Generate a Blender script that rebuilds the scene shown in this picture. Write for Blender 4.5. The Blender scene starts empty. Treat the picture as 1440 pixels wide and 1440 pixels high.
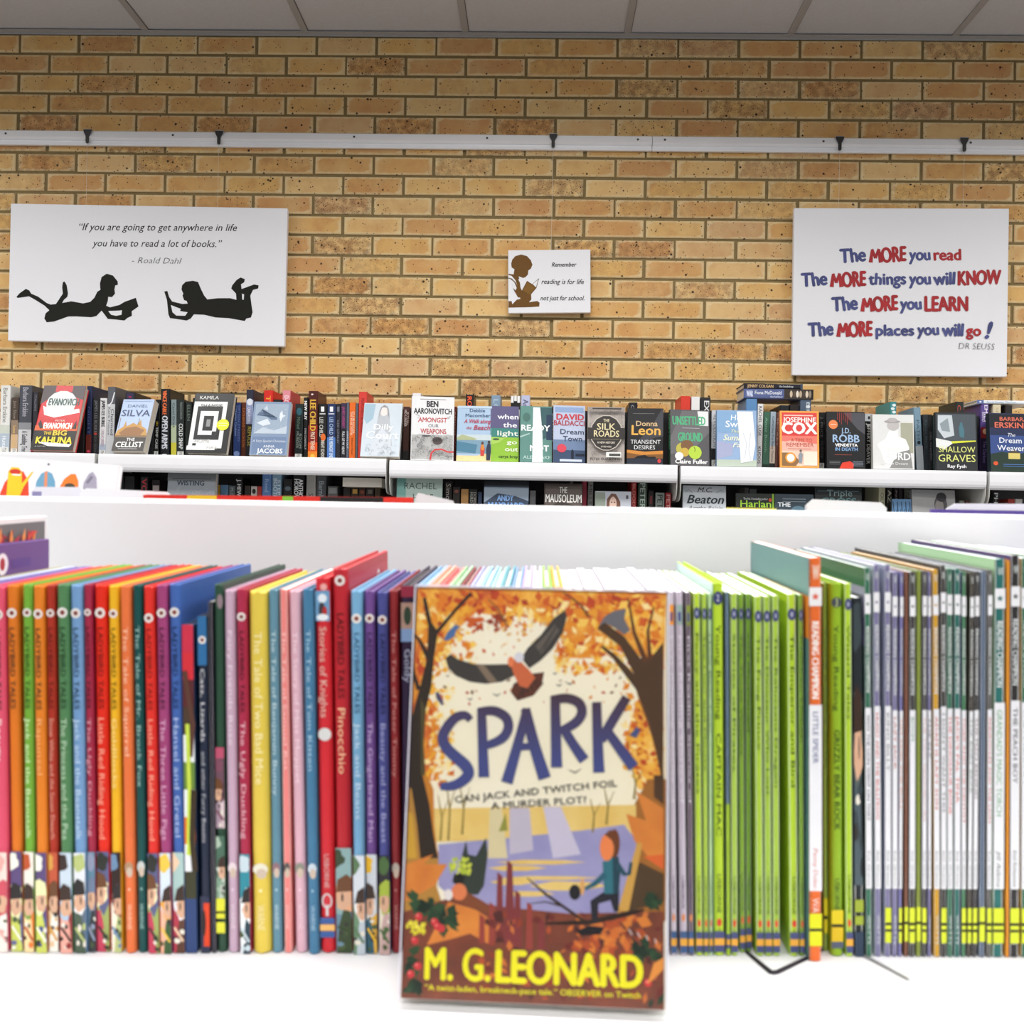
import bpy, bmesh, math, random
from mathutils import Vector, Matrix

# ---------------------------------------------------------------- camera, world, lights, exposure
SC = bpy.context.scene
COL = SC.collection
R = math.radians
FPX = 1440.0
CAM_Z = 0.87
cam_data = bpy.data.cameras.new('camera')
cam_data.sensor_width = 36.0
cam_data.lens = 36.0
cam_data.clip_start = 0.02
cam_data.dof.use_dof = True
cam_data.dof.focus_distance = 3.3
cam_data.dof.aperture_fstop = 17.0
cam = bpy.data.objects.new('camera', cam_data)
COL.objects.link(cam)
CROT = Matrix.Rotation(R(1.47), 3, 'Z') @ Matrix.Rotation(R(90.8), 3, 'X') @ Matrix.Rotation(R(1.1), 3, 'Z')
CPOS = Vector((0, 0, CAM_Z))
cam.matrix_world = Matrix.Translation(CPOS) @ CROT.to_4x4()
SC.camera = cam

SC.view_settings.view_transform = 'Standard'
SC.view_settings.look = 'None'
SC.view_settings.gamma = 1.0
SC.view_settings.use_curve_mapping = False
SC.view_settings.exposure = 0.0

world = bpy.data.worlds.new('world')
SC.world = world
world.use_nodes = True
world.node_tree.nodes['Background'].inputs[0].default_value = (0.92, 0.96, 1.0, 1)
world.node_tree.nodes['Background'].inputs[1].default_value = 0.42

CEIL = 2.70
def area_light(name, x, y, sx, sy, power, col=(1.0, 0.985, 0.965)):
    d = bpy.data.lights.new(name, 'AREA')
    d.shape = "RECTANGLE"; d.spread = R(158)
    d.size = sx
    d.size_y = sy
    d.energy = power
    d.color = col
    o = bpy.data.objects.new(name, d)
    o.location = (x, y, CEIL - 0.012)
    COL.objects.link(o)
for lx in (-2.4, 0.0, 2.4):
    area_light('ceiling_panel_light', lx, 2.3, 1.2, 0.5, 39)
    area_light('ceiling_panel_light', lx, 0.5, 1.2, 0.5, 36)
    area_light('ceiling_panel_light', lx, -1.5, 1.2, 0.5, 52)

# ---------------------------------------------------------------- pixel rays -> points in the room
def ray(px, py):
    return CROT @ Vector(((px - 720) / FPX, -(py - 720) / FPX, -1))
def at_y(px, py, Y):
    d = ray(px, py)
    return CPOS + d * (Y / d.y)
def at_z(px, py, Z):
    d = ray(px, py)
    return CPOS + d * ((Z - CAM_Z) / d.z)
def foot(px, Y, Z):
    """x of the point on the picture column px, at depth Y and height Z"""
    py = 720
    p = at_y(px, py, Y)
    for _ in range(4):
        py += (p.z - Z) * FPX / Y
        p = at_y(px, py, Y)
    return p.x
def ray_local(px, py, M, yl=0.0):
    """where the ray meets the local plane y = yl of matrix M, in local (x, z)"""
    I = M.inverted()
    o = I @ CPOS
    d = I.to_3x3() @ ray(px, py)
    t = (yl - o.y) / d.y
    q = o + d * t
    return q.x, q.z

# ---------------------------------------------------------------- materials
def lin(h):
    h = h.lstrip('#')
    out = []
    for i in (0, 2, 4):
        c = int(h[i:i + 2], 16) / 255
        out.append(c / 12.92 if c <= 0.04045 else ((c + 0.055) / 1.055) ** 2.4)
    return tuple(out)
MATS = {}
def mat(hexc, rough=0.42, kind='cover', metal=0.0):
    key = (hexc, rough, kind)
    if key in MATS:
        return MATS[key]
    m = bpy.data.materials.new(kind + '_' + hexc)
    m.use_nodes = True
    nt = m.node_tree
    b = nt.nodes['Principled BSDF']
    b.inputs['Roughness'].default_value = rough
    b.inputs['Metallic'].default_value = metal
    c = lin(hexc)
    no = nt.nodes.new('ShaderNodeTexNoise')
    tc = nt.nodes.new('ShaderNodeTexCoord')
    no.inputs['Scale'].default_value = 60 if kind == 'cover' else 8
    no.inputs['Detail'].default_value = 3
    nt.links.new(tc.outputs['Object'], no.inputs['Vector'])
    mx = nt.nodes.new('ShaderNodeMix')
    mx.data_type = 'RGBA'
    k = 0.05
    mx.inputs[6].default_value = (*[v * (1 - k) for v in c], 1)
    mx.inputs[7].default_value = (*[min(1, v * (1 + k)) for v in c], 1)
    nt.links.new(no.outputs['Fac'], mx.inputs[0])
    nt.links.new(mx.outputs[2], b.inputs['Base Color'])
    if kind == 'laminate':
        b.inputs['Specular IOR Level'].default_value = 0.3
    if kind == 'cover':
        b.inputs['Specular IOR Level'].default_value = 0.28
        b.inputs['Coat Weight'].default_value = 0.06
        b.inputs['Coat Roughness'].default_value = 0.12
    MATS[key] = m
    return m
def pages_mat(hexc):
    key = ('pages', hexc)
    if key in MATS:
        return MATS[key]
    m = bpy.data.materials.new('pages_' + hexc)
    m.use_nodes = True
    nt = m.node_tree
    b = nt.nodes['Principled BSDF']
    b.inputs['Roughness'].default_value = 0.85
    c = lin(hexc)
    tc = nt.nodes.new('ShaderNodeTexCoord')
    w = nt.nodes.new('ShaderNodeTexWave')
    w.bands_direction = 'Y'
    w.inputs['Scale'].default_value = 700
    w.inputs['Distortion'].default_value = 2.0
    nt.links.new(tc.outputs['Object'], w.inputs['Vector'])
    mx = nt.nodes.new('ShaderNodeMix')
    mx.data_type = 'RGBA'
    mx.inputs[6].default_value = (*[v * 0.82 for v in c], 1)
    mx.inputs[7].default_value = (*c, 1)
    nt.links.new(w.outputs['Fac'], mx.inputs[0])
    nt.links.new(mx.outputs[2], b.inputs['Base Color'])
    MATS[key] = m
    return m

# ---------------------------------------------------------------- mesh building
class MB:
    def __init__(self):
        self.v, self.f, self.mi, self.mats = [], [], [], []
    def slot(self, m):
        if m not in self.mats:
            self.mats.append(m)
        return self.mats.index(m)
    def face(self, pts, m):
        i = len(self.v)
        self.v += [tuple(p) for p in pts]
        self.f.append(tuple(range(i, i + len(pts))))
        self.mi.append(self.slot(m))
    def mesh(self, verts, faces, m):
        i = len(self.v)
        self.v += [tuple(p) for p in verts]
        s = self.slot(m)
        for f in faces:
            self.f.append(tuple(i + k for k in f))
            self.mi.append(s)
    def box(self, a, b, m):
        x0, y0, z0 = a
        x1, y1, z1 = b
        vs = [(x0, y0, z0), (x1, y0, z0), (x1, y1, z0), (x0, y1, z0), (x0, y0, z1), (x1, y0, z1), (x1, y1, z1), (x0, y1, z1)]
        self.mesh(vs, [(0, 3, 2, 1), (4, 5, 6, 7), (0, 1, 5, 4), (1, 2, 6, 5), (2, 3, 7, 6), (3, 0, 4, 7)], m)
    def rbox(self, a, b, m, r=0.003, seg=2):
        bm = bmesh.new()
        bmesh.ops.create_cube(bm, size=1)
        for v in bm.verts:
            v.co = Vector([(a[k] + b[k]) / 2 + v.co[k] * (b[k] - a[k]) for k in range(3)])
        bmesh.ops.bevel(bm, geom=bm.edges[:], offset=r, segments=seg, profile=0.5, affect='EDGES')
        self.from_bm(bm, m)
    def from_bm(self, bm, m):
        bm.verts.index_update()
        self.mesh([v.co.copy() for v in bm.verts], [[v.index for v in f.verts] for f in bm.faces], m)
        bm.free()
    def prism(self, pts, axis, a, b, m):
        """closed outline pts (2D) pushed along axis from a to b"""
        def P(p, t):
            if axis == 'x': return (t, p[0], p[1])
            if axis == 'y': return (p[0], t, p[1])
            return (p[0], p[1], t)
        n = len(pts)
        vs = [P(p, a) for p in pts] + [P(p, b) for p in pts]
        fs = [tuple(range(n))[::-1], tuple(range(n, 2 * n))] + [(i, (i + 1) % n, n + (i + 1) % n, n + i) for i in range(n)]
        self.mesh(vs, fs, m)
    def tube(self, p0, p1, r, m, n=8):
        p0, p1 = Vector(p0), Vector(p1)
        d = (p1 - p0).normalized()
        u = d.orthogonal().normalized()
        w = d.cross(u)
        vs = []
        for p in (p0, p1):
            for k in range(n):
                a = 2 * math.pi * k / n
                vs.append(p + u * math.cos(a) * r + w * math.sin(a) * r)
        self.mesh(vs, [(k, (k + 1) % n, n + (k + 1) % n, n + k) for k in range(n)] + [tuple(range(n))[::-1], tuple(range(n, 2 * n))], m)
    def build(self, name, parent=None, smooth=False, normals=True):
        me = bpy.data.meshes.new(name)
        me.from_pydata(self.v, [], self.f)
        for m in self.mats:
            me.materials.append(m)
        for p, i in zip(me.polygons, self.mi):
            p.material_index = i
            p.use_smooth = smooth
        me.update()
        o = bpy.data.objects.new(name, me)
        COL.objects.link(o)
        if parent:
            o.parent = parent
        return o

def tag(o, label=None, cat=None, group=None, kind=None):
    if label: o['label'] = label
    if cat: o['category'] = cat
    if group: o['group'] = group
    if kind: o['kind'] = kind
    return o
def empty(name, M, label, cat, group=None):
    o = bpy.data.objects.new(name, None)
    o.empty_display_size = 0.05
    o.matrix_world = M
    COL.objects.link(o)
    return tag(o, label, cat, group)

# ---------------------------------------------------------------- lettering and flat printed shapes
_TXT = {}
def text_shape(s, bold=0.0, shear=0.0, res=2):
    key = (s, bold, shear, res)
    if key not in _TXT:
        c = bpy.data.curves.new('lettering', 'FONT')
        c.body = s
        c.resolution_u = res
        c.offset = bold
        c.shear = shear
        o = bpy.data.objects.new('lettering', c)
        me = bpy.data.meshes.new_from_object(o)
        vs = [(v.co.x, v.co.y) for v in me.vertices]
        fs = [tuple(p.vertices) for p in me.polygons]
        bpy.data.objects.remove(o)
        bpy.data.meshes.remove(me)
        bpy.data.curves.remove(c)
        _TXT[key] = (vs, fs)
    return _TXT[key]
CAPH = max(y for x, y in text_shape('H')[0])

class Print:
    """flat printed shapes on a face of size (W, H); origin lower left; each shape a hair above the one before"""
    def __init__(self, W, H):
        self.W, self.H = W, H
        self.items = []
    def add(self, vs, fs, col, lift=1.0):
        self.items.append((vs, fs, col, lift))
    def poly(self, pts, col):
        self.add([(u * self.W, v * self.H) for u, v in pts], [tuple(range(len(pts)))], col)
    def rect(self, u0, v0, u1, v1, col):
        self.poly([(u0, v0), (u1, v0), (u1, v1), (u0, v1)], col)
    def ell(self, cu, cv, ru, rv, col, n=20):
        self.poly([(cu + ru * math.cos(2 * math.pi * k / n), cv + rv * math.sin(2 * math.pi * k / n)) for k in range(n)], col)
    def circ(self, cu, cv, r, col, n=20):
        """r in metres"""
        self.ell(cu, cv, r / self.W, r / self.H, col, n)
    def text(self, s, u0, u1, v, hh, col, bold=0.0, shear=0.0, res=2, v1=None, wob=0.0):
        """baseline from (u0, v) to (u1, v1), capitals hh high (all fractions)"""
        fat = max(0.0, bold)
        vs, fs = text_shape(s, min(bold, 0.0), shear, res)
        if not vs:
            return
        x0 = min(p[0] for p in vs)
        x1 = max(p[0] for p in vs)
        A = Vector((u0 * self.W, v * self.H))
        B = Vector((u1 * self.W, (v if v1 is None else v1) * self.H))
        d = B - A
        L = d.length
        d.normalize()
        n = Vector((-d.y, d.x))
        k = hh * self.H / CAPH
        pts = [((p[0] - x0) / (x1 - x0) * L, p[1] * k) for p in vs]
        if wob:
            par = list(range(len(vs)))
            def root(i):
                while par[i] != i:
                    par[i] = par[par[i]]
                    i = par[i]
                return i
            for f in fs:
                for q in f[1:]:
                    par[root(q)] = root(f[0])
            isl = {}
            for i in range(len(vs)):
                isl.setdefault(root(i), []).append(i)
            rnd = random.Random(len(s) + ord(s[0]))
            for idx in isl.values():
                cx = sum(pts[i][0] for i in idx) / len(idx)
                cy = sum(pts[i][1] for i in idx) / len(idx)
                a = rnd.uniform(-wob, wob)
                sc = 1 + rnd.uniform(-wob, wob) * 0.6
                for i in idx:
                    x, y = pts[i][0] - cx, (pts[i][1] - cy) * sc
                    pts[i] = (cx + x * math.cos(a) - y * math.sin(a), cy + x * math.sin(a) + y * math.cos(a))
        self.add([tuple(A + d * x + n * y) for x, y in pts], fs, col)
        if fat:
            e = fat * k * 1.25
            for dx, dy in ((e, 0), (-e, 0), (0, e * 0.7), (0, -e * 0.7)):
                self.add([tuple(A + d * (x + dx) + n * (y + dy)) for x, y in pts], fs, col, 0.3)
    def vtext(self, s, v0, v1, uc, hf, col, bold=0.0, shear=0.0, res=2):
        """spine lettering reading downwards from v0 to v1; capitals hf of the face width"""
        fat = max(0.0, bold)
        vs, fs = text_shape(s, min(bold, 0.0), shear, res)
        if not vs:
            return
        x0 = min(p[0] for p in vs)
        x1 = max(p[0] for p in vs)
        L = (v0 - v1) * self.H
        k = hf * self.W / CAPH
        h = hf * self.W
        pts = [(uc * self.W - h / 2 + p[1] * k, v0 * self.H - (p[0] - x0) / (x1 - x0) * L) for p in vs]
        self.add(pts, fs, col)
        if fat:
            e = fat * k * 1.25
            for dy in (e, -e):
                self.add([(x, y + dy) for x, y in pts], fs, col, 0.3)
    def line(self, pts, th, col):
        """a brush stroke along points given in metres; th thickness (or a list) in metres"""
        P = [Vector(p) for p in pts]
        n = len(P)
        T = th if isinstance(th, (list, tuple)) else [th] * n
        Lp, Rp = [], []
        for i in range(n):
            d = (P[min(i + 1, n - 1)] - P[max(i - 1, 0)]).normalized()
            nn = Vector((-d.y, d.x)) * T[i] / 2
            Lp.append(P[i] + nn)
            Rp.append(P[i] - nn)
        vs = [tuple(p) for p in Lp + Rp]
        self.add(vs, [(i, i + 1, n + i + 1, n + i) for i in range(n - 1)], col)
    def put(self, mb, mapf, step=0.00004, base=0.00006, rough=0.42):
        z = base
        for vs, fs, col, lift in self.items:
            m = mat(col, rough) if isinstance(col, str) else col
            z += step * lift
            mb.mesh([mapf(p[0], p[1], z) for p in vs], fs, m)

# ---------------------------------------------------------------- books
def book(name, M, w, h, t, col, label, group=None, hard=False, front=None, spine=None, back=None, pages='#d9d3c4',
         spine_col=None, rnd=0.0, front_col=None, step=0.00004, sticker=None, part_label=None):
    """spine at local x = 0, front cover at y = 0 (facing -y), standing on z = 0"""
    if 0.5 < M.translation.y < 0.69 and abs(M.to_3x3().col[0].y) > 0.9:
        w = min(w, 0.696 - M.translation.y)
    root = empty(name, M, label, 'book', group)
    mb = MB()
    c = 0.0022 if hard else 0.0006
    c = min(c, t * (0.25 if hard else 0.09))
    r = min(0.004 if hard else 0.0022, t * 0.42)
    outer = [(w, 0), (r, 0)]
    for k in range(1, 5):
        a = k / 5 * math.pi / 2
        outer.append((r - r * math.sin(a), r - r * math.cos(a)))
    outer += [(0, r), (0, t - r)]
    for k in range(1, 5):
        a = k / 5 * math.pi / 2
        outer.append((r - r * math.cos(a), t - r + r * math.sin(a)))
    outer += [(r, t), (w, t)]
    ri = max(r - c, 0.0002)
    inner = [(w, t - c), (c + ri, t - c), (c, t - c - ri), (c, c + ri), (c + ri, c), (w, c)]
    bm = bmesh.new()
    lo = [bm.verts.new((x, y, 0)) for x, y in outer + inner]
    hi = [bm.verts.new((x, y, h)) for x, y in outer + inner]
    n = len(lo)
    for i in range(n):
        bm.faces.new((lo[i], lo[(i + 1) % n], hi[(i + 1) % n], hi[i]))
    bm.faces.new(hi)
    bm.faces.new(lo[::-1])
    if rnd:
        es = [e for e in bm.edges if abs(e.verts[0].co.z - e.verts[1].co.z) < 1e-6 and
              not all(v.co.x > c * 0.99 and c * 0.99 < v.co.y < t - c * 0.99 for v in e.verts)]
        bmesh.ops.bevel(bm, geom=es, offset=min(rnd, c * 0.45), segments=2, profile=0.5, affect='EDGES')
    bmesh.ops.recalc_face_normals(bm, faces=bm.faces[:])
    mb.from_bm(bm, mat(col))
    if spine_col and spine_col != col:
        mb.face([(-0.00003, r, 0), (-0.00003, t - r, 0), (-0.00003, t - r, h), (-0.00003, r, h)], mat(spine_col))
    if front_col:
        mb.face([(0.001, -0.00003, 0), (w, -0.00003, 0), (w, -0.00003, h), (0.001, -0.00003, h)], mat(front_col))
    if spine:
        p = Print(t, h)
        spine(p)
        p.put(mb, lambda u, v, z: (-z, t - u, v), step)
    if front:
        p = Print(w, h)
        front(p)
        p.put(mb, lambda u, v, z: (u, -z, v), step)
    if back:
        p = Print(w, h)
        back(p)
        p.put(mb, lambda u, v, z: (w - u, t + z, v), step)
    cv = mb.build('cover', root)
    oh = 0.003 if hard else 0.0003
    pb = MB()
    pb.box((c + 0.0001, c, oh), (w - max(oh, 0.0004), t - c, h - oh), pages_mat(pages))
    pb.build('page_block', root)
    if sticker:
        s = MB()
        v0, v1 = sticker
        q = Print(t, h)
        q.rect(0.08, v0, 0.94, v1, '#d8d8d2')
        q.vtext('FIC', v1 - 0.012, v0 + 0.012, 0.5, 0.42, '#2a2a2a')
        q.put(s, lambda u, v, z: (-0.0004 - z, t - u, v))
        tag(s.build('spine_label', root), 'white library spine label')
    return root

RZ90 = Matrix.Rotation(R(90), 4, 'Z')
def spine_matrix(x_right, Y, Z, t, lean=0.0, yaw=0.0):
    up = t * math.sin(max(-lean, 0)) + 0.0003
    return Matrix.Translation((x_right, Y, Z + up)) @ Matrix.Rotation(yaw, 4, 'Z') @ Matrix.Rotation(lean, 4, 'Y') @ RZ90
LAST = []
TILT = R(2.6)
PIV_Y, PIV_Z = 0.537, 0.646
def near_tilt(M):
    """the near shelf board slopes down towards us; its books follow it"""
    T = Matrix.Translation((0, PIV_Y, PIV_Z))
    return T @ Matrix.Rotation(TILT, 4, 'X') @ T.inverted() @ M
def spine_fit(xt0, xt1, xb0, xb1, ytop, Y, Z, gap=0.0005):
    """thickness, height, matrix of a spine-out book seen between these picture columns"""
    Yt = Y - 0.19 * math.sin(TILT)
    zt = at_y((xt0 + xt1) / 2, ytop, Yt).z
    T0, T1 = foot(xt0, Yt, zt), foot(xt1, Yt, zt)
    B0, B1 = foot(xb0, Y, Z), foot(xb1, Y, Z)
    if LAST and T0 > LAST[1] - 0.01 and T0 < LAST[1] + 0.004:
        B0, T0 = max(B0, LAST[0]), max(T0, LAST[1])
    t = max(min(T1 - T0, B1 - B0) - gap, 0.0015)
    h = zt - Z
    LAST[:] = [B0 + t + gap, T0 + t + gap]
    lean = math.atan2(T0 - B0, h)
    return t, h, near_tilt(spine_matrix(B0 + t, Y, Z, t, lean)), lean
def face_fit(bl, br, ytop, Y, Z, t, back=6.0, yaw=0.0):
    """width, height, matrix of a face-out book leaning back"""
    B0, B1 = foot(bl, Y, Z), foot(br, Y, Z)
    w = (B1 - B0) / math.cos(R(yaw))
    a = R(back)
    up = t * math.sin(a) + 0.0004
    h = 0.2
    for _ in range(5):
        zt = at_y((bl + br) / 2, ytop, Y + h * math.sin(a)).z
        h = (zt - Z - up) / math.cos(a)
    y0 = Y + max(0, -math.sin(R(yaw))) * w
    M = Matrix.Translation((B0, y0, Z + up)) @ Matrix.Rotation(R(yaw), 4, 'Z') @ Matrix.Rotation(-a, 4, 'X')
    return w, h, M

# ---------------------------------------------------------------- the room
WALL_Y = 3.79
def brick_material():
    m = bpy.data.materials.new('brick_buff_speckled')
    m.use_nodes = True
    nt = m.node_tree
    N, L = nt.nodes, nt.links
    b = N['Principled BSDF']
    b.inputs['Roughness'].default_value = 0.85
    tone = N.new('ShaderNodeAttribute'); tone.attribute_name = 'tone'
    dark = N.new('ShaderNodeAttribute'); dark.attribute_name = 'dark'
    uv = N.new('ShaderNodeAttribute'); uv.attribute_name = 'edge'
    tc = N.new('ShaderNodeTexCoord')
    ramp = N.new('ShaderNodeValToRGB')
    e = ramp.color_ramp.elements
    cols = [(0.0, '#c99862'), (0.3, '#d2a264'), (0.6, '#d9ae6a'), (0.85, '#dfba7e'), (1.0, '#d0a878')]
    e[0].position, e[0].color = cols[0][0], (*lin(cols[0][1]), 1)
    e[1].position, e[1].color = cols[-1][0], (*lin(cols[-1][1]), 1)
    for p, c in cols[1:-1]:
        k = e.new(p); k.color = (*lin(c), 1)
    L.new(tone.outputs['Fac'], ramp.inputs[0])
    def noise(scale, detail, lo, hi):
        n = N.new('ShaderNodeTexNoise'); n.inputs['Scale'].default_value = scale; n.inputs['Detail'].default_value = detail
        L.new(tc.outputs['Object'], n.inputs['Vector'])
        r = N.new('ShaderNodeMapRange'); r.inputs[1].default_value = lo; r.inputs[2].default_value = hi
        L.new(n.outputs['Fac'], r.inputs[0])
        return r.outputs[0]
    def mix(fac, a, bcol, mode='MIX'):
        x = N.new('ShaderNodeMix'); x.data_type = 'RGBA'; x.blend_type = mode
        if isinstance(fac, float): x.inputs[0].default_value = fac
        else: L.new(fac, x.inputs[0])
        L.new(a, x.inputs[6])
        if isinstance(bcol, str): x.inputs[7].default_value = (*lin(bcol), 1)
        else: L.new(bcol, x.inputs[7])
        return x.outputs[2]
    def mul(a, bval):
        x = N.new('ShaderNodeMath'); x.operation = 'MULTIPLY'
        L.new(a, x.inputs[0])
        if isinstance(bval, float): x.inputs[1].default_value = bval
        else: L.new(bval, x.inputs[1])
        return x.outputs[0]
    c = ramp.outputs[0]
    c = mix(mul(noise(14, 5, 0.45, 0.75), 0.5), c, '#bb7d4a')          # rusty patches
    c = mix(mul(noise(9, 4, 0.5, 0.7), 0.35), c, '#dcc08c')              # pale patches
    # pale kiln edge round each brick, with a ragged border
    ed = N.new('ShaderNodeMath'); ed.operation = 'ADD'
    L.new(uv.outputs['Fac'], ed.inputs[0]); L.new(mul(noise(55, 3, 0.3, 0.7), 0.35), ed.inputs[1])
    er = N.new('ShaderNodeMapRange'); er.inputs[1].default_value = 0.72; er.inputs[2].default_value = 1.2
    L.new(ed.outputs[0], er.inputs[0])
    c = mix(mul(er.outputs[0], 0.65), c, '#e2d0a4')
    # darker burnt centre on a few bricks
    c = mix(mul(mul(noise(38, 4, 0.38, 0.6), dark.outputs['Fac']), 0.55), c, '#6b3a1c')
    # iron spots: small dark pits
    for sc, lo, hi, share, bydark in ((58, 0.26, 0.19, 0.10, False), (36, 0.19, 0.14, 0.07, False), (120, 0.30, 0.22, 0.16, False), (230, 0.36, 0.26, 0.45, True)):
        v = N.new('ShaderNodeTexVoronoi'); v.inputs['Scale'].default_value = sc
        L.new(tc.outputs['Object'], v.inputs['Vector'])
        r = N.new('ShaderNodeMapRange'); r.inputs[1].default_value = lo; r.inputs[2].default_value = hi
        L.new(v.outputs['Distance'], r.inputs[0])
        gate = N.new('ShaderNodeMapRange'); gate.inputs[1].default_value = 0.36; gate.inputs[2].default_value = 0.5
        n = N.new('ShaderNodeTexNoise'); n.inputs['Scale'].default_value = 11
        L.new(tc.outputs['Object'], n.inputs['Vector'])
        s = N.new('ShaderNodeMath'); s.operation = 'ADD'
        L.new(n.outputs['Fac'], s.inputs[0]); L.new(mul(dark.outputs['Fac'], 0.2), s.inputs[1])
        L.new(s.outputs[0], gate.inputs[0])
        cs = N.new('ShaderNodeSeparateColor'); L.new(v.outputs['Color'], cs.inputs[0])
        lt = N.new('ShaderNodeMath'); lt.operation = 'LESS_THAN'; lt.inputs[1].default_value = share
        L.new(cs.outputs[0], lt.inputs[0])
        g2 = mul(lt.outputs[0], dark.outputs['Fac']) if bydark else mul(lt.outputs[0], gate.outputs[0])
        c = mix(mul(mul(r.outputs[0], g2), 0.95), c, '#25150c')
    L.new(c, b.inputs['Base Color'])
    bp = N.new('ShaderNodeBump'); bp.inputs['Strength'].default_value = 0.35; bp.inputs['Distance'].default_value = 0.003
    nn = N.new('ShaderNodeTexNoise'); nn.inputs['Scale'].default_value = 120; nn.inputs['Detail'].default_value = 6
    L.new(tc.outputs['Object'], nn.inputs['Vector']); L.new(nn.outputs['Fac'], bp.inputs['Height'])
    L.new(bp.outputs[0], b.inputs['Normal'])
    return m

def noisy_mat(name, c0, c1, scale, rough=0.8, bump=0.0):
    m = bpy.data.materials.new(name)
    m.use_nodes = True
    N, L = m.node_tree.nodes, m.node_tree.links
    b = N['Principled BSDF']
    b.inputs['Roughness'].default_value = rough
    tc = N.new('ShaderNodeTexCoord')
    n = N.new('ShaderNodeTexNoise'); n.inputs['Scale'].default_value = scale; n.inputs['Detail'].default_value = 5
    L.new(tc.outputs['Object'], n.inputs['Vector'])
    x = N.new('ShaderNodeMix'); x.data_type = 'RGBA'
    x.inputs[6].default_value = (*lin(c0), 1); x.inputs[7].default_value = (*lin(c1), 1)
    L.new(n.outputs['Fac'], x.inputs[0]); L.new(x.outputs[2], b.inputs['Base Color'])
    if bump:
        bp = N.new('ShaderNodeBump'); bp.inputs['Strength'].default_value = bump; bp.inputs['Distance'].default_value = 0.002
        L.new(n.outputs['Fac'], bp.inputs['Height']); L.new(bp.outputs[0], b.inputs['Normal'])
    return m
M_MORTAR = noisy_mat('mortar_olive_grey', '#75633f', '#8d7a52', 60, 0.95, 0.6)
M_TILE = noisy_mat('ceiling_tile_mineral', '#bfbec1', '#cdccd0', 90, 0.9, 0.15)
M_TBAR = noisy_mat('ceiling_grid_metal', '#a3a09f', '#aaa7a6', 10, 0.5)
M_SHADOWGAP = noisy_mat('ceiling_gap', '#6e6a66', '#77736f', 20, 0.8)
M_FLOOR = noisy_mat('floor_carpet_grey', '#6c6a68', '#85827e', 160, 0.95, 0.5)
M_LAM = mat('#dedee0', 0.45, 'laminate')
M_METAL = mat('#e2e2e5', 0.35, 'shelfmetal')
M_METAL_G = mat('#c3c2bd', 0.4, 'shelfmetal')
M_BACK_SHADE = mat('#2c2b2b', 0.7, 'panel')  # back panels coloured dark to stand in for shade behind the books
M_CANVAS = noisy_mat('canvas_white', '#e3e3e7', '#ebebee', 300, 0.8, 0.1)
M_RAIL = mat('#f3f3f6', 0.4, 'rail')

fl = MB(); fl.box((-4.2, -3.2, -0.05), (4.2, 4.0, 0), M_FLOOR)
tag(fl.build('floor'), kind='structure')

# brick wall: every brick a bevelled block in front of the mortar bed, all one wall
rng = random.Random(4)
wv, wf, tones, darks, edges, mids = [], [], [], [], [], []
def wall_bricks():
    Z0, X0 = 2.6185, -0.076
    k = -2
    row = 0
    for row in range(-1, 36):
        zt = Z0 - 0.075 * row
        zb = zt - 0.075
        if zb < 0: break
        off = X0 if row % 2 == 0 else X0 + 0.1125
        for j in range(-19, 20):
            jit = rng.uniform(-0.0018, 0.0018)
            xa, xb = off + 0.225 * j + 0.005 + jit, off + 0.225 * (j + 1) - 0.005 + jit + rng.uniform(-0.0015, 0.0015)
            za, zc = zb + 0.005 + rng.uniform(-0.001, 0.001), zt - 0.005 + rng.uniform(-0.001, 0.001)
            if xb < -4.2 or xa > 4.2: continue
            if za > CEIL - 0.02: continue
            y = WALL_Y + rng.uniform(-0.0012, 0.0012)
            tn, dk = rng.random(), (rng.random() ** 3)
            i = len(wv)
            nx, nz = 9, 3
            b = 0.0035
            # back ring, front ring, inset grid
            ring = [(xa, za), (xb, za), (xb, zc), (xa, zc)]
            for (x, z) in ring: wv.append((x, WALL_Y + 0.012, z))
            for (x, z) in ring: wv.append((x, y + 0.0025, z))
            xs = [xa + b, xa + 0.03, xb - 0.03, xb - b]
            zs = [za + b, za + 0.016, zc - 0.016, zc - b]
            for zz in zs:
                for xx in xs:
                    wv.append((xx + rng.uniform(-0.0008, 0.0008), y, zz + rng.uniform(-0.0006, 0.0006)))
            def g(a, c): return i + 8 + c * 4 + a
            fs = []
            for q in range(4):
                fs.append((i + q, i + (q + 1) % 4, i + 4 + (q + 1) % 4, i + 4 + q))
            fs += [(i + 4, i + 5, g(3, 0), g(2, 0), g(1, 0), g(0, 0)), (i + 5, i + 6, g(3, 3), g(3, 2), g(3, 1), g(3, 0)),
                   (i + 6, i + 7, g(0, 3), g(1, 3), g(2, 3), g(3, 3)), (i + 7, i + 4, g(0, 0), g(0, 1), g(0, 2), g(0, 3))]
            for c in range(3):
                for a in range(3):
                    fs.append((g(a, c), g(a + 1, c), g(a + 1, c + 1), g(a, c + 1)))
            wf.extend(fs)
            n = len(wv) - i
            tones.extend([tn] * n); darks.extend([dk] * n)
            ev = [1.0] * 8
            for c in range(4):
                for a in range(4):
                    ev.append(1.0 if a in (0, 3) or c in (0, 3) else 0.0)
            edges.extend(ev)
wall_bricks()
nb = len(wf)
i = len(wv)
wv += [(-4.2, WALL_Y + 0.006, 0), (4.2, WALL_Y + 0.006, 0), (4.2, WALL_Y + 0.006, CEIL), (-4.2, WALL_Y + 0.006, CEIL),
       (-4.2, WALL_Y + 0.2, 0), (4.2, WALL_Y + 0.2, 0), (4.2, WALL_Y + 0.2, CEIL), (-4.2, WALL_Y + 0.2, CEIL)]
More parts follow.
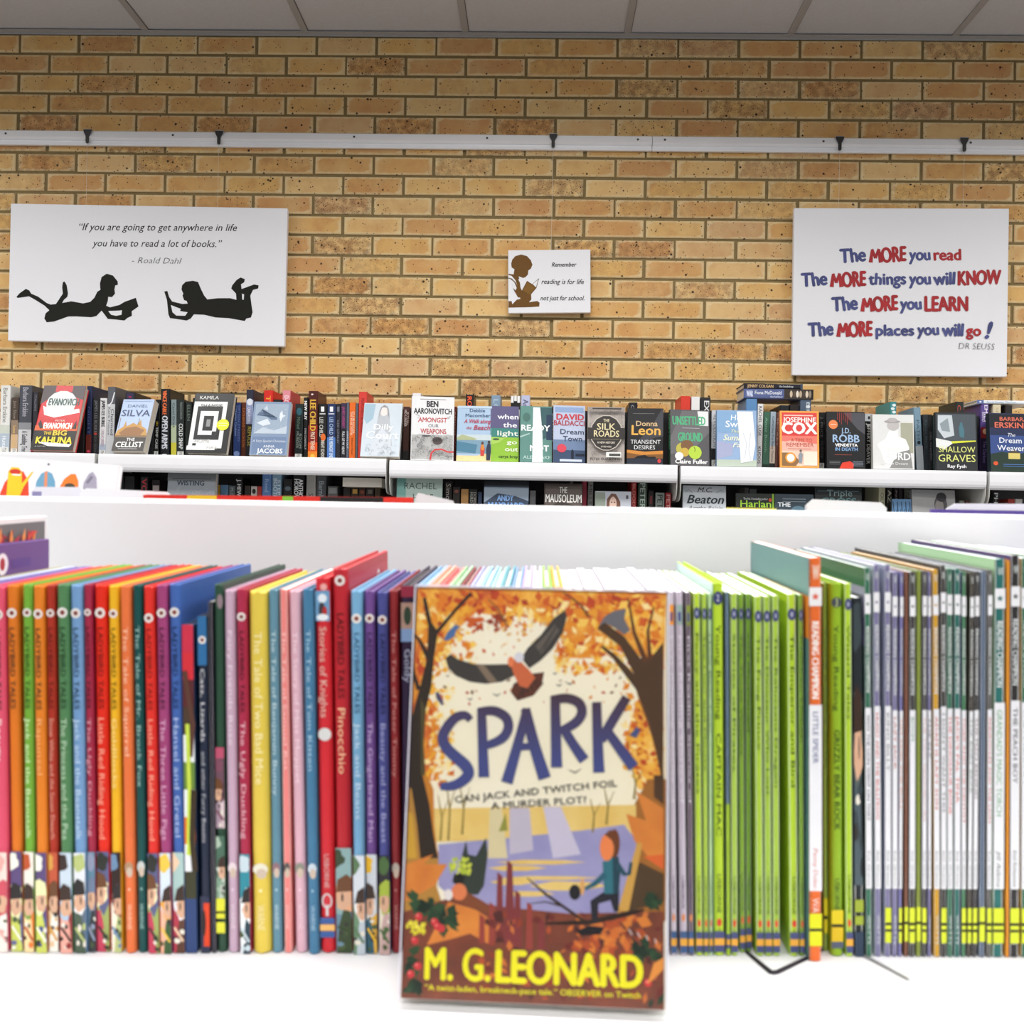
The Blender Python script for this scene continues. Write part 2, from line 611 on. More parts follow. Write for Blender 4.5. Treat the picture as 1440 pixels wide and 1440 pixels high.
wf += [(i, i + 1, i + 2, i + 3), (i + 5, i + 4, i + 7, i + 6), (i + 4, i, i + 3, i + 7), (i + 1, i + 5, i + 6, i + 2), (i + 3, i + 2, i + 6, i + 7)]
for lst in (tones, darks, edges): lst.extend([0.0] * 8)
me = bpy.data.meshes.new('wall_back')
me.from_pydata(wv, [], wf)
me.materials.append(brick_material()); me.materials.append(M_MORTAR)
for k, p in enumerate(me.polygons):
    p.material_index = 0 if k < nb else 1
for nm, lst in (('tone', tones), ('dark', darks), ('edge', edges)):
    a = me.attributes.new(nm, 'FLOAT', 'POINT')
    a.data.foreach_set('value', lst)
me.update()
wo = bpy.data.objects.new('wall_back', me); COL.objects.link(wo); tag(wo, kind='structure')

# suspended ceiling: mineral tiles between T-bars, an angle trim along the wall
ce = MB()
ce.box((-4.2, -3.2, CEIL + 0.004), (4.2, WALL_Y + 0.1, CEIL + 0.06), M_TILE)
tx = at_y(655, 45, WALL_Y).x
for j in range(-7, 8):
    x = tx + 0.6 * j
    if -4.2 < x < 4.2:
        ce.box((x - 0.012, -3.2, CEIL - 0.001), (x + 0.012, WALL_Y - 0.022, CEIL + 0.004), M_TBAR)
        ce.box((x + 0.012, -3.2, CEIL + 0.002), (x + 0.0145, WALL_Y - 0.022, CEIL + 0.0045), M_SHADOWGAP)
for j in range(0, 12):
    y = 3.29 - 0.6 * j
    if y > -3.2:
        ce.box((-4.2, y - 0.012, CEIL - 0.0009), (4.2, y + 0.012, CEIL + 0.004), M_TBAR)
tag(ce.build('ceiling'), kind='structure')
tr = MB()
tr.box((-4.2, WALL_Y - 0.024, CEIL - 0.003), (4.2, WALL_Y - 0.001, CEIL - 0.001), M_TBAR)
tr.box((-4.2, WALL_Y - 0.003, CEIL - 0.010), (4.2, WALL_Y - 0.001, CEIL - 0.001), M_TBAR)
tag(tr.build('trim_1'), kind='structure')

# ---------------------------------------------------------------- picture rail, hooks and cords
rail_z0, rail_z1 = at_y(720, 212, WALL_Y).z, at_y(720, 191.5, WALL_Y).z
def rail(x0, x1, label, screws):
    ro = empty('picture_rail', Matrix.Translation((x0, WALL_Y - 0.002, rail_z0)), label, 'picture rail', 'white picture rail on the brick wall')
    H = rail_z1 - rail_z0
    prof = [(0, 0), (-0.012, 0), (-0.0135, 0.004), (-0.012, 0.010), (-0.008, 0.012), (-0.008, 0.018), (-0.014, 0.020), (-0.021, 0.027),
            (-0.020, 0.030), (-0.011, H - 0.001), (-0.009, H), (0, H)]
    m = MB(); m.prism(prof, 'x', 0, x1 - x0, M_RAIL); m.build('moulding', ro)
    for s in screws:
        q = MB()
        p = at_y(s, 196, WALL_Y - 0.018)
        cx, cz = p.x - x0, H * 0.72
        q.tube((cx, -0.0130, cz), (cx, -0.0180, cz), 0.0042, mat('#3a3836', 0.5, 'screw'), 10)
        q.build('screw', ro)
xj = at_y(917, 200, WALL_Y - 0.01).x
rail(-4.1, xj - 0.001, 'long white moulded picture rail section across the brick wall, left of the joint', [8, 243, 498, 685, 897])
rail(xj + 0.001, 4.1, 'white moulded picture rail section right of the joint, above the red and blue quote', [935, 1158, 1365])

# ---------------------------------------------------------------- canvases
def canvas(M, W, H, D, label, art):
    """front face at local y = 0, lower left corner at the origin"""
    root = empty('canvas_print', M, label, 'canvas')
    mb = MB()
    mb.rbox((0, 0, 0), (W, D, H), M_CANVAS, 0.003, 3)
    p = Print(W, H)
    art(p, M)
    p.put(mb, lambda u, v, z: (u, -z, v), 0.00004, 0.0002, 0.75)
    mb.build('painted_canvas', root)
    fr = MB()
    for a, b in (((0.004, D - 0.001, 0.004), (W - 0.004, D + 0.006, 0.03)), ((0.004, D - 0.001, H - 0.03), (W - 0.004, D + 0.006, H - 0.004)),
                 ((0.004, D - 0.001, 0.03), (0.03, D + 0.006, H - 0.03)), ((W - 0.03, D - 0.001, 0.03), (W - 0.004, D + 0.006, H - 0.03))):
        fr.box(a, b, mat('#b99a6a', 0.7, 'wood'))
    fr.build('stretcher_bar', root)
    return root
def canvas_pose(bl, br, tl, tr, Y, tilt=1.2):
    a, b, c, d = at_y(*bl, Y), at_y(*br, Y), at_y(*tl, Y - 0.004), at_y(*tr, Y - 0.004)
    W = ((b.x - a.x) + (d.x - c.x)) / 2
    H = ((c.z - a.z) + (d.z - b.z)) / 2
    roll = -math.atan2((b.z - a.z) + (d.z - c.z), 2 * W)
    cx, cz = (a.x + b.x + c.x + d.x) / 4, (a.z + b.z + c.z + d.z) / 4
    M = Matrix.Translation((cx, Y, cz)) @ Matrix.Rotation(roll, 4, 'Y') @ Matrix.Rotation(R(tilt), 4, 'X') @ Matrix.Translation((-W / 2, 0, -H / 2))
    return M, W, H
class PX:
    """turn picture points into fractions of a face"""
    def __init__(self, M, W, H, ox=0, oy=0, s=1.0):
        self.M, self.W, self.H, self.ox, self.oy, self.s = M, W, H, ox, oy, s
    def uv(self, zx, zy):
        x, z = ray_local(self.ox + zx / self.s, self.oy + zy / self.s, self.M)
        return x / self.W, z / self.H
    def m(self, zx, zy):
        return ray_local(self.ox + zx / self.s, self.oy + zy / self.s, self.M)
    def pts(self, L):
        return [self.uv(*p) for p in L]
    def text(self, p, s, x0, y0, x1, y1, cap, col, **kw):
        a, b = self.uv(x0, y0), self.uv(x1, y1)
        c = self.uv(x0, y0 - cap)
        p.text(s, a[0], b[0], a[1], c[1] - a[1], col, v1=b[1], **kw)
INK = '#15150f'
def art_readers(p, M):
    q = PX(M, p.W, p.H, 0, 270, 1440 / 420)
    kw = dict(shear=0.28)
    q.text(p, '\u201cIf you are going to get anywhere in life', 382, 184, 1142, 188, 33, INK, bold=0.004, **kw)
    q.text(p, 'you have to read a lot of books.\u201d', 444, 262, 1070, 266, 33, INK, bold=0.002, **kw)
    q.text(p, '- Roald Dahl', 636, 343, 876, 346, 28, '#3a3a36', bold=-0.012, **kw)
    boy = [(80,505),(95,488),(125,467),(142,475),(150,490),(185,505),(225,535),(245,543),(270,540),(290,510),(303,490),(300,460),(303,435),(312,432),(322,450),(328,490),(325,505),(308,520),(300,535),(345,527),(400,537),(435,530),(455,510),(470,480),(484,472),(482,440),(490,410),(515,394),(545,403),(568,432),(568,448),(556,450),(552,470),(555,490),(540,507),(522,505),(520,525),(512,548),(530,556),(575,545),(600,530),(655,510),(668,552),(635,575),(636,597),(615,607),(600,620),(560,615),(520,612),(500,585),(490,572),(465,598),(440,604),(370,600),(330,600),(260,625),(225,628),(214,610),(220,585),(238,570),(215,548),(170,520),(140,503),(85,511)]
    girl = [(792,480),(807,477),(815,505),(830,528),(880,540),(905,538),(900,525),(888,522),(880,500),(884,490),(875,470),(878,450),(895,433),(930,428),(955,434),(970,470),(985,500),(1000,518),(1050,512),(1110,512),(1140,520),(1138,490),(1115,465),(1120,450),(1140,425),(1160,412),(1180,420),(1178,435),(1162,445),(1165,468),(1200,455),(1225,446),(1247,450),(1245,465),(1220,472),(1207,500),(1212,540),(1218,580),(1210,605),(1188,610),(1180,622),(1100,608),(1040,605),(985,592),(935,590),(920,610),(900,620),(850,612),(820,608),(812,590),(805,520)]
    p.poly(q.pts(boy), INK)
    p.poly(q.pts(girl), INK)
    p.poly(q.pts([(522,574),(575,572),(588,570),(586,592),(560,597),(536,592)]), '#e6e6ea')
    p.poly(q.pts([(824,545),(872,564),(868,574),(905,580),(893,597),(850,596),(832,580)]), '#e6e6ea')
    p.poly(q.pts([(1167,490),(1177,494),(1175,520),(1168,518)]), '#e6e6ea')
def art_remember(p, M):
    q = PX(M, p.W, p.H, 640, 320, 1440 / 260)
    BR = '#6b4a1e'
    p.poly(q.pts([(437,280),(445,250),(470,222),(515,210),(560,222),(590,255),(602,290),(590,320),(570,335),(568,365),(550,385),(530,393),(510,385),(495,380),(500,400),(490,405),(455,370),(462,325),(440,310)]), BR)
    p.poly(q.pts([(416,360),(460,366),(490,400),(505,430),(510,470),(520,490),(505,545),(490,545),(470,510),(458,490),(445,450),(440,430),(452,470),(470,490),(480,470),(460,425),(430,400),(416,398),(416,390),(440,396),(470,425),(484,450),(470,410),(440,376),(416,370)]), BR)
    p.poly(q.pts([(520,490),(560,415),(600,440),(655,394),(634,470),(592,520),(594,560),(575,582),(640,572),(658,585),(655,615),(590,620),(416,624),(416,574),(440,572),(445,598),(480,562),(510,555),(495,530)]), BR)
    p.poly(q.pts([(603,440),(647,406),(630,466)]), '#e6e6ea')
    p.poly(q.pts([(530,490),(562,425),(622,468),(580,522)]), '#7d5a26')
    q.text(p, 'Remember', 752, 305, 945, 303, 32, INK, bold=0.016, shear=0.3)
    q.text(p, 'reading is for life', 672, 438, 1002, 440, 36, INK, bold=0.009, shear=0.3)
    q.text(p, 'not just for school.', 664, 567, 1006, 567, 36, INK, bold=0.009, shear=0.3)
def ink_gradient(name, c0, c1):
    return noisy_mat(name, c0, c1, 22, 0.7)
INK_B = ink_gradient('brush_blue', '#27284e', '#5a62a0')
INK_R = ink_gradient('brush_red', '#7d161c', '#c22b31')
def art_more(p, M):
    q = PX(M, p.W, p.H, 1100, 270, 1440 / 340)
    def w(s, x0, x1, y, cap, col, y1=None, **kw):
        y1 = y if y1 is None else y1
        if s == 'MORE':
            d = x1 - x0
            for a, b, t0, t1 in (((.03, 0), (.07, .93), 24, 15), ((.07, .95), (.16, .3), 15, 17), ((.16, .3), (.25, .97), 17, 15), ((.25, .95), (.31, .0), 15, 26)):
                u = 4.235 / 1440 * 0.3 * 2.95
                p.line([q.m(x0 + a[0] * d, y - a[1] * cap), q.m(x0 + b[0] * d, y - b[1] * cap)], [t0 * 0.000615, t1 * 0.000615], col)
            s, x0 = 'ORE', x0 + d * 0.345
        q.text(p, s, x0, y, x1, y1, cap, col, bold=0.034, res=4, wob=0.09, **kw)
    w('The', 350, 497, 424, 82, INK_B, 410); w('MORE', 520, 738, 420, 84, INK_R, 408); w('you', 757, 880, 405, 66, INK_B); w('read', 903, 1062, 406, 66, INK_R)
    w('The', 120, 267, 566, 80, INK_B, 552); w('MORE', 288, 498, 566, 84, INK_R, 556); w('things', 518, 735, 552, 66, INK_B, 548); w('you', 757, 882, 549, 66, INK_B)
    w('will', 903, 1027, 554, 74, INK_B, 550); w('KNOW', 1050, 1300, 556, 84, INK_R, 548)
    w('The', 302, 448, 712, 82, INK_B, 698); w('MORE', 470, 688, 712, 84, INK_R, 700); w('you', 703, 827, 698, 66, INK_B); w('LEARN', 850, 1102, 708, 84, INK_R)
    w('The', 160, 303, 862, 80, INK_B, 850); w('MORE', 327, 535, 862, 84, INK_R, 854); w('places', 558, 782, 854, 62, INK_B); w('you', 805, 930, 850, 62, INK_B)
    w('will', 952, 1075, 858, 74, INK_B); w('go', 1095, 1180, 856, 60, INK_R); w('!', 1208, 1250, 870, 92, INK_B, shear=0.3)
    q.text(p, 'DR SEUSS', 1050, 934, 1262, 940, 36, '#3a3a3a', bold=-0.02, shear=0.1)
CANV = []
for bl, br, tl, tr_, D, label, art in (
        ((10, 479), (402, 487), (15, 286), (402, 293), 0.022, 'wide white canvas with two black silhouettes of children lying down reading', art_readers),
        ((714, 440), (830, 440), (715, 352), (831, 350), 0.018, 'small white canvas with a brown silhouette of a child holding an open book', art_remember),
        ((1113, 527), (1416, 530), (1118, 293), (1420, 293), 0.022, 'white canvas with four lines of red and blue brush lettering', art_more)):
    M, W, H = canvas_pose(bl, br, tl, tr_, 3.755)
    CANV.append((canvas(M, W, H, D, label, art), M, W, H))
M_HOOK = mat('#23211f', 0.5, 'hookmetal')
for px, ci, label in ((123, 0, 'dark picture hook over the left end of the silhouettes canvas'), (308, 0, 'dark picture hook over the right half of the silhouettes canvas'),
                      (778, 1, 'dark picture hook over the small brown silhouette canvas'), (1181, 2, 'dark picture hook over the left part of the brush lettered canvas'),
                      (1356, 2, 'dark picture hook over the right part of the brush lettered canvas')):
    x = at_y(px, 196, WALL_Y - 0.022).x
    root = empty('picture_hook', Matrix.Translation((x, WALL_Y - 0.0215, rail_z1)), label, 'picture hook', 'dark hooks hanging from the picture rail')
    m = MB()
    m.prism([(-0.015, 0.001), (0.015, 0.001), (0.014, -0.008), (0.006, -0.024), (0.006, -0.046), (0.003, -0.050), (-0.004, -0.050), (-0.006, -0.044), (-0.006, -0.024), (-0.014, -0.008)], 'y', -0.004, -0.0005, M_HOOK)
    m.prism([(-0.015, 0.001), (0.015, 0.001), (0.015, 0.0025), (-0.015, 0.0025)], 'y', -0.004, 0.010, mat('#bdbdbd', 0.4, 'hookmetal'))
    m.build('hook_plate', root)
    _, M, W, H = CANV[ci]
    zc = (M @ Vector((W / 2, 0, H))).z
    c = MB(); c.tube((0, -0.003, -0.045), (0, 0.002, zc - rail_z1 - 0.01), 0.0007, mat('#cfc6b4', 0.3, 'nylon'), 6)
    c.build('nylon_cord', root)

# ---------------------------------------------------------------- wall bookcase: five bays of white metal shelving
BAYS = [(-2.545, -1.531, (60, 635.5)), (-1.521, -0.522, (340, 640.5)), (-0.514, 0.472, (750, 649.5)), (0.480, 1.510, (1170, 658.0)), (1.518, 2.54, (1415, 663.0))]
LIP_Y = 3.49
BAY_TOP = []
LOW_Z = 0.815
names = ['white metal shelving bay at the far left, behind the surfboard picture book', 'white metal shelving bay below the silhouettes canvas',
         'middle white metal shelving bay below the small brown silhouette canvas', 'white metal shelving bay below the brush lettered canvas', 'white metal shelving bay at the far right end of the wall']
for (x0, x1, lp), label in zip(BAYS, names):
    zt = at_y(*lp, LIP_Y).z
    BAY_TOP.append(zt)
    root = empty('bookshelf_unit', Matrix.Translation((x0, LIP_Y, 0)), label, 'bookshelf', 'white shelving bays along the brick wall')
    W = x1 - x0
    lip = 0.060
    def shelf(z, name):
        m = MB()
        prof = [(0.004, z), (0.30 - 0.006, z), (0.30 - 0.006, z - 0.03), (0.03, z - 0.03), (0.03, z - lip), (0.010, z - lip), (0.003, z - lip + 0.006), (0.0, z - lip + 0.014),
                (-0.001, z - 0.034), (0.0, z - 0.010), (0.001, z - 0.003)]
        m.prism(prof, 'x', 0.0015, W - 0.0015, M_METAL)
        m.build(name, root)
        # end brackets hanging under the shelf, front corner rounded
        for xs in (0.0005, W - 0.0045):
            b = MB()
            pr = [(0.004, z - 0.002), (0.004, z - 0.062), (0.006, z - 0.085), (0.016, z - 0.104), (0.035, z - 0.116), (0.07, z - 0.120), (0.293, z - 0.120), (0.293, z - 0.002)]
            b.prism([(y, zz) for y, zz in pr], 'x', xs + 0.0012, xs + 0.0032, M_METAL_G)
            b.build('shelf_bracket', root)
    shelf(zt - 0.002, 'top_shelf')
    shelf(LOW_Z, 'lower_shelf')
    shelf(0.52, 'lower_shelf')
    m = MB(); m.box((0.005, 0.285, 0.0), (W - 0.005, 0.292, zt - 0.03), M_BACK_SHADE); m.build('back_panel', root)
    m = MB(); m.box((0.002, 0.02, 0.0), (W - 0.002, 0.284, 0.12), M_METAL); m.build('base_plinth', root)

# ---------------------------------------------------------------- near bookcase (low, double sided, white)
NZ = 0.646
bc = empty('bookcase', Matrix.Translation((0, 0.70, 0)), 'low white double sided bookcase filled with picture books in front', 'bookcase')
PANEL_TOP = 0.8845
m = MB(); m.rbox((-0.998, -0.30, NZ - 0.022), (0.998, -0.003, NZ), M_LAM, 0.003, 3); sh = m.build('shelf', bc)
sh.matrix_local = Matrix.Translation((0, -0.70, 0)) @ near_tilt(Matrix.Translation((0, 0.70, 0)))
m = MB(); m.rbox((-1.0, 0.0, 0.06), (1.0, 0.020, PANEL_TOP), M_LAM, 0.0035, 3); m.build('back_panel', bc)
m = MB(); m.rbox((-1.0, 0.020, NZ - 0.022), (1.0, 0.34, NZ), M_LAM, 0.003, 3); m.build('shelf', bc)
for xs in (-1.02, 1.0):
    m = MB(); m.rbox((xs, -0.30, 0), (xs + 0.02, 0.34, 0.80), M_LAM, 0.003, 3); m.build('side_panel', bc)
m = MB(); m.rbox((-1.0, -0.30, 0.08), (1.0, 0.34, 0.10), M_LAM, 0.003); m.build('base_shelf', bc)
m = MB(); m.box((-0.98, -0.27, 0), (0.98, 0.31, 0.08), mat('#4a4a4c', 0.6, 'plinth')); m.build('plinth', bc)

def ROW_Y(px):
    return 0.531 + 0.052 * (px - 757) * 0.545 / 1440 + 0.008
def blobs(p, v0, v1, base, seed, cols):
    """a strip of printed picture at the foot of a spine: loose shapes of colour"""
    p.rect(0, v0, 1, v1, base)
    rnd = random.Random(seed * 7 + 3)
    d = v1 - v0
    A = lambda u, v: (min(max(u, 0.0), 1.0), v0 + d * min(max(v, 0.0), 1.0))
    def lump(cu, cv, ru, rv, c, n=14):
        p.poly([A(cu + ru * math.cos(6.283 * k / n) * (1 + 0.18 * math.sin(k * 2.3 + seed)), cv + rv * math.sin(6.283 * k / n) * (1 + 0.12 * math.cos(k * 1.7 + seed))) for k in range(n)], c)
    n = len(cols)
    C = lambda k: cols[(seed + k) % n]
    # far scenery, a rolling ground line, then one large cropped figure with hair, face, clothes
    lump(rnd.uniform(-.1, .5), .9, .6, .09, C(2))
    p.poly([A(0, .0), A(1, 0), A(1, .42 + rnd.uniform(-.1, .1)), A(.55, .36), A(0, .46 + rnd.uniform(-.1, .1))], C(1))
    hu, hv = rnd.choice((.05, .3, .7, .95)), rnd.uniform(.48, .64)
    p.poly([A(hu - .7, 0), A(hu + .7, 0), A(hu + .45, .3), A(hu + .2, .42), A(hu - .25, .41), A(hu - .5, .28)], C(3))
    lump(hu, hv, .85, .17, C(0), 16)
    lump(hu + (.18 if hu < .5 else -.18), hv - .045, .5, .1, '#d4a88a', 14)
    p.poly([A(hu - .85, hv + .02), A(hu + .85, hv + .03), A(hu + .6, hv + .15), A(hu, hv + .19), A(hu - .6, hv + .14)], rnd.choice(('#3a2a22', '#2a2626', C(0), '#6a4428')))
    p.ell(*A(hu + (.3 if hu < .5 else -.3), hv - .03), .07, .012 * d / .275, '#2a2020', 8)
    for k in range(5):
        a, b = rnd.random(), rnd.uniform(.04, .34)
        lump(a, b, rnd.uniform(.12, .3), rnd.uniform(.015, .04), rnd.choice((C(2), C(1), '#4a5a38', '#34302e', '#e4ded0')), 8)
    p.line([(p.W * .1, (v0 + d * .26) * p.H), (p.W * .9, (v0 + d * .12) * p.H)], 0.0011, C(2))
def logo(p, v):
    r = min(0.0026, p.W * 0.42)
    p.circ(0.5, v, r, '#ece8e4', 24)
    p.circ(0.5, v, r * 0.62, '#c9b9b0', 18)
    p.circ(0.5, v, r * 0.45, '#7c2a2a', 16)
def sp_tales(title, tcol, base, cols, dark='#2a2522', lv=0.925):
    def f(p):
        logo(p, lv)
        p.vtext('LADYBIRD TALES', 0.885, 0.665, 0.5, 0.42, dark, 0.01)
        if title:
            p.vtext(title, 0.64, 0.64 - min(0.33, 0.019 * len(title)), 0.5, 0.46, tcol)
        blobs(p, 0.0, 0.275, base, len(title) + ord(base[1]), cols)
    return f
def sp_small(title, tcol, blob):
    def f(p):
        p.vtext(title, 0.89, 0.89 - min(0.46, 0.0175 * len(title)), 0.5, 0.42, tcol)
        p.ell(0.5, 0.235, 0.42, 0.016, blob, 14)
        p.ell(0.55, 0.222, 0.3, 0.014, '#c9b6a4', 12)
        p.ell(0.5, 0.175, 0.1, 0.004, tcol, 8)
        p.vtext('WARNE', 0.135, 0.065, 0.5, 0.4, tcol)
    return f
TL_ = ['#e9d2b0', '#b9c26a', '#4e4a60', '#d98a4e', '#f0e9da']
# x of the spine at top (left, right), at foot (left, right), y of the top edge, look
NEAR = [
    # key, xt0, xt1, xb0, xb1, ytop, colour, hard, spine printing, label colour name, extra
    ('pink', -12, 6, -5, 13, 824, '#d8506a', sp_tales('Beauty', '#f2d6d6', '#ead6cc', ['#5a4a44', '#e6a9a0', '#f0e4da', '#c9505f']), 'rose pink'),
    ('orange', 8, 28, 17, 34, 822, '#d9741f', sp_tales('', '#f0c890', '#5c4a78', ['#c8d060', '#e6e8b0', '#6a6a94', '#f0f0e0']), 'bright orange'),
    ('green', 31, 46, 35, 51, 821, '#6fa838', sp_tales('Jack and the Beanstalk', '#d8efb8', '#ece4d8', ['#e07a2c', '#b9522c', '#f0d8a0', '#7c9a48'], '#1f3a12'), 'leaf green'),
    ('orange2', 45, 62, 52, 69, 823, '#dc7c22', sp_tales('Rapunzel', '#f0b070', '#5c4a78', ['#c8d060', '#e6e8b0', '#4c5a84', '#f0f0e0']), 'second orange'),
    ('brick', 64, 78, 70, 84, 822, '#a8301f', sp_tales('Snow White and the Seven Dwarfs', '#e2a08a', '#c0583a', ['#d8a04c', '#f0ece0', '#3a302a', '#e6c49a'], '#5a140c'), 'brick red'),
    ('sage', 79, 97, 86, 105, 821, '#4f7f52', sp_tales('The Princess and the Pea', '#b8d2b4', '#c4d2de', ['#8c3030', '#3a2c28', '#e8a898', '#a8c4dc'], '#1c3a1e'), 'muted green'),
    ('sky', 98, 116, 106, 123, 822, '#6f97c2', sp_tales('Jack and the Beanstalk', '#c0d6ea', '#dde2e6', ['#b4c07a', '#4a5a48', '#e8e8e8', '#5a6a7c'], '#26364c'), 'sky blue'),
    ('crimson', 117, 131, 124, 137, 821, '#9c2742', sp_tales('The Ugly Duckling', '#d89aa8', '#5a8298', ['#8a93ac', '#32383c', '#6a7a94', '#4c6a80'], '#3c0c18'), 'crimson'),
    ('red', 132, 150, 138, 157, 822, '#dd2a18', sp_tales('Little Red Riding Hood', '#f0a48c', '#5d5f86', ['#9aa860', '#2c2e28', '#c04058', '#f0e4b8'], '#7c130a'), 'bright red'),
    ('yellow', 152, 167, 158, 175, 823, '#e8b020', sp_tales('Goldilocks', '#f4dc8c', '#2c1c18', ['#8c5a54', '#f0e4d0', '#6a88a8', '#b8c080'], '#5c4408'), 'golden yellow'),
    ('salmon', 168, 184, 176, 193, 823, '#e0703c', sp_small('The Tale of Squirrel', '#f2c4a4', '#b08a68'), 'salmon'),
    ('teal', 186, 200, 194, 211, 822, '#0f4a48', sp_small('The Tale of Mr. Brock Fox', '#9cc0b8', '#c4c8c4'), 'dark teal'),
    ('red2', 201, 218, 210, 226, 824, '#dc3026', sp_tales('Little Red Riding Hood', '#f0a48c', '#5d5f86', ['#9aa860', '#2c2e28', '#c04058', '#f0e4b8'], '#7c130a', lv=0.915), 'scarlet'),
    ('plum', 219, 236, 227, 243, 822, '#9c3f72', sp_tales('The Three Little Pigs', '#dca8c4', '#d4e0ec', ['#3c5a34', '#e8a028', '#f0b498', '#e8c44c'], '#40142c'), 'plum purple'),
    ('cobalt', 237, 254, 245, 268, 821, '#3f62a8', sp_tales('Hansel and Gretel', '#b0c2e4', '#a8c4c0', ['#e8c8a8', '#5a3a2c', '#e8ecf4', '#b03a4a'], '#14264c'), 'cobalt blue'),
    ('comic', 255, 274, 262, 279, 878, '#233a5c', None, 'scuffed'),
    ('navy', 277, 291, 283, 297, 866, '#20283c', None, 'blue topped navy'),
    ('black', 292, 299, 298, 305, 846, '#2a2838', None, 'thin black'),
    ('forest', 300, 314, 306, 320, 822, '#2a4a38', None, 'dark forest green'),
    ('lilac', 315, 331, 321, 338, 830, '#c2a4b8', sp_small('Fairy Friends Rose', '#e4d2dc', '#e0d0d4'), 'pale lilac'),
    ('crimson2', 332, 348, 339, 354, 828, '#a82a48', sp_tales('The Ugly Duckling', '#e4b4be', '#2f8898', ['#e8eef0', '#c4d4dc', '#26404c', '#f0f0f0'], '#3c0c18'), 'wine red'),
    ('lemon', 349, 376, 355, 382, 832, '#dcc24c', sp_small('The Tale of Two Bad Mice', '#f0e4ac', '#e0dcc8'), 'wide lemon yellow'),
    ('slate', 377, 392, 383, 399, 829, '#5f8a9c', sp_small('The Tale of Benjamin Bunny', '#bcd2da', '#8c6c74'), 'slate blue'),
    ('coral', 393, 405, 400, 415, 829, '#ea8480', sp_small('The Tale of Samuel Rat', '#f6c8c2', '#5c5450'), 'coral pink'),
    ('blush', 406, 424, 416, 433, 831, '#d8acba', sp_small('The Story of Miss Moppet', '#ecd2da', '#8c8c80'), 'blush pink'),
    ('steel', 425, 441, 434, 450, 828, '#42779a', sp_small('The Tale of Tom Kitten', '#a4c4d8', '#c4d2dc'), 'steel blue'),
    ('knight', 442, 466, 451, 473, 812, '#cf2a34', None, 'wide red'),
    ('tallred', 467, 491, 474, 497, 800, '#b8252f', sp_tales('Pinocchio', '#f0c49c', '#8cacac', ['#38482c', '#e0a880', '#6a8a9c', '#3c4a34'], '#4c0c10', lv=0.97), 'tall red'),
    ('aqua', 493, 511, 498, 515, 831, '#74a8cc', sp_tales('Jack and Beans', '#c4dcec', '#d4dce4', ['#5a7a58', '#b8c4cc', '#e8e8e8', '#6a8a6c'], '#1e4a6c'), 'aqua blue'),
    ('violet', 512, 528, 516, 532, 831, '#6d4a8c', sp_tales('The Gingerbread Man', '#c4acd8', '#ccd4dc', ['#e8b828', '#2f5c6c', '#e0d8d0', '#d8a838'], '#2a1640'), 'violet'),
    ('indigo', 530, 546, 534, 550, 833, '#454a8a', sp_tales('Beauty and the Beast', '#a4a8d4', '#2c2a30', ['#4a6a3c', '#c4a4a0', '#a4b840', '#e0d8c4'], '#14163c'), 'indigo'),
    ('maroon', 547, 563, 551, 565, 831, '#8c2a2e', sp_small('The Tale of Peter Timmy', '#c88a84', '#b8b0a4'), 'maroon'),
    ('eggplant', 564, 584, 566, 585, 824, '#2c1e3a', None, 'dark purple'),
]
PK = {'pink': '#f0b8c0'}
def sp_comic(p):
    cols = ['#c8324a', '#d0303a', '#5a2a2c', '#4a3a2c', '#e8ecec', '#6a8a3c', '#e8eef0', '#e07a24', '#e8ecf0', '#3a3a24', '#2d4272', '#2d4272']
    for k, c in enumerate(cols):
        p.rect(0, 1 - (k + 1) / 12, 1, 1 - k / 12, c)
    p.line([(p.W * 0.2, p.H * 0.86), (p.W * 0.9, p.H * 0.7), (p.W * 0.6, p.H * 0.6)], 0.0025, '#5a3a30')
    p.line([(p.W * 0.4, p.H * 0.7), (p.W * 0.5, p.H * 0.5), (p.W * 0.35, p.H * 0.3)], 0.002, '#c4d84c')
    p.line([(p.W * 0.9, p.H * 0.5), (p.W * 0.7, p.H * 0.35), (p.W * 0.9, p.H * 0.25)], 0.003, '#3c3020')
def sp_navy(p):
    p.rect(0, 0.855, 1, 1, '#2f6a9c')
    logo(p, 0.93)
    p.vtext('Cats, Lizards', 0.845, 0.63, 0.5, 0.45, '#d0d0d4', 0.01)
    p.vtext('and other Furry Beasts', 0.6, 0.33, 0.5, 0.4, '#b4b4ba')
    p.rect(0, 0.0, 1, 0.17, '#2c3048')
    p.rect(0.35, 0.02, 1, 0.15, '#d8431c')
    p.ell(0.35, 0.09, 0.25, 0.04, '#2a1a18')
def sp_forest(p):
    p.ell(0.7, 0.955, 0.35, 0.02, '#8c7a80')
    p.rect(0, 0.53, 1, 0.56, '#b8506c')
    blobs(p, 0.34, 0.53, '#6a4a58', 5, ['#a08a98', '#3c2a34', '#d8c4c8', '#7c4a5c'])
    blobs(p, 0.13, 0.32, '#4a6a58', 9, ['#c4ccc0', '#7c9a84', '#a4b8a4'])
    p.rect(0, 0.115, 1, 0.15, '#d8d838'); p.rect(0, 0.095, 1, 0.109, '#d8d838'); p.rect(0, 0.055, 1, 0.085, '#d8d838')
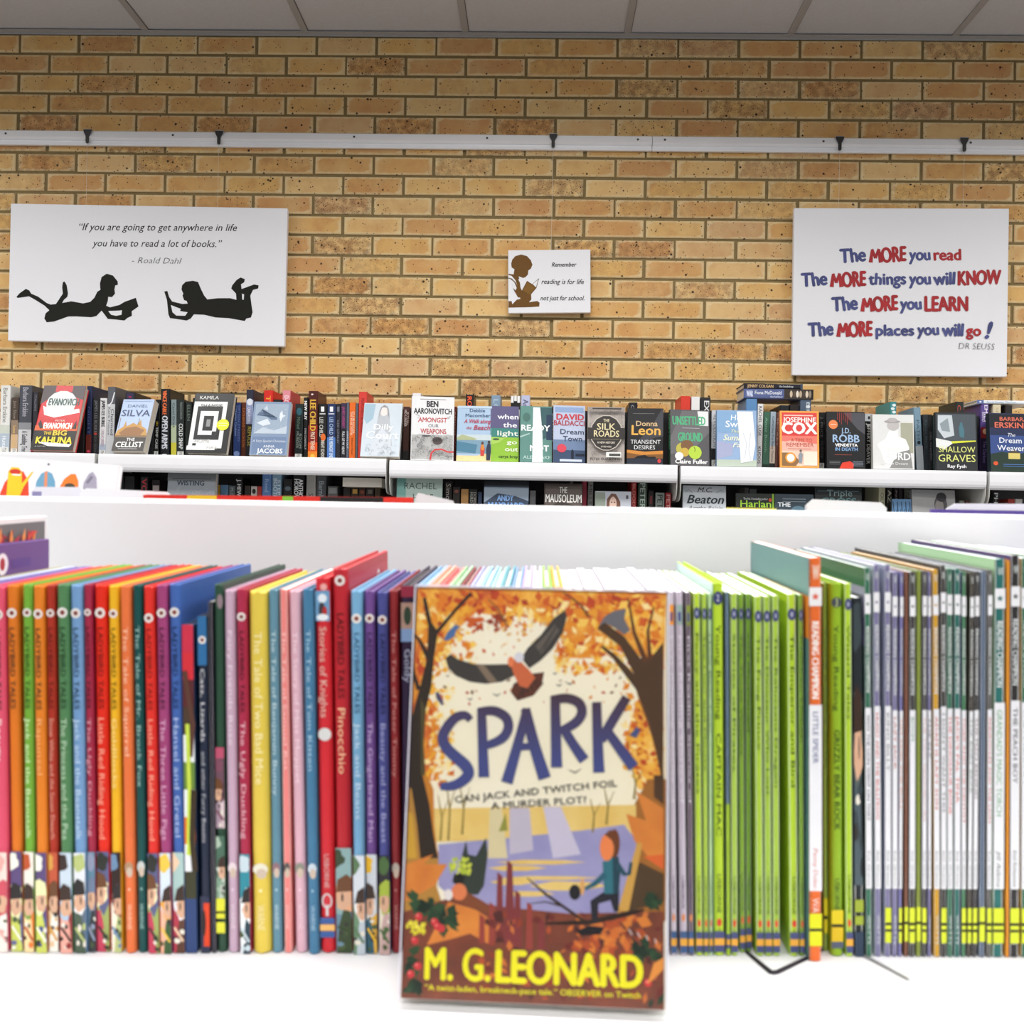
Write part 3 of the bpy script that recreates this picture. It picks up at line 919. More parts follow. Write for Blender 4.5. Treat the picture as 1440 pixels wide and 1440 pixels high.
def sp_knight(p):
    p.rect(0.02, 0.885, 0.98, 0.965, '#6a9ac0')
    p.ell(0.5, 0.945, 0.3, 0.012, '#e0e8ee'); p.ell(0.45, 0.915, 0.22, 0.02, '#3c3a40'); p.ell(0.65, 0.91, 0.16, 0.014, '#b03030'); p.ell(0.5, 0.895, 0.4, 0.009, '#e4e8ec')
    p.circ(0.6, 0.975, 0.0018, '#e8a4a0')
    p.vtext('Stories of Knights', 0.87, 0.63, 0.5, 0.46, '#e0b0a4', 0.008)
    p.circ(0.52, 0.585, 0.0034, '#d4d4d2', 22)
    p.vtext('USBORNE', 0.265, 0.175, 0.5, 0.32, '#d8b4b0')
    p.ell(0.5, 0.14, 0.36, 0.02, '#d0d0d0'); p.ell(0.5, 0.14, 0.26, 0.016, '#c8343c'); p.rect(0.42, 0.1, 0.58, 0.13, '#d4d0d0')
    for k, c in enumerate(('#3a5a98', '#e8b46c', '#3a5a98')):
        p.rect(0, 0.078 - 0.018 * k, 1, 0.095 - 0.018 * k, c)
def sp_egg(p):
    p.rect(0, 0.97, 1, 1, '#8c2a40')
    p.rect(0, 0.85, 1, 0.955, '#a88a7c'); p.ell(0.5, 0.92, 0.3, 0.025, '#2c4030'); p.rect(0, 0.85, 1, 0.885, '#7c9ac4')
    p.vtext('Goldy', 0.83, 0.74, 0.5, 0.5, '#a8b0c8')
SPEC = {'comic': sp_comic, 'navy': sp_navy, 'forest': sp_forest, 'knight': sp_knight, 'eggplant': sp_egg}
def fr_tallred(p):
    p.rect(0.03, 0.03, 0.97, 0.97, '#c23a44')
    p.circ(0.72, 0.93, 0.0055, '#e8dcd8', 24); p.circ(0.72, 0.93, 0.0035, '#b83038', 18)
def fr_purple(p):
    p.circ(0.52, 0.945, 0.0062, '#ece6e8', 24); p.ell(0.52, 0.945, 0.025, 0.018, '#a83038', 14); p.rect(0.6, 0.93, 0.8, 0.955, '#5c4284')
INNER = {'yellow': '#f0e0a0', 'orange': '#f4d480', 'sky': '#cfe0ee'}
rnd_n = random.Random(11)
for i, row in enumerate(NEAR):
    key, xt0, xt1, xb0, xb1, yt, col, sp, look = row
    px = (xt0 + xt1) / 2
    Y = ROW_Y(px) + rnd_n.uniform(-0.001, 0.001)
    t, h, M, lean = spine_fit(xt0, xt1, xb0, xb1, yt, Y, NZ)
    lft = NEAR[i - 1][8] if i else 'unseen'
    rgt = NEAR[i + 1][8] if i + 1 < len(NEAR) else None
    if key == 'pink':
        lab = 'rose pink picture book spine cut by the left edge of the near shelf'
    elif key == 'eggplant':
        lab = 'dark purple picture book half hidden at left of the upright autumn forest paperback'
    elif key == 'navy':
        lab = 'navy spine with a blue top between the short scuffed book and the thin black spine'
    elif key == 'black':
        lab = 'thin black spine between the blue topped navy one and the dark forest green one'
    elif key == 'comic':
        lab = 'short scuffed multicoloured picture book against the cobalt blue spine'
    else:
        lab = f'{look} picture book spine between the {lft} and {rgt} ones'
    w = 0.128 + rnd_n.uniform(-0.003, 0.003)
    fr = None
    if key in ('tallred',):
        fr = fr_tallred; w = 0.14
    if key in ('comic',): w = 0.11
    book('picture_book', M, w, h, t, col, lab, 'picture books on the left half of the near shelf', hard=t > 0.004, spine=SPEC.get(key, sp), front=fr, rnd=0.0012,
         pages='#efeadd')

# books beyond the left edge whose tops still show, and two taller ones whose covers show over them
def plain_row(specs, x0, ytop, group, w=0.128, hard=True, name='picture_book', pages='#f0ece2', base=None):
    x = x0
    for wd, col, dy, lab in specs:
        Y = ROW_Y(x)
        t, h, M, lean = spine_fit(x, x + wd, x, x + wd, ytop + dy, Y, NZ)
        book(name, M, w, h, t, col, lab, group, hard=hard, rnd=0.0008, pages=pages, spine=base)
        x += wd
GL = 'picture books on the left half of the near shelf'
plain_row([(13.5, '#b8b48c', 0, 'olive grey picture book just left of the frame, only its top edge showing'),
           (13.5, '#c4cce8', 0, 'pale periwinkle picture book just left of the frame, only its top edge showing'),
           (13.5, '#6a4f98', 1, 'deep purple picture book just left of the frame, only its top edge showing'),
           (13.5, '#8f7ab8', 0, 'lavender picture book just left of the frame, only its top edge showing'),
           (13.5, '#e04a58', 1, 'coral red picture book hidden by the frame edge, beside the rose pink spine')], -80, 824, GL)
def tall_at(px_front, ytop, Y, t, w, col, label, front):
    x = foot(px_front, Y, NZ)
    z = at_y(px_front, ytop, Y).z
    book('picture_book', near_tilt(spine_matrix(x, Y, NZ, t)), w, z - NZ, t, col, label, GL, hard=True, front=front, rnd=0.0012)
def fr_flap(p):
    p.rect(0.02, 0.02, 0.98, 0.985, '#6f6e70')
    rr = random.Random(2)
    for k in range(46):
        u, v = rr.uniform(0.4, 0.86), rr.uniform(0.885, 0.955)
        a = rr.uniform(0, 6.28)
        s = 0.006
        p.add([(u * p.W + s * math.cos(a + b) * r, v * p.H + s * math.sin(a + b) * r) for b, r in ((0, 1), (1.57, .35), (3.14, 1), (4.71, .35))], [(0, 1, 2, 3)],
              ['#b83848', '#d84a3c', '#8c2838', '#e89048'][k % 4])
tall_at(-84, 773, 0.520, 0.006, 0.115, '#6a4a86', 'taller purple picture book at the left edge with a round white emblem on its cover', fr_purple)
tall_at(-104, 735, 0.520, 0.006, 0.127, '#e8e8ea', 'tallest picture book at the left edge, grey cover with red leaves under clear film', fr_flap)

# behind the upright paperback: only the tops of these show
HID = [('#8fb4d8', 'powder blue'), ('#f0a890', 'peach'), ('#e86a6a', 'watermelon red'), ('#a4c8a0', 'pistachio green'), ('#8c3038', 'dark burgundy'), ('#b4b8e0', 'periwinkle'),
       ('#9cc4e0', 'ice blue'), ('#a8d4cc', 'mint'), ('#5a9aa8', 'teal blue'), ('#7a9cc8', 'denim blue'), ('#b8a4d4', 'pale mauve'), ('#e8e4f0', 'off white'), ('#90c048', 'grass green'), ('#f0a838', 'amber')]
plain_row([(14.8, c, rnd_n.uniform(-2, 2), f'{n} picture book behind the upright forest paperback, only its top edge showing') for c, n in HID], 586, 826,
          'picture books hidden behind the upright paperback')
plain_row([(14.6, '#c8c0cc', rnd_n.uniform(-2, 3), 'thin reader hidden behind the upright forest paperback, only its white page tops showing') for k in range(10)], 794, 831,
          'thin readers hidden behind the upright paperback', hard=False, name='reader_book', pages='#ffffff', w=0.135)

# ---------------------------------------------------------------- right half of the near shelf: lilac and lime readers
def sp_us(title, num=None, c='#2c4418', wide=False, lilac=False):
    def f(p):
        if num:
            p.ell(0.5, 0.96, 0.46, 0.0036 / p.H, '#3c3f6c', 22)
            p.text(num, 0.38, 0.62, 0.952, 0.018, '#d8dce8')
        else:
            p.ell(0.5, 0.945, 0.49, 0.0032 / p.H, '#454a72', 18); p.ell(0.5, 0.945, 0.16, 0.0014 / p.H, '#a8acc4', 10)
        p.vtext(title, 0.89, 0.89 - min(0.6, 0.021 * len(title)), 0.5, 0.44, c)
        p.vtext('USBORNE', 0.22, 0.115, 0.5, 0.4, c)
        p.ell(0.5, 0.09, 0.24, 0.011, '#d8402c', 12); p.rect(0.44, 0.066, 0.56, 0.074, '#5a4a38')
        for k, cc in enumerate(('#49507c', '#e8a83c', '#49507c')):
            p.rect(0, 0.047 - 0.0185 * k, 1, 0.0655 - 0.0185 * k, cc)
    return f
def sp_lilac(patch):
    def f(p):
        p.rect(0.15, 0.91, 0.9, 0.965, patch); p.rect(0.3, 0.92, 0.7, 0.945, '#4a4a8c')
        p.vtext('First Reading Stories of', 0.88, 0.42, 0.5, 0.4, '#e8e2ea')
        p.vtext('USBORNE', 0.22, 0.13, 0.5, 0.4, '#5a4a6c')
        p.ell(0.5, 0.105, 0.25, 0.011, '#e0884c', 12)
        for k, cc in enumerate(('#3f5c88', '#e8a83c', '#3f5c88')):
            p.rect(0, 0.047 - 0.02 * k, 1, 0.067 - 0.02 * k, cc)
    return f
def sp_lime3(p):
    p.circ(0.5, 0.95, min(0.0042, p.W * 0.44), '#454a52', 24); p.text('3', 0.4, 0.6, 0.94, 0.02, '#c8d890')
    p.vtext('Young Reading', 0.89, 0.66, 0.45, 0.4, '#33451a'); p.vtext('GRIZZLY BEAR ROCK', 0.61, 0.34, 0.5, 0.48, '#2c3c18', 0.008)
    p.vtext('USBORNE', 0.21, 0.125, 0.5, 0.42, '#33451a')
    p.rect(0, 0.085, 1, 0.125, '#d8c418'); p.rect(0, 0.079, 1, 0.087, '#1c1a10'); p.rect(0, 0.04, 1, 0.079, '#d4b418'); p.rect(0, 0.022, 1, 0.04, '#50586c')
def sp_stripe_green(p):
    p.vtext('Young Reading Series', 0.88, 0.5, 0.5, 0.4, '#3a4c1c')
    p.rect(0, 0.095, 1, 0.145, '#d8d41c'); p.rect(0, 0.088, 1, 0.097, '#1c1a10'); p.rect(0, 0.05, 1, 0.088, '#d8d41c')
def sp_orange(p):
    def Vy(y): return (1352 - y) / 567
    p.text('W', 0.28, 0.78, Vy(815), 0.035, '#f6dcc8', 0.01)
    p.rect(0, Vy(852), 1, Vy(826), '#eceaea')
    star(p, 0.5, Vy(839), 0.0022, '#d8542c')
    p.vtext('READING CHAMPION', Vy(874), Vy(981), 0.5, 0.52, '#f8ece4', 0.035)
    p.rect(0, Vy(1252), 1, Vy(990), '#e6e6ea')
    p.vtext('LITTLE SPIDER', Vy(1000), Vy(1072), 0.5, 0.42, '#4a5488', 0.01)
    p.vtext('Penny Dolan', Vy(1192), Vy(1248), 0.5, 0.36, '#d88a80', 0, 0.2)
    p.vtext('WA', Vy(1262), Vy(1283), 0.5, 0.5, '#f2d8cc')
    p.rect(0, Vy(1330), 1, Vy(1284), '#d8d818'); p.rect(0, Vy(1309), 1, Vy(1305), '#1c1c14')
def star(p, cu, cv, r, col):
    pts = []
    for k in range(10):
        a = math.pi / 2 + k * math.pi / 5
        rr = r if k % 2 == 0 else r * 0.42
        pts.append((cu + rr * math.cos(a) / p.W, cv + rr * math.sin(a) / p.H))
    p.poly(pts, col)
def bk_teal(p):
    p.rect(0.0, 0.0, 1, 1, '#5f8a8c')
    p.rect(0.28, 0.80, 1.0, 0.905, '#ea8a34')
    p.rect(0.28, 0.79, 0.7, 0.83, '#f0ecea')
    p.ell(0.66, 0.85, 0.1, 0.05, '#f2c8ae'); p.rect(0.58, 0.72, 0.76, 0.84, '#f0c4a8')
def bk_pale(p):
    p.rect(0, 0, 1, 1, '#cfe4ec')
GRP = 'thin readers on the right half of the near shelf'
LIME, LIMED = '#b4d234', '#7ea420'  # the second tone is a darker lime
def rdr(xt0, xt1, xb0, xb1, yt, col, label, sp, w=0.135, back=None, pages='#ffffff', hard=False, dY=0.0, front=None, name='reader_book'):
    Y = ROW_Y((xt0 + xt1) / 2) + dY
    t, h, M, lean = spine_fit(xt0, xt1, xb0, xb1, yt, Y, NZ)
    book(name, M, w, h, t, col, label, GRP, hard=hard, spine=sp, back=back, front=front, pages=pages, rnd=0.0003)
rdr(935, 949, 944, 956, 833, '#cabfcc', 'pale lilac reader with an orange patch, touching the upright forest paperback', sp_lilac('#f09a34'))
rdr(950, 963, 957, 968, 833, '#c4b8c8', 'second pale lilac reader right of the upright forest paperback, green grey patch', sp_lilac('#9ab0a8'))
rdr(964, 974, 968.5, 977, 834, '#6a5a68', 'dark mauve reader between the pale lilac reader and the first lime spine', sp_lilac('#8c9a3c'))
rdr(975, 986.5, 979, 989.5, 835, LIME, 'first lime green reader, against the dark mauve spine', sp_us('Percy and the Pirates'))
rdr(987, 995.5, 990, 997.5, 836, '#a9c83c', 'second lime green reader, one spine left of the pale sea green one', sp_us('The Lion and Mouse'))
rdr(996, 1001.5, 998, 1004, 836, '#b8d8a0', 'very thin pale sea green reader left of the taller lime one', sp_us('How Bear Lost'))
rdr(1002, 1018, 1004.5, 1021, 821, LIME, 'taller lime reader with a numbered blue disc on top and a pale back cover', sp_us('Young Reading   CAPTAIN MAC', '2'), back=bk_pale, hard=True, w=0.14)
def sp_slate(p):
    p.rect(0, 0, 1, 0.42, '#9cbc34'); p.rect(0, 0.02, 1, 0.06, '#49507c'); p.rect(0, 0.03, 1, 0.045, '#e8a83c')
rdr(1020, 1027, 1022, 1028, 834, '#5c7288', 'thin slate blue reader right of the taller lime one', sp_slate)
rdr(1027.5, 1038, 1028.5, 1040, 836, '#a8c848', 'lime green reader right of the thin slate blue one', sp_us('Stories of Pirates'))
rdr(1038.5, 1048, 1041, 1049, 837, LIMED, 'left one of two shaded green readers before the trio of lime spines', sp_us('The Three Wishes'), dY=0.004)
rdr(1048.5, 1058, 1049.5, 1058, 837, '#6f9a1e', 'right one of two shaded green readers before the trio of lime spines', sp_us('Old MacDonald'), dY=0.005)
rdr(1061, 1073, 1064, 1075.5, 840, '#a6c63c', 'left spine of the trio of lime readers over the black wire stand', sp_us('The Frog Prince'))
rdr(1073.5, 1085.5, 1076, 1087, 840, '#9fc040', 'middle spine of the trio of lime readers over the black wire stand', sp_us('The Dinosaur Who Lost'))
rdr(1086, 1099, 1087.5, 1098, 839, '#a4c440', 'right spine of the trio of lime readers over the black wire stand', sp_us('The Reluctant Dragon'))
rdr(1107, 1122, 1111, 1124.5, 837, LIME, 'lime green reader, last but one before the orange and white spine', sp_us('The Emperor and Bird'))
rdr(1123, 1133, 1125, 1132.5, 838, '#7aa02a', 'shaded green reader touching the orange and white spine on its left', sp_us('Chicken Licken'))
rdr(1137, 1156, 1138, 1158, 785, '#e06a2c', 'tall orange and white reader with a star badge and a teal back cover', sp_orange, back=bk_teal, w=0.145, hard=False, dY=-0.006)
rdr(1157.5, 1163.5, 1159, 1165, 822, '#86a83a', 'thin green reader just right of the orange and white spine', sp_stripe_green, dY=0.006)
rdr(1165, 1186, 1166.5, 1187, 822, '#8cb024', 'wide lime reader with a numbered dark disc and yellow foot bands', sp_lime3, hard=True)
rdr(1187.5, 1198.5, 1190, 1201, 822, '#aed034', 'lime green reader against the short black comic spine', sp_us('Wizard Tales'))
def sp_blk(p):
    blobs(p, 0.2, 1.0, '#22282c', 3, ['#3a4448', '#4c5a60', '#2c3a40', '#56605c', '#1a1c20'])
    p.rect(0, 0.125, 1, 0.16, '#98a834'); p.rect(0, 0.09, 1, 0.115, '#98a834'); p.rect(0, 0.0, 1, 0.07, '#2c3c50')
rdr(1199.5, 1213, 1202, 1216, 842, '#1e2428', 'black comic style reader between the last lime spine and the green banded one', sp_blk)

# ---------------------------------------------------------------- banded readers with star badges
def sp_rc(c, title, tcol, author, y_top, stripe=False, small=True):
    def f(p):
        top, bot = y_top, 1350.0
        def Vy(y): return (bot - y) / (bot - top)
        d = (y_top - 796) * 0.6
        p.text('W', 0.25, 0.8, Vy(816 + d), 0.02, '#dfe6e2')
        p.rect(0, Vy(862 + d), 1, Vy(834 + d), '#e9e9ec')
        star(p, 0.5, Vy(848 + d), min(0.0022, p.W * 0.36), c)
        p.vtext('READING CHAMPION', Vy(880 + d), Vy(972 + d), 0.5, 0.58, '#e6eae9', 0.012)
        p.rect(0, Vy(1253), 1, Vy(994 + d), '#e4e4e8')
        L = min(150, 8.2 * len(title))
        p.vtext(title, Vy(1004 + d), Vy(1004 + d + L), 0.5, 0.52, tcol, 0.012)
        p.vtext(author, Vy(1198), Vy(1250), 0.5, 0.4, '#6c706c', 0, 0.2)
        p.vtext('WATTS', Vy(1290), Vy(1332), 0.5, 0.44, '#d4dad8')
        if stripe:
            p.rect(0, Vy(1330), 1, Vy(1280), '#d2dc30'); p.rect(0, Vy(1305), 1, Vy(1301), '#22221a'); p.rect(0, Vy(1314), 1, Vy(1310.5), '#22221a')
    return f
GREEN, LAV, BLK, GOLD, TEAL = '#2f6a50', '#777398', '#3c3a38', '#c8961c', '#2a6a66'
def bk_lav(p):
    p.rect(0, 0, 1, 0.95, '#9a98b8'); p.rect(0, 0.0, 1, 0.87, '#7f7cae'); p.rect(0, 0, 1, 0.8, '#3a5c50')
def bk_cols(c):
    return lambda p: p.rect(0, 0, 1, 1, c)
RC = [
    (1215, 1225, 1218, 1227.5, 800, GREEN, 'WHY THE LION WENT ON THAT', '#4a4a5c', False, bk_lav, 'green banded reader beside the short black comic spine, lavender back cover rising behind it'),
    (1227.5, 1237, 1231, 1242, 796, LAV, 'HUGO AND THE BULLFROG', '#c8453c', False, bk_cols('#c8d4e0'), 'first lavender banded reader, title lettered in red'),
    (1243.5, 1253.5, 1244.5, 1254, 796, '#777398', 'KING BILLY', '#8a8a90', True, bk_cols('#b4bcd0'), 'second lavender banded reader, its foot striped yellow'),
    (1254.5, 1265, 1254.8, 1263, 806, LAV, 'LAZY JACK', '#b0443c', False, None, 'shorter lavender banded reader right of the yellow striped lavender one'),
    (1265.5, 1271, 1263.5, 1271, 807, '#7a76a8', 'TIM AND THE BULL', '#d88a5c', True, None, 'thin lavender banded reader left of the brown spine'),
    (1272, 1278.5, 1272, 1278, 806, '#7a4c38', None, None, True, None, 'thin plain brown reader among the banded ones'),
    (1279, 1288, 1278.5, 1288, 806, BLK, 'BOOM', '#5c8a6c', True, None, 'black banded reader between the brown and olive spines'),
    (1289, 1296, 1289, 1296, 804, '#7c8a2c', None, None, True, None, 'thin plain olive green reader among the banded ones'),
    (1297, 1304, 1296.5, 1304.5, 805, '#4c4a48', 'THE TWO NEIGHBOURS', '#c89a9a', True, None, 'charcoal banded reader right of the olive spine'),
    (1304.5, 1309.5, 1305, 1309.5, 806, LAV, 'THE ELF', '#5c5a78', False, None, 'very thin lavender banded reader left of the gold one'),
    (1311, 1321, 1314, 1323, 803, GOLD, 'ADAM IS LAZY SON', '#c8503c', False, None, 'gold banded reader in the middle of the banded readers'),
    (1322, 1330.5, 1323.5, 1332, 797, BLK, "I DON'T WANT THIS", '#5c5c68', True, None, 'black banded reader right of the gold one'),
    (1331, 1341, 1332.5, 1341, 802, GREEN, 'THE DINOSAUR BONE', '#d0443c', False, None, 'green banded reader, left of the green pair, red title'),
    (1341.5, 1351, 1342, 1351.5, 802, '#23655c', "JACK'S PAL TINA", '#c8503c', False, None, 'green banded reader, right of the green pair, short red title'),
    (1352, 1363, 1352, 1359, 806, '#447a54', 'TIGER AND THE DENTIST', '#d0564c', True, bk_cols('#3c5a8c'), 'mid green banded reader with a blue edge at its top'),
    (1364, 1370.5, 1360, 1367, 808, '#4a443c', 'THE BABY BEAR', '#7c8a84', True, None, 'first of two dark brown banded readers left of the slate edge'),
    (1371, 1378, 1367.5, 1375.5, 806, '#3e3a3a', 'THE MAN BEHIND', '#6c4444', True, None, 'second of two dark brown banded readers, against the slate edge'),
    (1379, 1388, 1377, 1387, 806, '#5c6a80', None, None, True, None, 'plain slate grey reader left of the dark grey banded one'),
    (1388.5, 1397, 1387.5, 1395, 804, '#5a5856', 'ANDROCLES AND THE LION', '#c8503c', True, None, 'dark grey banded reader just left of the wide teal one'),
    (1398, 1414, 1396, 1414, 788, TEAL, "GRANDAD'S MAGIC TORCH", '#7cae88', True, bk_cols('#a4c89c'), 'wide teal banded reader with a pale green back cover'),
    (1415.2, 1417.4, 1414.8, 1417, 790, '#e0942c', None, None, False, bk_cols('#f0a84c'), 'thin orange reader between the wide teal and wide black ones'),
    (1418.5, 1434.5, 1417.5, 1435.5, 783, '#2e2c2c', 'THE PEACH BOY', '#3a3a48', True, bk_cols('#4c3a6c'), 'wide black banded reader with a large star near the right edge'),
    (1435, 1452, 1436, 1453, 787, GREEN, 'THE MAGIC POT', '#5a8a6c', True, bk_cols('#e8b04c'), 'wide green banded reader cut by the right edge'),
]
for (a, b, c, d, yt, col, title, tcol, stripe, back, lab) in RC:
    if title is None:
        def sp(p, st=stripe):
            if st:
                p.rect(0, 0.04, 1, 0.13, '#d2dc30'); p.rect(0, 0.085, 1, 0.092, '#22221a')
        if col in ('#e0942c',): sp = None
    else:
        sp = sp_rc(col, title, tcol, 'Enid Richemont' if title == 'THE PEACH BOY' else ('Jill Atkins' if col == TEAL else 'Sue Graves'), yt, stripe)
    rdr(a, b, c, d, yt, col, lab, sp, back=back, w=0.15 if yt < 801 else 0.14)
GRP2 = 'readers beyond the right edge of the frame'
plain_row([(17, c, dy, f'{n} reader just right of the frame, only its top edge showing') for c, dy, n in
           (('#c8dcc8', -24, 'tall pale mint'), ('#4c3a6c', -22, 'tall dark purple'), ('#e8c060', -18, 'straw yellow'), ('#5a9a88', -16, 'jade'),
            ('#d8d8e4', -16, 'silver white'), ('#a8605c', -14, 'dusty red'), ('#7c88b4', -14, 'dusky blue'))], 1455, 808, GRP2, hard=False, name='reader_book', pages='#ffffff', w=0.15)

# bookend and slip on the shelf
we = empty('wire_bookend', Matrix.Translation((0.1, 0.53, NZ)), 'thin black wire stand sticking out on the shelf below the lime readers', 'bookend')
pts = [at_z(x, y, NZ + 0.0002) for x, y in ((1036, 1322), (1046, 1337), (1085, 1368), (1093, 1367), (1137, 1347), (1170, 1330))]
m = MB()
for a, b in zip(pts, pts[1:]):
    m.tube(a - Vector((0.1, 0.53, NZ)), b - Vector((0.1, 0.53, NZ)), 0.0013, mat('#1e1722', 0.5, 'wire'), 8)
m.build('wire_frame', we)
pa, pb = at_z(1150, 1322, NZ - 0.0030), at_z(1279, 1386, NZ - 0.0030)
d = (pb - pa); L = d.length
me_ = MB(); me_.rbox((0, -0.0013, 0), (L, 0.0013, 0.0012), mat('#8f9092', 0.35, 'strip', 0.4), 0.0003, 1)
so = me_.build('shelf_strip')
so.matrix_world = Matrix.Translation((pa.x, pa.y, PIV_Z + (max(pa.y, pb.y) - PIV_Y) * math.tan(TILT) - 0.0004)) @ Matrix.Rotation(0, 4, 'X') @ Matrix.Rotation(math.atan2(d.y, d.x), 4, 'Z') @ Matrix.Rotation(math.atan2((pa.y - pb.y) * math.tan(TILT), L), 4, 'Y')
tag(so, 'thin grey metal strip lying on the white shelf below the banded readers', 'metal strip')

# ---------------------------------------------------------------- the upright paperback in front
def hx(r, g, b): return '#%02x%02x%02x' % (r, g, b)
BL, BR = at_z(563, 1405, NZ + 0.0016), at_z(936, 1422, NZ + 0.0016)
S_YAW = math.atan2(BR.y - BL.y, BR.x - BL.x)
SW = (BR - BL).length
SH = 0.1932
S_T = 0.019
S_BACK = R(7.9)
MS = Matrix.Translation((BL.x, BL.y, NZ - 0.0012 + S_T * math.sin(S_BACK) * 0.12 + 0.0004)) @ Matrix.Rotation(S_YAW, 4, 'Z') @ Matrix.Rotation(-S_BACK, 4, 'X')
MS = Matrix.Translation((0, 0, S_T * math.sin(S_BACK) * 0.9)) @ MS
def leaf_mat():
    m = bpy.data.materials.new('printed_foliage')
    m.use_nodes = True
    N, L = m.node_tree.nodes, m.node_tree.links
    b = N['Principled BSDF']; b.inputs['Roughness'].default_value = 0.4
    tc = N.new('ShaderNodeTexCoord')
    n = N.new('ShaderNodeTexNoise'); n.inputs['Scale'].default_value = 48; n.inputs['Detail'].default_value = 6; n.inputs['Roughness'].default_value = 0.65
    L.new(tc.outputs['Object'], n.inputs['Vector'])
    r = N.new('ShaderNodeValToRGB')
    e = r.color_ramp.elements
    e[0].position = 0.3; e[0].color = (*lin('#a8461a'), 1)
    e[1].position = 0.72; e[1].color = (*lin('#f0d690'), 1)
    for p_, c_ in ((0.42, '#d0661c'), (0.5, '#dd8a20'), (0.6, '#eeb440')):
        k = e.new(p_); k.color = (*lin(c_), 1)
    L.new(n.outputs['Fac'], r.inputs[0]); L.new(r.outputs[0], b.inputs['Base Color'])
    return m
M_LEAF = leaf_mat()
def grad_z(name, c0, c1, z0, z1):
    m = bpy.data.materials.new(name)
    m.use_nodes = True
    N, L = m.node_tree.nodes, m.node_tree.links
    b = N['Principled BSDF']; b.inputs['Roughness'].default_value = 0.4
    tc = N.new('ShaderNodeTexCoord'); s = N.new('ShaderNodeSeparateXYZ'); L.new(tc.outputs['Object'], s.inputs[0])
    r = N.new('ShaderNodeMapRange'); r.inputs[1].default_value = z0; r.inputs[2].default_value = z1
    L.new(s.outputs[2], r.inputs[0])
    x = N.new('ShaderNodeMix'); x.data_type = 'RGBA'
    x.inputs[6].default_value = (*lin(c0), 1); x.inputs[7].default_value = (*lin(c1), 1)
    L.new(r.outputs[0], x.inputs[0]); L.new(x.outputs[2], b.inputs['Base Color'])
    return m
M_TITLE = grad_z('printed_title_ink', '#3c4480', '#3f2838', 0.110, 0.142)
M_SKY = noisy_mat('printed_cream_sky', '#efe3bb', '#f1ecdf', 14, 0.4)
M_GROUND = noisy_mat('printed_woodland_floor', '#431f16', '#8c4224', 90, 0.4)
M_LAKE = noisy_mat('printed_lake', '#7f7cae', '#a6a2c8', 60, 0.4)
M_STRAW = noisy_mat('printed_straw_grass', '#d0a238', '#ecd488', 70, 0.4)
M_ORANGE = noisy_mat('printed_orange_bracken', '#b85a1c', '#e6953a', 80, 0.4)
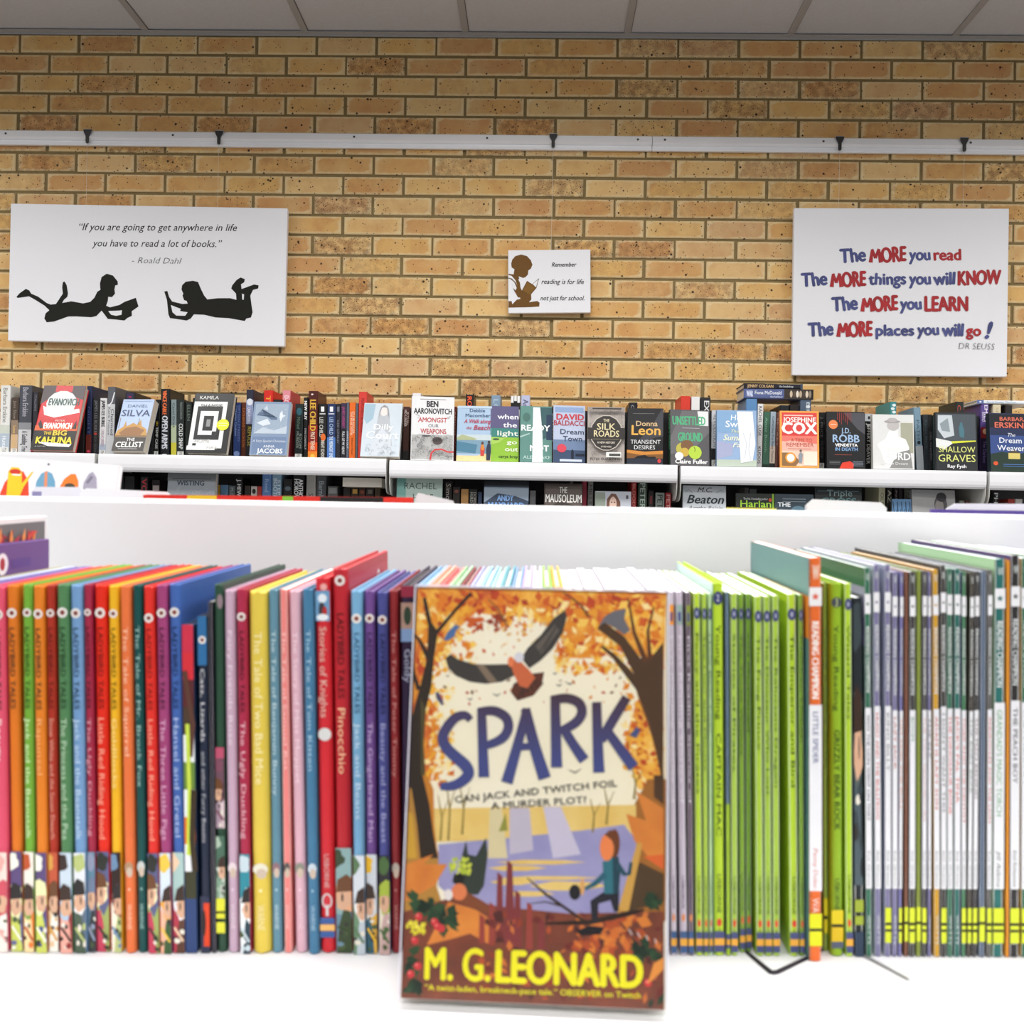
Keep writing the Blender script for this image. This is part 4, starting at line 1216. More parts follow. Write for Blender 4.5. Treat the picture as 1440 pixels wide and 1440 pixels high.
def art_cover(p):
    A = PX(MS, p.W, p.H, 550, 770, 3.6)
    B = PX(MS, p.W, p.H, 550, 1090, 3.6)
    rr = random.Random(21)
    def leafy(q, n, box, cols, s0, s1, keep=None):
        for _ in range(n):
            zx, zy = rr.uniform(box[0], box[2]), rr.uniform(box[1], box[3])
            if keep and not keep(zx, zy): continue
            x, z = q.m(zx, zy)
            s = rr.uniform(s0, s1); a = rr.uniform(0, 6.28); k = rr.uniform(0.3, 0.75)
            pts = [(x + s * math.cos(a), z + s * math.sin(a)), (x - s * k * math.sin(a), z + s * k * math.cos(a)), (x - s * math.cos(a), z - s * math.sin(a)), (x + s * k * math.sin(a), z - s * k * math.cos(a))]
            if min(c[0] for c in pts) < 0.0006 or max(c[0] for c in pts) > p.W - 0.0006 or min(c[1] for c in pts) < 0.0006 or max(c[1] for c in pts) > p.H - 0.0006: continue
            p.add(pts, [(0, 1, 2, 3)], rr.choice(cols), 0.05)
    def P(q, pts, c): 
        u = [(min(max(a, 0.002), 0.998), min(max(b, 0.002), 0.998)) for a, b in q.pts(pts)]
        p.poly(u, c)
    def S(q, pts, th, c): p.line([q.m(*a) for a in pts], [t * 0.0000967 * 1 for t in th] if isinstance(th, list) else th * 0.0000967, c)
    p.rect(0.002, 0.002, 0.998, 0.998, M_SKY)
    # autumn canopy across the top and down both sides
    P(A, [(90, 150), (1400, 150), (1380, 640), (1290, 560), (1130, 520), (1060, 560), (960, 560), (880, 560), (850, 430), (700, 350), (560, 350), (430, 330), (330, 420), (270, 520), (210, 620), (190, 760), (100, 800)], M_LEAF)
    P(A, [(95, 760), (190, 760), (240, 820), (250, 960), (190, 1224), (90, 1224)], M_LEAF)
    P(A, [(1240, 780), (1380, 640), (1380, 1224), (1250, 1224), (1180, 1000)], M_LEAF)
    rust = ['#b8421c', '#c85a1e', '#d8791f', '#a8381c', '#e09a2c']
    gold = ['#e8a830', '#f0c458', '#dd8a20', '#f4dc98']
    leafy(A, 200, (120, 210, 1370, 330), rust, 0.0016, 0.0042)
    leafy(A, 170, (850, 240, 1370, 620), rust[:3] + gold + gold, 0.0014, 0.0038)
    leafy(A, 150, (110, 300, 420, 700), gold + gold + rust, 0.0014, 0.0036, lambda x, y: x < 420 - (y - 300) * 0.5)
    leafy(A, 140, (180, 700, 320, 1200), gold + ['#c85a1e', '#f0e0b0'], 0.001, 0.0026)
    leafy(A, 140, (1180, 620, 1370, 1200), gold + rust, 0.001, 0.0026)
    leafy(A, 90, (830, 430, 1200, 640), gold + ['#d8791f', '#e8c878'], 0.001, 0.003)
    leafy(A, 60, (200, 430, 420, 640), gold + ['#d8791f', '#e8d8a0'], 0.001, 0.0028)
    leafy(A, 50, (560, 300, 860, 400), gold + ['#d8791f', '#e8d8a0'], 0.001, 0.0028)
    leafy(A, 70, (300, 330, 900, 560), ['#c8501e', '#e0a040', '#e8d8a8', '#d8b070'], 0.0007, 0.0018)
    leafy(A, 40, (250, 600, 1250, 800), ['#b84a24', '#d88a3c', '#7c5a40'], 0.0006, 0.0014)
    leafy(A, 24, (500, 340, 620, 420), ['#a8401c', '#8c3418'], 0.001, 0.0026)
    leafy(A, 20, (380, 360, 460, 430), ['#a8401c', '#c85a1e'], 0.001, 0.0026)
    DK = '#2c2014'
    P(A, [(92, 1224), (98, 850), (150, 690), (182, 560), (188, 400), (160, 260), (176, 250), (206, 380), (230, 415), (330, 300), (400, 225), (412, 236), (320, 335), (236, 440), (217, 560), (205, 700), (176, 820), (165, 1000), (178, 1224)], DK)
    P(A, [(150, 760), (176, 820), (165, 1000), (178, 1224), (150, 1224)], '#4c4424')
    S(A, [(190, 560), (150, 480), (120, 440)], [26, 18, 8], DK)
    S(A, [(140, 720), (115, 640), (108, 560)], [22, 16, 8], DK)
    P(A, [(1378, 1224), (1340, 1020), (1300, 880), (1240, 720), (1120, 560), (1062, 505), (1072, 495), (1140, 545), (1230, 640), (1160, 500), (1045, 410), (1070, 372), (1180, 450), (1262, 560), (1312, 560), (1378, 480)], '#4a321c')
    P(A, [(1240, 720), (1300, 880), (1340, 1020), (1360, 1130), (1320, 960), (1260, 790)], '#a0622a')
    S(A, [(1290, 580), (1230, 430), (1200, 260)], [30, 18, 8], '#5a3418')
    S(A, [(1310, 570), (1300, 420), (1330, 300)], [24, 14, 8], '#5a3418')
    S(A, [(1000, 350), (960, 290), (870, 225)], [14, 10, 6], '#6a4420')
    S(A, [(590, 400), (540, 310), (490, 260)], [8, 8, 5], '#7c5a30')
    # birds
    WG = '#3c3733'
    P(A, [(275, 560), (300, 540), (340, 566), (420, 590), (500, 592), (600, 590), (640, 640), (560, 680), (480, 690), (400, 680), (330, 650), (290, 610)], WG)
    P(A, [(430, 592), (470, 592), (540, 680), (500, 688)], '#7c6a58')
    P(A, [(660, 560), (690, 510), (760, 440), (820, 360), (880, 315), (890, 350), (870, 430), (820, 510), (760, 570), (700, 612)], WG)
    P(A, [(730, 500), (830, 390), (850, 420), (760, 540)], '#5e564e')
    for k in range(9):
        S(A, [(290 + k * 14, 560 + k * 4), (300 + k * 22, 640 + k * 6)], [5, 2], '#383430')
        S(A, [(884 - k * 12, 330 + k * 20), (850 - k * 14, 370 + k * 22)], [5, 2], '#383430')
    P(A, [(620, 690), (700, 640), (775, 630), (762, 700), (720, 750), (640, 775), (605, 730)], '#5a2f1e')
    for k in range(6):
        S(A, [(690, 660), (640 + k * 26, 770 - k * 16)], [5, 9], '#34201a')
    P(A, [(600, 570), (640, 562), (700, 620), (730, 660), (690, 712), (650, 700), (620, 640)], '#c8643c')
    p.ell(*A.uv(648, 556), 0.019, 0.013, '#d4d4dc')
    p.ell(*A.uv(606, 578), 0.012, 0.013, '#e07a4c')
    P(A, [(265, 470), (285, 430), (325, 390), (350, 400), (330, 420), (320, 450), (290, 470)], '#4a6a9c')
    P(A, [(1050, 400), (1080, 350), (1130, 320), (1190, 310), (1180, 360), (1210, 420), (1180, 440), (1120, 400), (1080, 380)], '#68676e')
    P(A, [(225, 735), (240, 730), (268, 790), (258, 800), (230, 765)], '#4a4a68')
    P(A, [(1205, 950), (1245, 905), (1260, 930), (1240, 965)], '#46527c')
    for (x, y, s) in ((850, 700, 16), (905, 692, 26), (535, 750, 22), (400, 770, 14), (830, 640, 12), (930, 1140, 34)):
        S(A, [(x - s, y - s * 0.5), (x, y), (x + s, y - s * 0.6)], [2, 8, 2], '#5a5450')
    P(B, [(40, 60), (150, 100), (235, 220), (200, 320), (262, 430), (230, 560), (280, 720), (30, 720)], '#b08038')
    P(B, [(1300, 20), (1400, 20), (1400, 740), (1180, 740), (1225, 560), (1180, 420), (1250, 300), (1215, 180)], '#9c6428')
    # lower half: far bank, lake, rays of light
    P(B, [(160, 170), (1240, 150), (1240, 300), (160, 340)], M_STRAW)
    P(B, [(240, 350), (560, 320), (760, 300), (960, 280), (1180, 250), (1240, 330), (1240, 720), (420, 720), (240, 560)], M_LAKE)
    for x, y, w_, h_ in ((760, 440, 230, 12), (640, 470, 150, 14), (800, 520, 260, 10), (900, 560, 200, 24), (700, 600, 130, 14), (620, 540, 120, 16)):
        P(B, [(x - w_, y), (x - w_ * 0.4, y - h_), (x + w_ * 0.5, y - h_ * 0.8), (x + w_, y), (x + w_ * 0.3, y + h_), (x - w_ * 0.5, y + h_)], M_STRAW)
    P(B, [(500, 170), (560, 165), (590, 420), (490, 420)], '#d4c69c')
    P(B, [(770, 160), (860, 160), (960, 400), (820, 420)], '#c4bdd0')
    P(B, [(600, 165), (700, 165), (720, 380), (600, 400)], '#bcb4c4')
    for x, y0, y1 in ((290, 20, 330), (360, 40, 300), (250, 100, 330), (1020, 120, 290), (1090, 60, 250), (1230, -40, 120)):
        S(B, [(x, y1), (x + 8, (y0 + y1) / 2), (x - 12, y0)], [12, 8, 3], '#8c7838')
        S(B, [(x + 6, (y0 + y1) / 2), (x + 40, y0 + 20)], [6, 2], '#8c7838')
    P(B, [(545, 285), (580, 190), (590, 280)], '#8c8c3c')
    P(B, [(90, 0), (165, 0), (200, 60), (205, 200), (238, 420), (148, 420), (132, 250), (112, 120)], DK)
    P(B, [(160, 0), (180, 0), (215, 70), (220, 260), (238, 420), (215, 300), (195, 150)], '#c07a28')
    P(B, [(80, 180), (110, 200), (130, 420), (80, 420)], '#c89a34')
    P(B, [(1330, 0), (1380, 0), (1380, 150), (1330, 110)], '#4a321c')
    P(B, [(345, 560), (350, 440), (380, 330), (390, 400), (430, 410), (480, 315), (490, 400), (470, 560), (440, 605), (370, 600)], '#303830')
    P(B, [(310, 540), (320, 500), (370, 490), (370, 540), (340, 560)], '#161810')
    leafy(B, 40, (300, 420, 400, 500), ['#c8d048', '#a8b838'], 0.0008, 0.002)
    P(B, [(60, 690), (300, 620), (520, 660), (700, 680), (900, 700), (1380, 690), (1382, 1190), (48, 1128)], M_GROUND)
    P(B, [(70, 450), (215, 400), (165, 450), (285, 450), (220, 560), (130, 610), (66, 640)], M_ORANGE)
    P(B, [(1190, 195), (1290, 230), (1240, 80), (1380, 170), (1380, 480), (1290, 400), (1230, 330)], M_ORANGE)
    P(B, [(1275, 410), (1380, 400), (1380, 480)], '#d8642c')
    P(B, [(1260, 440), (1380, 500), (1380, 640), (1200, 690), (1200, 560)], '#4c3820')
    P(B, [(1245, 340), (1272, 345), (1200, 700), (1130, 745)], '#c89a48')
    P(B, [(180, 860), (270, 680), (290, 640), (430, 680), (490, 720), (505, 860), (400, 800), (300, 830)], M_ORANGE)
    P(B, [(300, 590), (340, 565), (420, 610), (520, 670), (600, 740), (560, 730), (420, 670), (310, 630)], '#7c4426')
    p.ell(*B.uv(345, 590), 0.03, 0.02, '#d87a4c'); p.ell(*B.uv(290, 605), 0.017, 0.013, '#e0d8d4')
    for x, y0, y1, w_ in ((600, 430, 860, 60), (550, 490, 820, 40), (640, 580, 870, 44), (510, 640, 860, 34), (700, 640, 880, 36), (760, 720, 880, 40), (460, 700, 850, 30)):
        P(B, [(x - w_ / 2, y1), (x - 12, y0), (x + 14, y0 + 20), (x + w_ / 2, y1)], '#7c3434' if w_ > 36 else '#923e34')
    leafy(B, 120, (440, 700, 1380, 1130), ['#8c3a24', '#b0502c', '#6a2a24', '#c87034', '#4c2420'], 0.0012, 0.0036)
    leafy(B, 60, (900, 720, 1300, 900), ['#d07a30', '#c86a2c', '#a84a24'], 0.0015, 0.0042)
    S(B, [(690, 520), (780, 600), (980, 740)], [5, 12, 16], '#33241a'); S(B, [(860, 660), (780, 640), (700, 650)], [10, 6, 3], '#33241a')
    S(B, [(780, 750), (1000, 745), (1200, 700), (1280, 680)], [10, 24, 26, 10], '#2c1c14')
    # child in a teal coat stepping through the reeds
    P(B, [(1075, 590), (1155, 580), (1152, 690), (1128, 690), (1110, 632), (1050, 650), (1045, 742), (1016, 742), (1008, 635)], '#22222a')
    P(B, [(1070, 440), (1110, 405), (1152, 412), (1160, 500), (1152, 600), (1078, 600)], '#2f6c78')
    P(B, [(1120, 405), (1152, 412), (1160, 500), (1152, 600), (1125, 600)], '#1f3f4c')
    S(B, [(1085, 500), (1030, 550), (980, 575)], [30, 24, 16], '#2c5c6c')
    S(B, [(1145, 450), (1180, 500), (1205, 500), (1215, 440)], [26, 22, 18, 16], '#244a58')
    p.ell(*B.uv(1130, 345), 0.021, 0.034, '#6a3a1c')
    p.ell(*B.uv(1092, 365), 0.027, 0.032, '#e8834a')
    P(B, [(1080, 300), (1110, 275), (1150, 310), (1140, 400), (1118, 330)], '#6a3a1c')
    p.ell(*B.uv(930, 592), 0.022, 0.018, '#1c1a1c'); p.ell(*B.uv(968, 565), 0.008, 0.02, '#d8a060')
    P(B, [(935, 790), (1000, 760), (1080, 770), (1060, 805), (960, 812)], '#18161a')
    # berries, holly, flowers
    for x, y in ((110, 640), (180, 660), (280, 720), (230, 700), (90, 860), (100, 960), (1340, 640), (1270, 900), (1350, 900), (1330, 1150), (1260, 880), (130, 1080), (80, 1070), (290, 760)):
        leafy(B, 9, (x - 40, y - 36, x + 40, y + 36), ['#1f3a24', '#2c4a2c', '#16281a'], 0.0016, 0.0042)
    leafy(B, 26, (75, 740, 170, 800), ['#d8cc30', '#e8dc50'], 0.0009, 0.002)
    for x, y in ((140, 715), (220, 742), (255, 775), (120, 835), (135, 965), (100, 1005), (236, 765), (1300, 1050)):
        p.ell(*B.uv(x, y), 0.0145, 0.0095, '#c8343a', 14); p.ell(*B.uv(x - 6, y - 6), 0.004, 0.003, '#e88a80', 8)
    for k in range(9):
        S(B, [(1180 + k * 22, 770 + k * 8), (1200 + k * 20, 800 + k * 7)], 5, '#c8c4c4' if k % 2 else '#2c2420')
    P(B, [(1295, 1060), (1330, 950), (1380, 920), (1380, 980), (1330, 1030)], '#d88a3c')
    # title, brush lettered
    def st(pts, th):
        n = 4
        out, tt = [], []
        T_ = th if isinstance(th, list) else [th] * len(pts)
        for i in range(len(pts) - 1):
            p0, p1, p2, p3 = pts[max(i - 1, 0)], pts[i], pts[i + 1], pts[min(i + 2, len(pts) - 1)]
            for k in range(n):
                t = k / n
                f = lambda a, b, c, d: 0.5 * (2 * b + (c - a) * t + (2 * a - 5 * b + 4 * c - d) * t * t + (3 * b - a - 3 * c + d) * t ** 3)
                out.append((f(p0[0], p1[0], p2[0], p3[0]), f(p0[1], p1[1], p2[1], p3[1])))
                tt.append(T_[i] + (T_[i + 1] - T_[i]) * t)
        out.append(pts[-1]); tt.append(T_[-1])
        S(A, out, tt, M_TITLE)
    st([(402, 872), (375, 848), (325, 862), (280, 915), (262, 965), (282, 1015), (335, 1065), (378, 1105), (392, 1145), (360, 1182), (310, 1205), (250, 1208)], [34, 40, 46, 50, 52, 54, 56, 58, 56, 50, 44, 34])
    st([(458, 815), (464, 990), (470, 1162)], [44, 48, 54]); st([(440, 832), (520, 826), (580, 858), (594, 910), (566, 962), (505, 994), (470, 1000)], [40, 46, 48, 48, 46, 40, 34])
    st([(688, 815), (640, 1000), (586, 1190)], [40, 48, 58]); st([(680, 815), (725, 1000), (778, 1168)], [46, 56, 62]); st([(625, 1012), (690, 1006), (752, 1002)], [34, 34, 34])
    st([(830, 752), (834, 930), (838, 1112)], [46, 50, 56]); st([(810, 772), (890, 762), (950, 786), (966, 835), (935, 885), (860, 928)], [42, 46, 48, 48, 46, 40]); st([(872, 915), (925, 1000), (978, 1076)], [44, 48, 54])
    st([(1040, 782), (1045, 960), (1052, 1138)], [46, 50, 56]); st([(1192, 758), (1130, 860), (1062, 975)], [44, 48, 46]); st([(1092, 925), (1160, 1020), (1228, 1112)], [44, 50, 56])
    A.text(p, 'CAN JACK AND TWITCH FOIL', 325, 1440 + 10, 1140, 1204 + 0, 0.1, '#3a3a3a') if False else None
    q = B
    q.text(p, 'CAN JACK AND TWITCH FOIL', 325, 140, 1145, 56, 34, '#33302e', bold=0.006)
    q.text(p, 'A MURDER PLOT?', 508, 172, 990, 140, 34, '#33302e', bold=0.006)
    YL = '#e6de20'
    q.text(p, 'M. G.', 174, 1030, 498, 1040, 158, YL, bold=0.022, res=4)
    q.text(p, 'LEONARD', 534, 1044, 1268, 1074, 158, YL, bold=0.03, res=4)
    q.text(p, '\u201cA twist-laden, breakneck-pace tale.\u201d OBSERVER on Twitch', 172, 1086, 1262, 1128, 30, YL, bold=0.008)
SPK = book('paperback_book', MS, SW, SH, S_T, '#cfc6b8', 'upright novel with an autumn forest and eagle cover, nearest of all the books', None, front=art_cover, pages='#f2ede0', step=0.0000025, spine_col='#a0582c')
def clear_film():
    m = bpy.data.materials.new('clear_jacket_film')
    m.use_nodes = True
    N, L = m.node_tree.nodes, m.node_tree.links
    out = N['Material Output']
    t = N.new('ShaderNodeBsdfTransparent'); g = N.new('ShaderNodeBsdfGlossy'); g.inputs['Roughness'].default_value = 0.12
    d = N.new('ShaderNodeBsdfDiffuse'); d.inputs['Color'].default_value = (0.9, 0.9, 0.93, 1)
    a = N.new('ShaderNodeMixShader'); a.inputs[0].default_value = 0.003
    lw = N.new('ShaderNodeFresnel'); lw.inputs['IOR'].default_value = 1.12
    b = N.new('ShaderNodeMixShader')
    L.new(t.outputs[0], a.inputs[1]); L.new(d.outputs[0], a.inputs[2])
    L.new(lw.outputs[0], b.inputs[0]); L.new(a.outputs[0], b.inputs[1]); L.new(g.outputs[0], b.inputs[2])
    L.new(b.outputs[0], out.inputs['Surface'])
    return m
M_FILM = clear_film()
M_FILM_EDGE = mat('#d6d4e0', 0.25, 'film_edge')
m = MB()
e = 0.0009
m.rbox((-e, -0.0021, -0.0003), (SW + e, -0.0018, SH + e), M_FILM, 0.0001, 1)
jk = m.build('clear_jacket', SPK); tag(jk, 'clear plastic protective jacket')
m = MB()
for a, b in (((-e, -0.0023, 0), (-0.0004, -0.0004, SH + e)), ((SW + 0.0002, -0.0023, 0), (SW + e, -0.0004, SH + e)), ((-e, -0.0023, SH + 0.0002), (SW + e, -0.0004, SH + e))):
    m.box(a, b, M_FILM_EDGE)
m.build('jacket_edge', SPK)

# ---------------------------------------------------------------- books on the wall bookcase
def bay_z(px, low=False):
    X = at_y(px, 650, 3.5).x
    for (x0, x1, lp), z in zip(BAYS, BAY_TOP):
        if x0 - 0.01 <= X <= x1 + 0.005:
            return (LOW_Z if low else z - 0.002)
    return LOW_Z if low else BAY_TOP[2] - 0.002
def ops(L):
    """L: ('r', v0, v1, col) band; ('t', text, v0, v1, uc, hf, col[, bold]) lettering; ('b', u0, v0, u1, v1, col); ('e', cu, cv, ru, rv, col)"""
    def f(p):
        for o in L:
            if o[0] == 'r': p.rect(0, o[1], 1, o[2], o[3])
            elif o[0] == 'b': p.rect(*o[1:6])
            elif o[0] == 'e': p.ell(*o[1:6], 14)
            elif o[0] == 't': p.vtext(o[1], o[2], o[3], o[4], o[5], o[6], o[7] if len(o) > 7 else 0.01)
            elif o[0] == 'T': p.text(o[1], o[2], o[3], o[4], o[5], o[6], o[7] if len(o) > 7 else 0.01, o[8] if len(o) > 8 else 0.0)
            elif o[0] == 'p': p.poly(o[1], o[2])
            elif o[0] == 'l': p.line([(u * p.W, v * p.H) for u, v in o[1]], o[2], o[3])
    return f
GT, GF = 'spine-out books on the top wall shelf', 'face-out books on the top wall shelf'
GL1, GL2 = 'spine-out books on the lower wall shelf', 'face-out books on the lower wall shelf'
W_, K_, G_ = '#e4e4e4', '#191919', '#9a9a9a'
